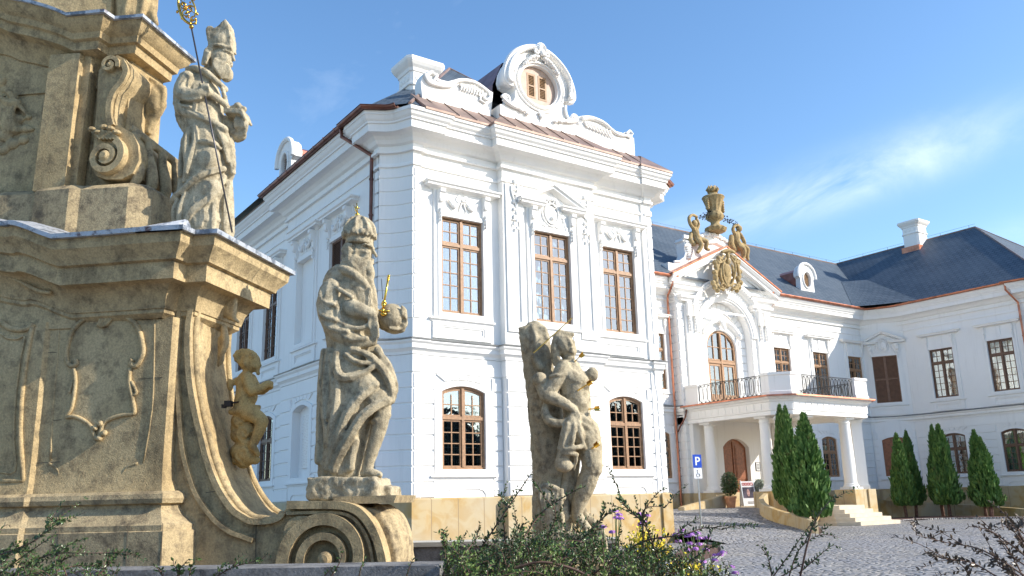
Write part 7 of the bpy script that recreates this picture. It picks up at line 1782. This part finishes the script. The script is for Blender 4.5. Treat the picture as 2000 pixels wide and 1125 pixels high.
# the far side of the square, behind the viewer: trees that the panes mirror
def treeline():
    rnd = random.Random(77); mb = MB()
    for k in range(64):
        a = radians(172+k*2.9); D = 44+rnd.uniform(-4, 8); h = rnd.uniform(6, 11); c = Vector((D*cos(a), D*sin(a), GROUND))
        mb.tube([c, c+Vector((0, 0, h*.5))], .25, 6)
        for i in range(150):
            v = Vector((rnd.gauss(0, 1), rnd.gauss(0, 1), rnd.gauss(0, 1))).normalized()*rnd.uniform(.5, 1); q = c+Vector((v.x*2.6, v.y*2.6, h*.6+v.z*h*.42)); u = v.orthogonal().normalized()*.7; w_ = v.cross(u).normalized()*.7
            mb.add([q-u, q+w_, q+u, q-w_], [(0, 1, 2, 3)])
    return tag(mb.build('distant_trees', simple('far_foliage', (.03, .034, .026), .9), recalc=False), kind='stuff')
treeline()
# ================================================================ foreground shrubs: arching twigs with small paired leaves
M['leaf'] = leafmat('glossy_shrub_leaf', (.022, .045, .018), (.06, .10, .03), 5, .32)
M['leaf_light'] = leafmat('light_shrub_leaf', (.06, .11, .03), (.13, .19, .05), 5, .4)
M['leaf_red'] = leafmat('bronze_shrub_leaf', (.04, .03, .022), (.09, .06, .035), 6, .35)
M['twig'] = simple('brown_twig', (.12, .07, .05), .8, 0, .3, 20)
M['yellow'] = simple('yellow_petals', (.80, .62, .02), .6, 0, .15, 30)
M['purple'] = simple('purple_petals', (.45, .18, .55), .6, 0, .3, 30)
class Shrub:
    def __init__(s, seed): s.r = random.Random(seed); s.tw = MB(); s.lf = MB(); s.n = 0
    def leaf(s, p, u, L_, w=.42):
        r = s.r; side = u.cross(Vector((r.gauss(0, 1), r.gauss(0, 1), r.gauss(0, 1)))).normalized(); nn = u.cross(side).normalized()
        a = p+u*L_*.15; m_ = p+u*L_*.6; t = p+u*L_
        s.lf.add([p, m_*.45+a*.55+side*w*L_*.48, m_+side*w*L_*.5, t, m_-side*w*L_*.5, m_*.45+a*.55-side*w*L_*.48, m_+nn*L_*.08], [(0, 1, 2, 6), (6, 2, 3), (6, 3, 4), (0, 6, 4, 5)])
    def branch(s, pts, L_=.02, gap=.011, r0=.004, forks=0, dens=1.0):
        P = smoothline([Vector(p) for p in pts], 6); s.tw.tube(P, [r0*(1-.75*i/(len(P)-1)) for i in range(len(P))], 5)
        acc = 0; side = 1; r = s.r; tot = sum((b-a).length for a, b in zip(P, P[1:])); run = 0
        for a, b in zip(P, P[1:]):
            e = (b-a); ln = e.length
            if ln < 1e-6: continue
            e = e/ln; o = e.orthogonal().normalized(); k = 0
            while acc < ln:
                q = a+e*acc; f = (run+acc)/tot
                if f > .12 and r.random() < dens:
                    for sg in (1, -1):
                        w_ = (Matrix.Rotation(r.gauss(0, .9), 3, e) @ o)*sg
                        s.leaf(q, (e*.55+w_*.85+Vector((0, 0, .25))).normalized(), L_*r.uniform(.7, 1.2)*(1.05-.45*f))
                acc += gap*r.uniform(.8, 1.3)
            acc -= ln; run += ln
            if forks and r.random() < forks:
                dv = (e+Vector((r.gauss(0, .5), r.gauss(0, .5), r.gauss(.15, .45)))).normalized()*r.uniform(.08, .2)*(tot/.5)
                s.branch([b, b+dv*.5+Vector((0, 0, .01)), b+dv], L_*.9, gap, r0*.5, 0, dens)
        return s
    def done(s, name, label, cat, leafm='leaf', group=None, at_=None):
        o = empty(name, at_, label, cat, group); s.tw.build('twigs', M['twig'], o, smooth=True, recalc=False); lo = s.lf.build('leaves', M[leafm], o, recalc=False); return o
def A3(x, y, D): return at(x, y, D)
def mass(sh, x0, x1, ytop, y0, D, n, seed, L_=.022, spread=.25, lean=.6, forks=.25):
    """a thicket: n twigs rising from below the frame to heights under the outline ytop(x)"""
    r = random.Random(seed)
    for i in range(n):
        x = r.uniform(x0, x1); d = D+r.uniform(-spread, spread)*2; yt = ytop(x)+20+abs(r.gauss(0, 30)); bx = x-r.gauss(0, 55); 
        base = A3(bx, y0+r.uniform(0, 60), d); tip = A3(x, yt, d+r.uniform(-.2, .2)); mid = base.lerp(tip, .55)+Vector((r.gauss(0, .05), r.gauss(0, .05), abs(r.gauss(.05, .05))))
        sh.branch([base, mid, tip], L_, .014, .0035, forks)
# central thicket
s1 = Shrub(11)
def yt1(x):
    t = [(850, 1085), (880, 1062), (930, 1055), (980, 1035), (1040, 1030), (1090, 1010), (1140, 1020), (1200, 1035), (1260, 1050), (1320, 1062), (1400, 1092), (1460, 1110), (1500, 1122)]
    for (a, ya), (b, yb) in zip(t, t[1:]):
        if a <= x <= b: return ya+(yb-ya)*(x-a)/(b-a)
    return 1120
mass(s1, 860, 1420, yt1, 1180, 4.2, 150, 3, .027)
for pts in ([(905, 1120), (960, 1040), (1010, 965), (1042, 918)], [(990, 1100), (985, 1010), (995, 975)], [(985, 1120), (1050, 1010), (1120, 960), (1140, 952)], [(1090, 1100), (1150, 1040), (1190, 1000)], [(1040, 1100), (1085, 1010), (1060, 970)], [(1110, 1110), (1170, 1020), (1180, 985)],
            [(1290, 1110), (1262, 1030), (1222, 990), (1216, 980)], [(1257, 1100), (1256, 1020), (1262, 992), (1300, 990)], [(1160, 1120), (1250, 1060), (1330, 1045), (1380, 1030), (1412, 1035)], [(950, 1120), (1000, 1060), (1020, 1030)], [(870, 1120), (868, 1060), (866, 1035)], [(1310, 1125), (1370, 1080), (1405, 1062)], [(1180, 1125), (1260, 1085), (1330, 1072)], [(890, 1100), (925, 1060), (932, 1048)]):
    s1.branch([A3(x, y, 4.0+.1*sin(x)) for x, y in pts], .029, .013, .005, .22)
s1.tw.tube(smoothline([A3(x, y, 3.7) for x, y in ((960, 1125), (1020, 1105), (1060, 1098), (1110, 1108), (1150, 1125))], 4), .006, 6)
s1.done('shrub', 'large glossy dark green shrub with arching twigs in front of the martyr statue', 'shrub', 'leaf', None, A3(1120, 1180, 4.2))
s1b = Shrub(23); mass(s1b, 880, 1380, lambda x: yt1(x)+22, 1190, 3.9, 60, 9, .030)
s1b.done('shrub', 'lighter green leafy shrub growing through the large dark one', 'shrub', 'leaf_light', None, A3(1100, 1180, 3.9))
# left thicket by the monument
s2 = Shrub(31)
for pts in ([(-20, 1090), (60, 1060), (100, 1030), (118, 1022)], [(20, 1125), (90, 1085), (160, 1080), (235, 1082)], [(80, 1125), (130, 1090), (165, 1078)], [(190, 1125), (215, 1100), (235, 1078)], [(-10, 1060), (-4, 1040), (8, 1028)], [(130, 1125), (115, 1085), (100, 1055)], [(0, 1120), (40, 1090), (110, 1042)], [(60, 1130), (150, 1105), (210, 1112)], [(-10, 1110), (20, 1080), (60, 1075)]):
    s2.branch([A3(x, y, 3.6+.1*cos(x)) for x, y in pts], .026, .013, .004, .3)
mass(s2, -20, 190, lambda x: 1075+x*.12, 1190, 3.5, 46, 5, .024)
s2.done('shrub', 'dark green shrub with arching sprays at the lower left corner before the column base', 'shrub', 'leaf', None, A3(60, 1190, 3.5))
for k, (lab, brs) in enumerate((('tuft of pointed green leaves growing over the grey ledge under the column corner', ([(345, 1130), (352, 1110), (365, 1098)], [(370, 1130), (372, 1112), (380, 1098)], [(352, 1130), (345, 1112), (338, 1102)], [(320, 1130), (310, 1112), (300, 1106)])),
                                ('single leafy twig leaning right across the grey ledge', ([(410, 1135), (450, 1110), (490, 1098), (512, 1092)],)),
                                ('pair of thin twigs in front of the eye of the volute', ([(640, 1135), (660, 1105), (668, 1088)], [(620, 1140), (640, 1118), (652, 1106)])),
                                ('short thin twig in front of the right half of the volute', ([(700, 1135), (705, 1108), (712, 1098)],)),
                                ('thin twig before the carved leaves at the right end of the volute', ([(790, 1135), (800, 1108), (806, 1092)],)))):
    q = Shrub(41+k)
    for pts in brs: q.branch([A3(x, y, 3.4) for x, y in pts], .034 if k == 0 else .024, .014, .0035, .2)
    q.done('twig_tuft', lab, 'plant', 'leaf', None, A3(brs[0][0][0], 1135, 3.4))
# right hand plants
s3 = Shrub(51)
for pts in ([(1500, 1140), (1540, 1085), (1575, 1035), (1590, 1020)], [(1540, 1130), (1560, 1075), (1600, 1045), (1640, 1050)], [(1510, 1140), (1500, 1090), (1480, 1062)], [(1560, 1120), (1600, 1085), (1618, 1070)], [(1520, 1130), (1570, 1100), (1600, 1098)]): s3.branch([A3(x, y, 3.3) for x, y in pts], .024, .013, .003, .04)
s3.done('shrub', 'sparse leafy twigs rising before the paving right of the flowers', 'shrub', 'leaf', None, A3(1530, 1140, 3.3))
s3 = Shrub(52)
for pts in ([(1585, 1035), (1610, 990), (1640, 968), (1676, 952)], [(1572, 1060), (1590, 1020), (1600, 1000)]): s3.branch([A3(x, y, 3.2) for x, y in pts], .022, .012, .0025, 0)
s3.tw.tube([A3(1560, 1140, 3.2), A3(1575, 1070, 3.2), A3(1585, 1035, 3.2)], .004, 5)
s3.done('twig', 'single dark leafy twig sticking up in front of the porch steps', 'plant', 'leaf', None, A3(1560, 1140, 3.2))
s4 = Shrub(61)
for pts in ([(2010, 1130), (1920, 1075), (1850, 1060), (1790, 1045)], [(2020, 1100), (1940, 1040), (1890, 1028)], [(2000, 1130), (1960, 1060), (1910, 1020)], [(2030, 1120), (1990, 1050), (1960, 1022)], [(1960, 1135), (1900, 1100), (1840, 1090), (1805, 1080)], [(2020, 1080), (1990, 1040), (2000, 1016)], [(2030, 1060), (1980, 1030), (1965, 1020)], [(1990, 1125), (1930, 1085), (1900, 1075)], [(2010, 1110), (1970, 1080), (1950, 1050)], [(2040, 1110), (2000, 1070), (1985, 1045)], [(1900, 1140), (1880, 1105), (1850, 1095)], [(2000, 1140), (1960, 1110), (1930, 1100)]):
    s4.branch([A3(x, y, 2.7+.1*sin(x)) for x, y in pts], .025, .016, .003, .12, .85)
s4.done('shrub', 'bronze leaved twiggy shrub at the lower right corner', 'shrub', 'leaf_red', None, A3(1990, 1140, 2.7))
# yellow flowers
def yellow(px, py, D, n, seed, label, w=30, h=26):
    r = random.Random(seed); root = empty('yellow_flowers', A3(px, 1150, D), label, 'flowers'); mb = MB(); st = MB()
    for i in range(n):
        x = px+r.gauss(0, w*.5); y = py+r.gauss(0, h*.5); p = A3(x, y, D+r.uniform(-.1, .1))
        st.tube([A3(px+(x-px)*.4, 1140, D), p.lerp(A3(px, 1140, D), .3)+Vector((.01, 0, .01)), p], .0018, 4)
        for k in range(9):
            a = r.uniform(0, 6.28); q = p+Vector((r.gauss(0, .012), r.gauss(0, .012), r.gauss(0, .016))); u = Vector((r.gauss(0, 1), r.gauss(0, 1), r.gauss(0, 1))).normalized()*.0085; v = u.orthogonal().normalized()*.007
            mb.add([q-u, q+v, q+u, q-v], [(0, 1, 2, 3)])
    mb.build('petals', M['yellow'], root, recalc=False); st.build('stems', M['leaf_light'], root, recalc=False)
yellow(1258, 1062, 4.3, 50, 1, 'tall clump of bright yellow flowers, the left one behind the shrub', 34, 40)
yellow(1345, 1112, 4.1, 34, 2, 'low clump of yellow flowers at the bottom edge right of the tall yellow one', 46, 14)
yellow(1290, 1075, 4.4, 16, 3, 'small yellow clump between the two larger yellow ones', 24, 10)
# purple verbena heads on thin stems: one plant each side
def purple(heads, D, seed, label):
    r = random.Random(seed); cx_ = sum(h_[0] for h_ in heads)/len(heads); root = empty('purple_flowers', A3(cx_, 1150, D), label, 'flowers'); mb = MB(); st = MB()
    for (x, y) in heads:
        p = A3(x, y, D+r.uniform(-.15, .15)); st.tube([A3(cx_+(x-cx_)*.5, 1150, D), p.lerp(A3(cx_, 1150, D), .4)+Vector((r.gauss(0, .01), 0, .02)), p], .0022, 5)
        for k in range(34):
            v = Vector((r.gauss(0, 1), r.gauss(0, 1), abs(r.gauss(0, .8)))).normalized(); q = p+Vector((v.x*.018, v.y*.018, v.z*.010)); u = v.orthogonal().normalized()*.0065; w_ = v.cross(u).normalized()*.0065
            mb.add([q-u, q+w_, q+u, q-w_], [(0, 1, 2, 3)])
    mb.build('petals', M['purple'], root, recalc=False); st.build('stems', M['leaf_light'], root, recalc=False)
purple([(1201, 999), (1209, 1006), (1212, 1014), (1204, 1012), (1178, 1030), (1196, 1040)], 4.3, 1, 'purple flower heads on thin stems, leftmost group beside the statue foot')
purple([(1248, 1005), (1254, 1009), (1264, 1008), (1252, 1026), (1256, 1020)], 4.3, 2, 'purple flower heads above the yellow clump')
purple([(1320, 1046), (1331, 1037), (1342, 1048), (1354, 1043), (1362, 1043), (1349, 1046), (1325, 1058), (1366, 1052), (1380, 1052), (1348, 1062), (1366, 1064), (1343, 1075), (1358, 1073), (1378, 1075), (1398, 1085), (1406, 1084), (1396, 1095), (1412, 1080), (1348, 1094), (1352, 1102), (1373, 1098), (1428, 1108), (1436, 1120), (1290, 1052)], 4.3, 3, 'broad group of purple flower heads along the right edge of the shrub')
# low grass on the garden soil near the viewer
mb = MB(); n = 30; v0 = at(-300, 1300, 2.0); 
mb.box(-6, 8, 1.5, 4.2, GROUND, GROUND+.02) if False else None
P_ = [at(-400, 1200, 2.5), at(1500, 1150, 3.0), at(1480, 1100, 8.0), at(860, 1100, 11), at(-500, 1100, 9)]
mb.add([(p.x, p.y, GROUND+.012) for p in P_], [(0, 1, 2, 3, 4)]); tag(mb.build('garden_soil', M['soil'], recalc=False), kind='structure')
# ---------------------------------------------------------------- sky, sun, camera
SUN_AZ = radians(314); SUN_EL = radians(30)
w = bpy.data.worlds.new('World'); S.world = w; w.use_nodes = True; nt = w.node_tree
for n in list(nt.nodes): nt.nodes.remove(n)
out = nt.nodes.new('ShaderNodeOutputWorld'); bg = nt.nodes.new('ShaderNodeBackground'); L(nt, bg.outputs[0], out.inputs[0])
sky = nt.nodes.new('ShaderNodeTexSky'); sky.sky_type = 'NISHITA'; sky.sun_disc = False
sky.sun_elevation = SUN_EL; sky.sun_rotation = pi/2-SUN_AZ; sky.air_density = 1.0; sky.dust_density = .7; sky.ozone_density = 1.5; sky.altitude = 200
tc = nt.nodes.new('ShaderNodeTexCoord')
mp = mapping(nt, tc.outputs['Generated'], (1, 1, 1))
# clouds: a few soft streaks; direction of the long cloud in the picture
c0 = ray(1720, 330).normalized(); c1 = ray(1980, 235).normalized(); ax = (c1-c0).normalized(); up = c0.cross(ax).normalized()
def dotn(v): 
    n = N(nt, 'ShaderNodeVectorMath', _operation='DOT_PRODUCT'); L(nt, tc.outputs['Generated'], n.inputs[0]); n.inputs[1].default_value = v; return n.outputs['Value']
cmb = nt.nodes.new('ShaderNodeCombineXYZ'); L(nt, dotn(ax), cmb.inputs[0]); L(nt, dotn(up), cmb.inputs[1]); L(nt, dotn(c0), cmb.inputs[2])
uvw = cmb.outputs[0]
def mathn(op, a, b=None, c=None):
    n = N(nt, 'ShaderNodeMath', _operation=op)
    for i, v in enumerate((a, b, c)):
        if v is None: continue
        if hasattr(v, 'links') or hasattr(v, 'is_linked'): L(nt, v, n.inputs[i])
        else: n.inputs[i].default_value = v
    return n.outputs[0]
def blob(px, py, rx, ry):
    d = ray(px, py).normalized(); a = d.dot(ax); b = d.dot(up)
    x = mathn('MULTIPLY', mathn('SUBTRACT', dotn(ax), a), 1/rx); y = mathn('MULTIPLY', mathn('SUBTRACT', dotn(up), b), 1/ry)
    r2 = mathn('ADD', mathn('POWER', mathn('ABSOLUTE', x), 2), mathn('POWER', mathn('ABSOLUTE', y), 2))
    return mathn('MULTIPLY', mathn('POWER', 2.718, mathn('MULTIPLY', r2, -1)), mathn('GREATER_THAN', dotn(c0), 0))
wisp = noise_n(nt, mapping(nt, uvw, (2.4, 4.5, 3)), 2.8, 8, .62, dist=.8)
mask = mathn('ADD', mathn('ADD', blob(1790, 305, .10, .026), blob(1560, 390, .09, .022)), mathn('ADD', mathn('MULTIPLY', blob(1980, 470, .07, .02), .6), mathn('MULTIPLY', blob(1300, 440, .12, .022), .45)))
cl = mathn('MULTIPLY', mask, mathn('MULTIPLY', mathn('SUBTRACT', wisp, .26), 0.75))
gen = mathn('MULTIPLY', mathn('SUBTRACT', noise_n(nt, mapping(nt, uvw, (1.2, 3.2, 2)), 2.0, 7, .6, dist=.8), .60), .5)
cl = mathn('MINIMUM', mathn('MAXIMUM', mathn('ADD', cl, mathn('MAXIMUM', gen, 0)), 0), .92)
# thin haze lightening the sky toward the horizon comes from the sky model itself
hsv = N(nt, 'ShaderNodeHueSaturation', Saturation=1.18, Value=1.0); L(nt, sky.outputs[0], hsv.inputs['Color'])
mxx = mixc(nt, cl, hsv.outputs[0], (6.6, 6.9, 7.3))
L(nt, mxx, bg.inputs[0]); bg.inputs[1].default_value = .15
sl = bpy.data.lights.new('sun', 'SUN'); sl.energy = 3.6; sl.angle = radians(.5); sl.color = (1, .93, .82)
so = bpy.data.objects.new('sun', sl); COL.objects.link(so); so.location = (30, -20, 30)
sd = Vector((cos(SUN_EL)*cos(SUN_AZ), cos(SUN_EL)*sin(SUN_AZ), sin(SUN_EL)))
so.rotation_euler = sd.to_track_quat('Z', 'Y').to_euler()
cam = bpy.data.cameras.new('camera'); cam.sensor_width = 36; cam.lens = FPX/2000*36; cam.clip_end = 3000; cam.clip_start = .05
co_ = bpy.data.objects.new('camera', cam); COL.objects.link(co_)
co_.matrix_world = Matrix(((CR.x, CU.x, -CD.x, 0), (CR.y, CU.y, -CD.y, 0), (CR.z, CU.z, -CD.z, 0), (0, 0, 0, 1)))
S.camera = co_
S.view_settings.view_transform = 'Standard'; S.view_settings.look = 'None'; S.view_settings.gamma = 1; S.view_settings.exposure = .85
S.render.engine = 'CYCLES'
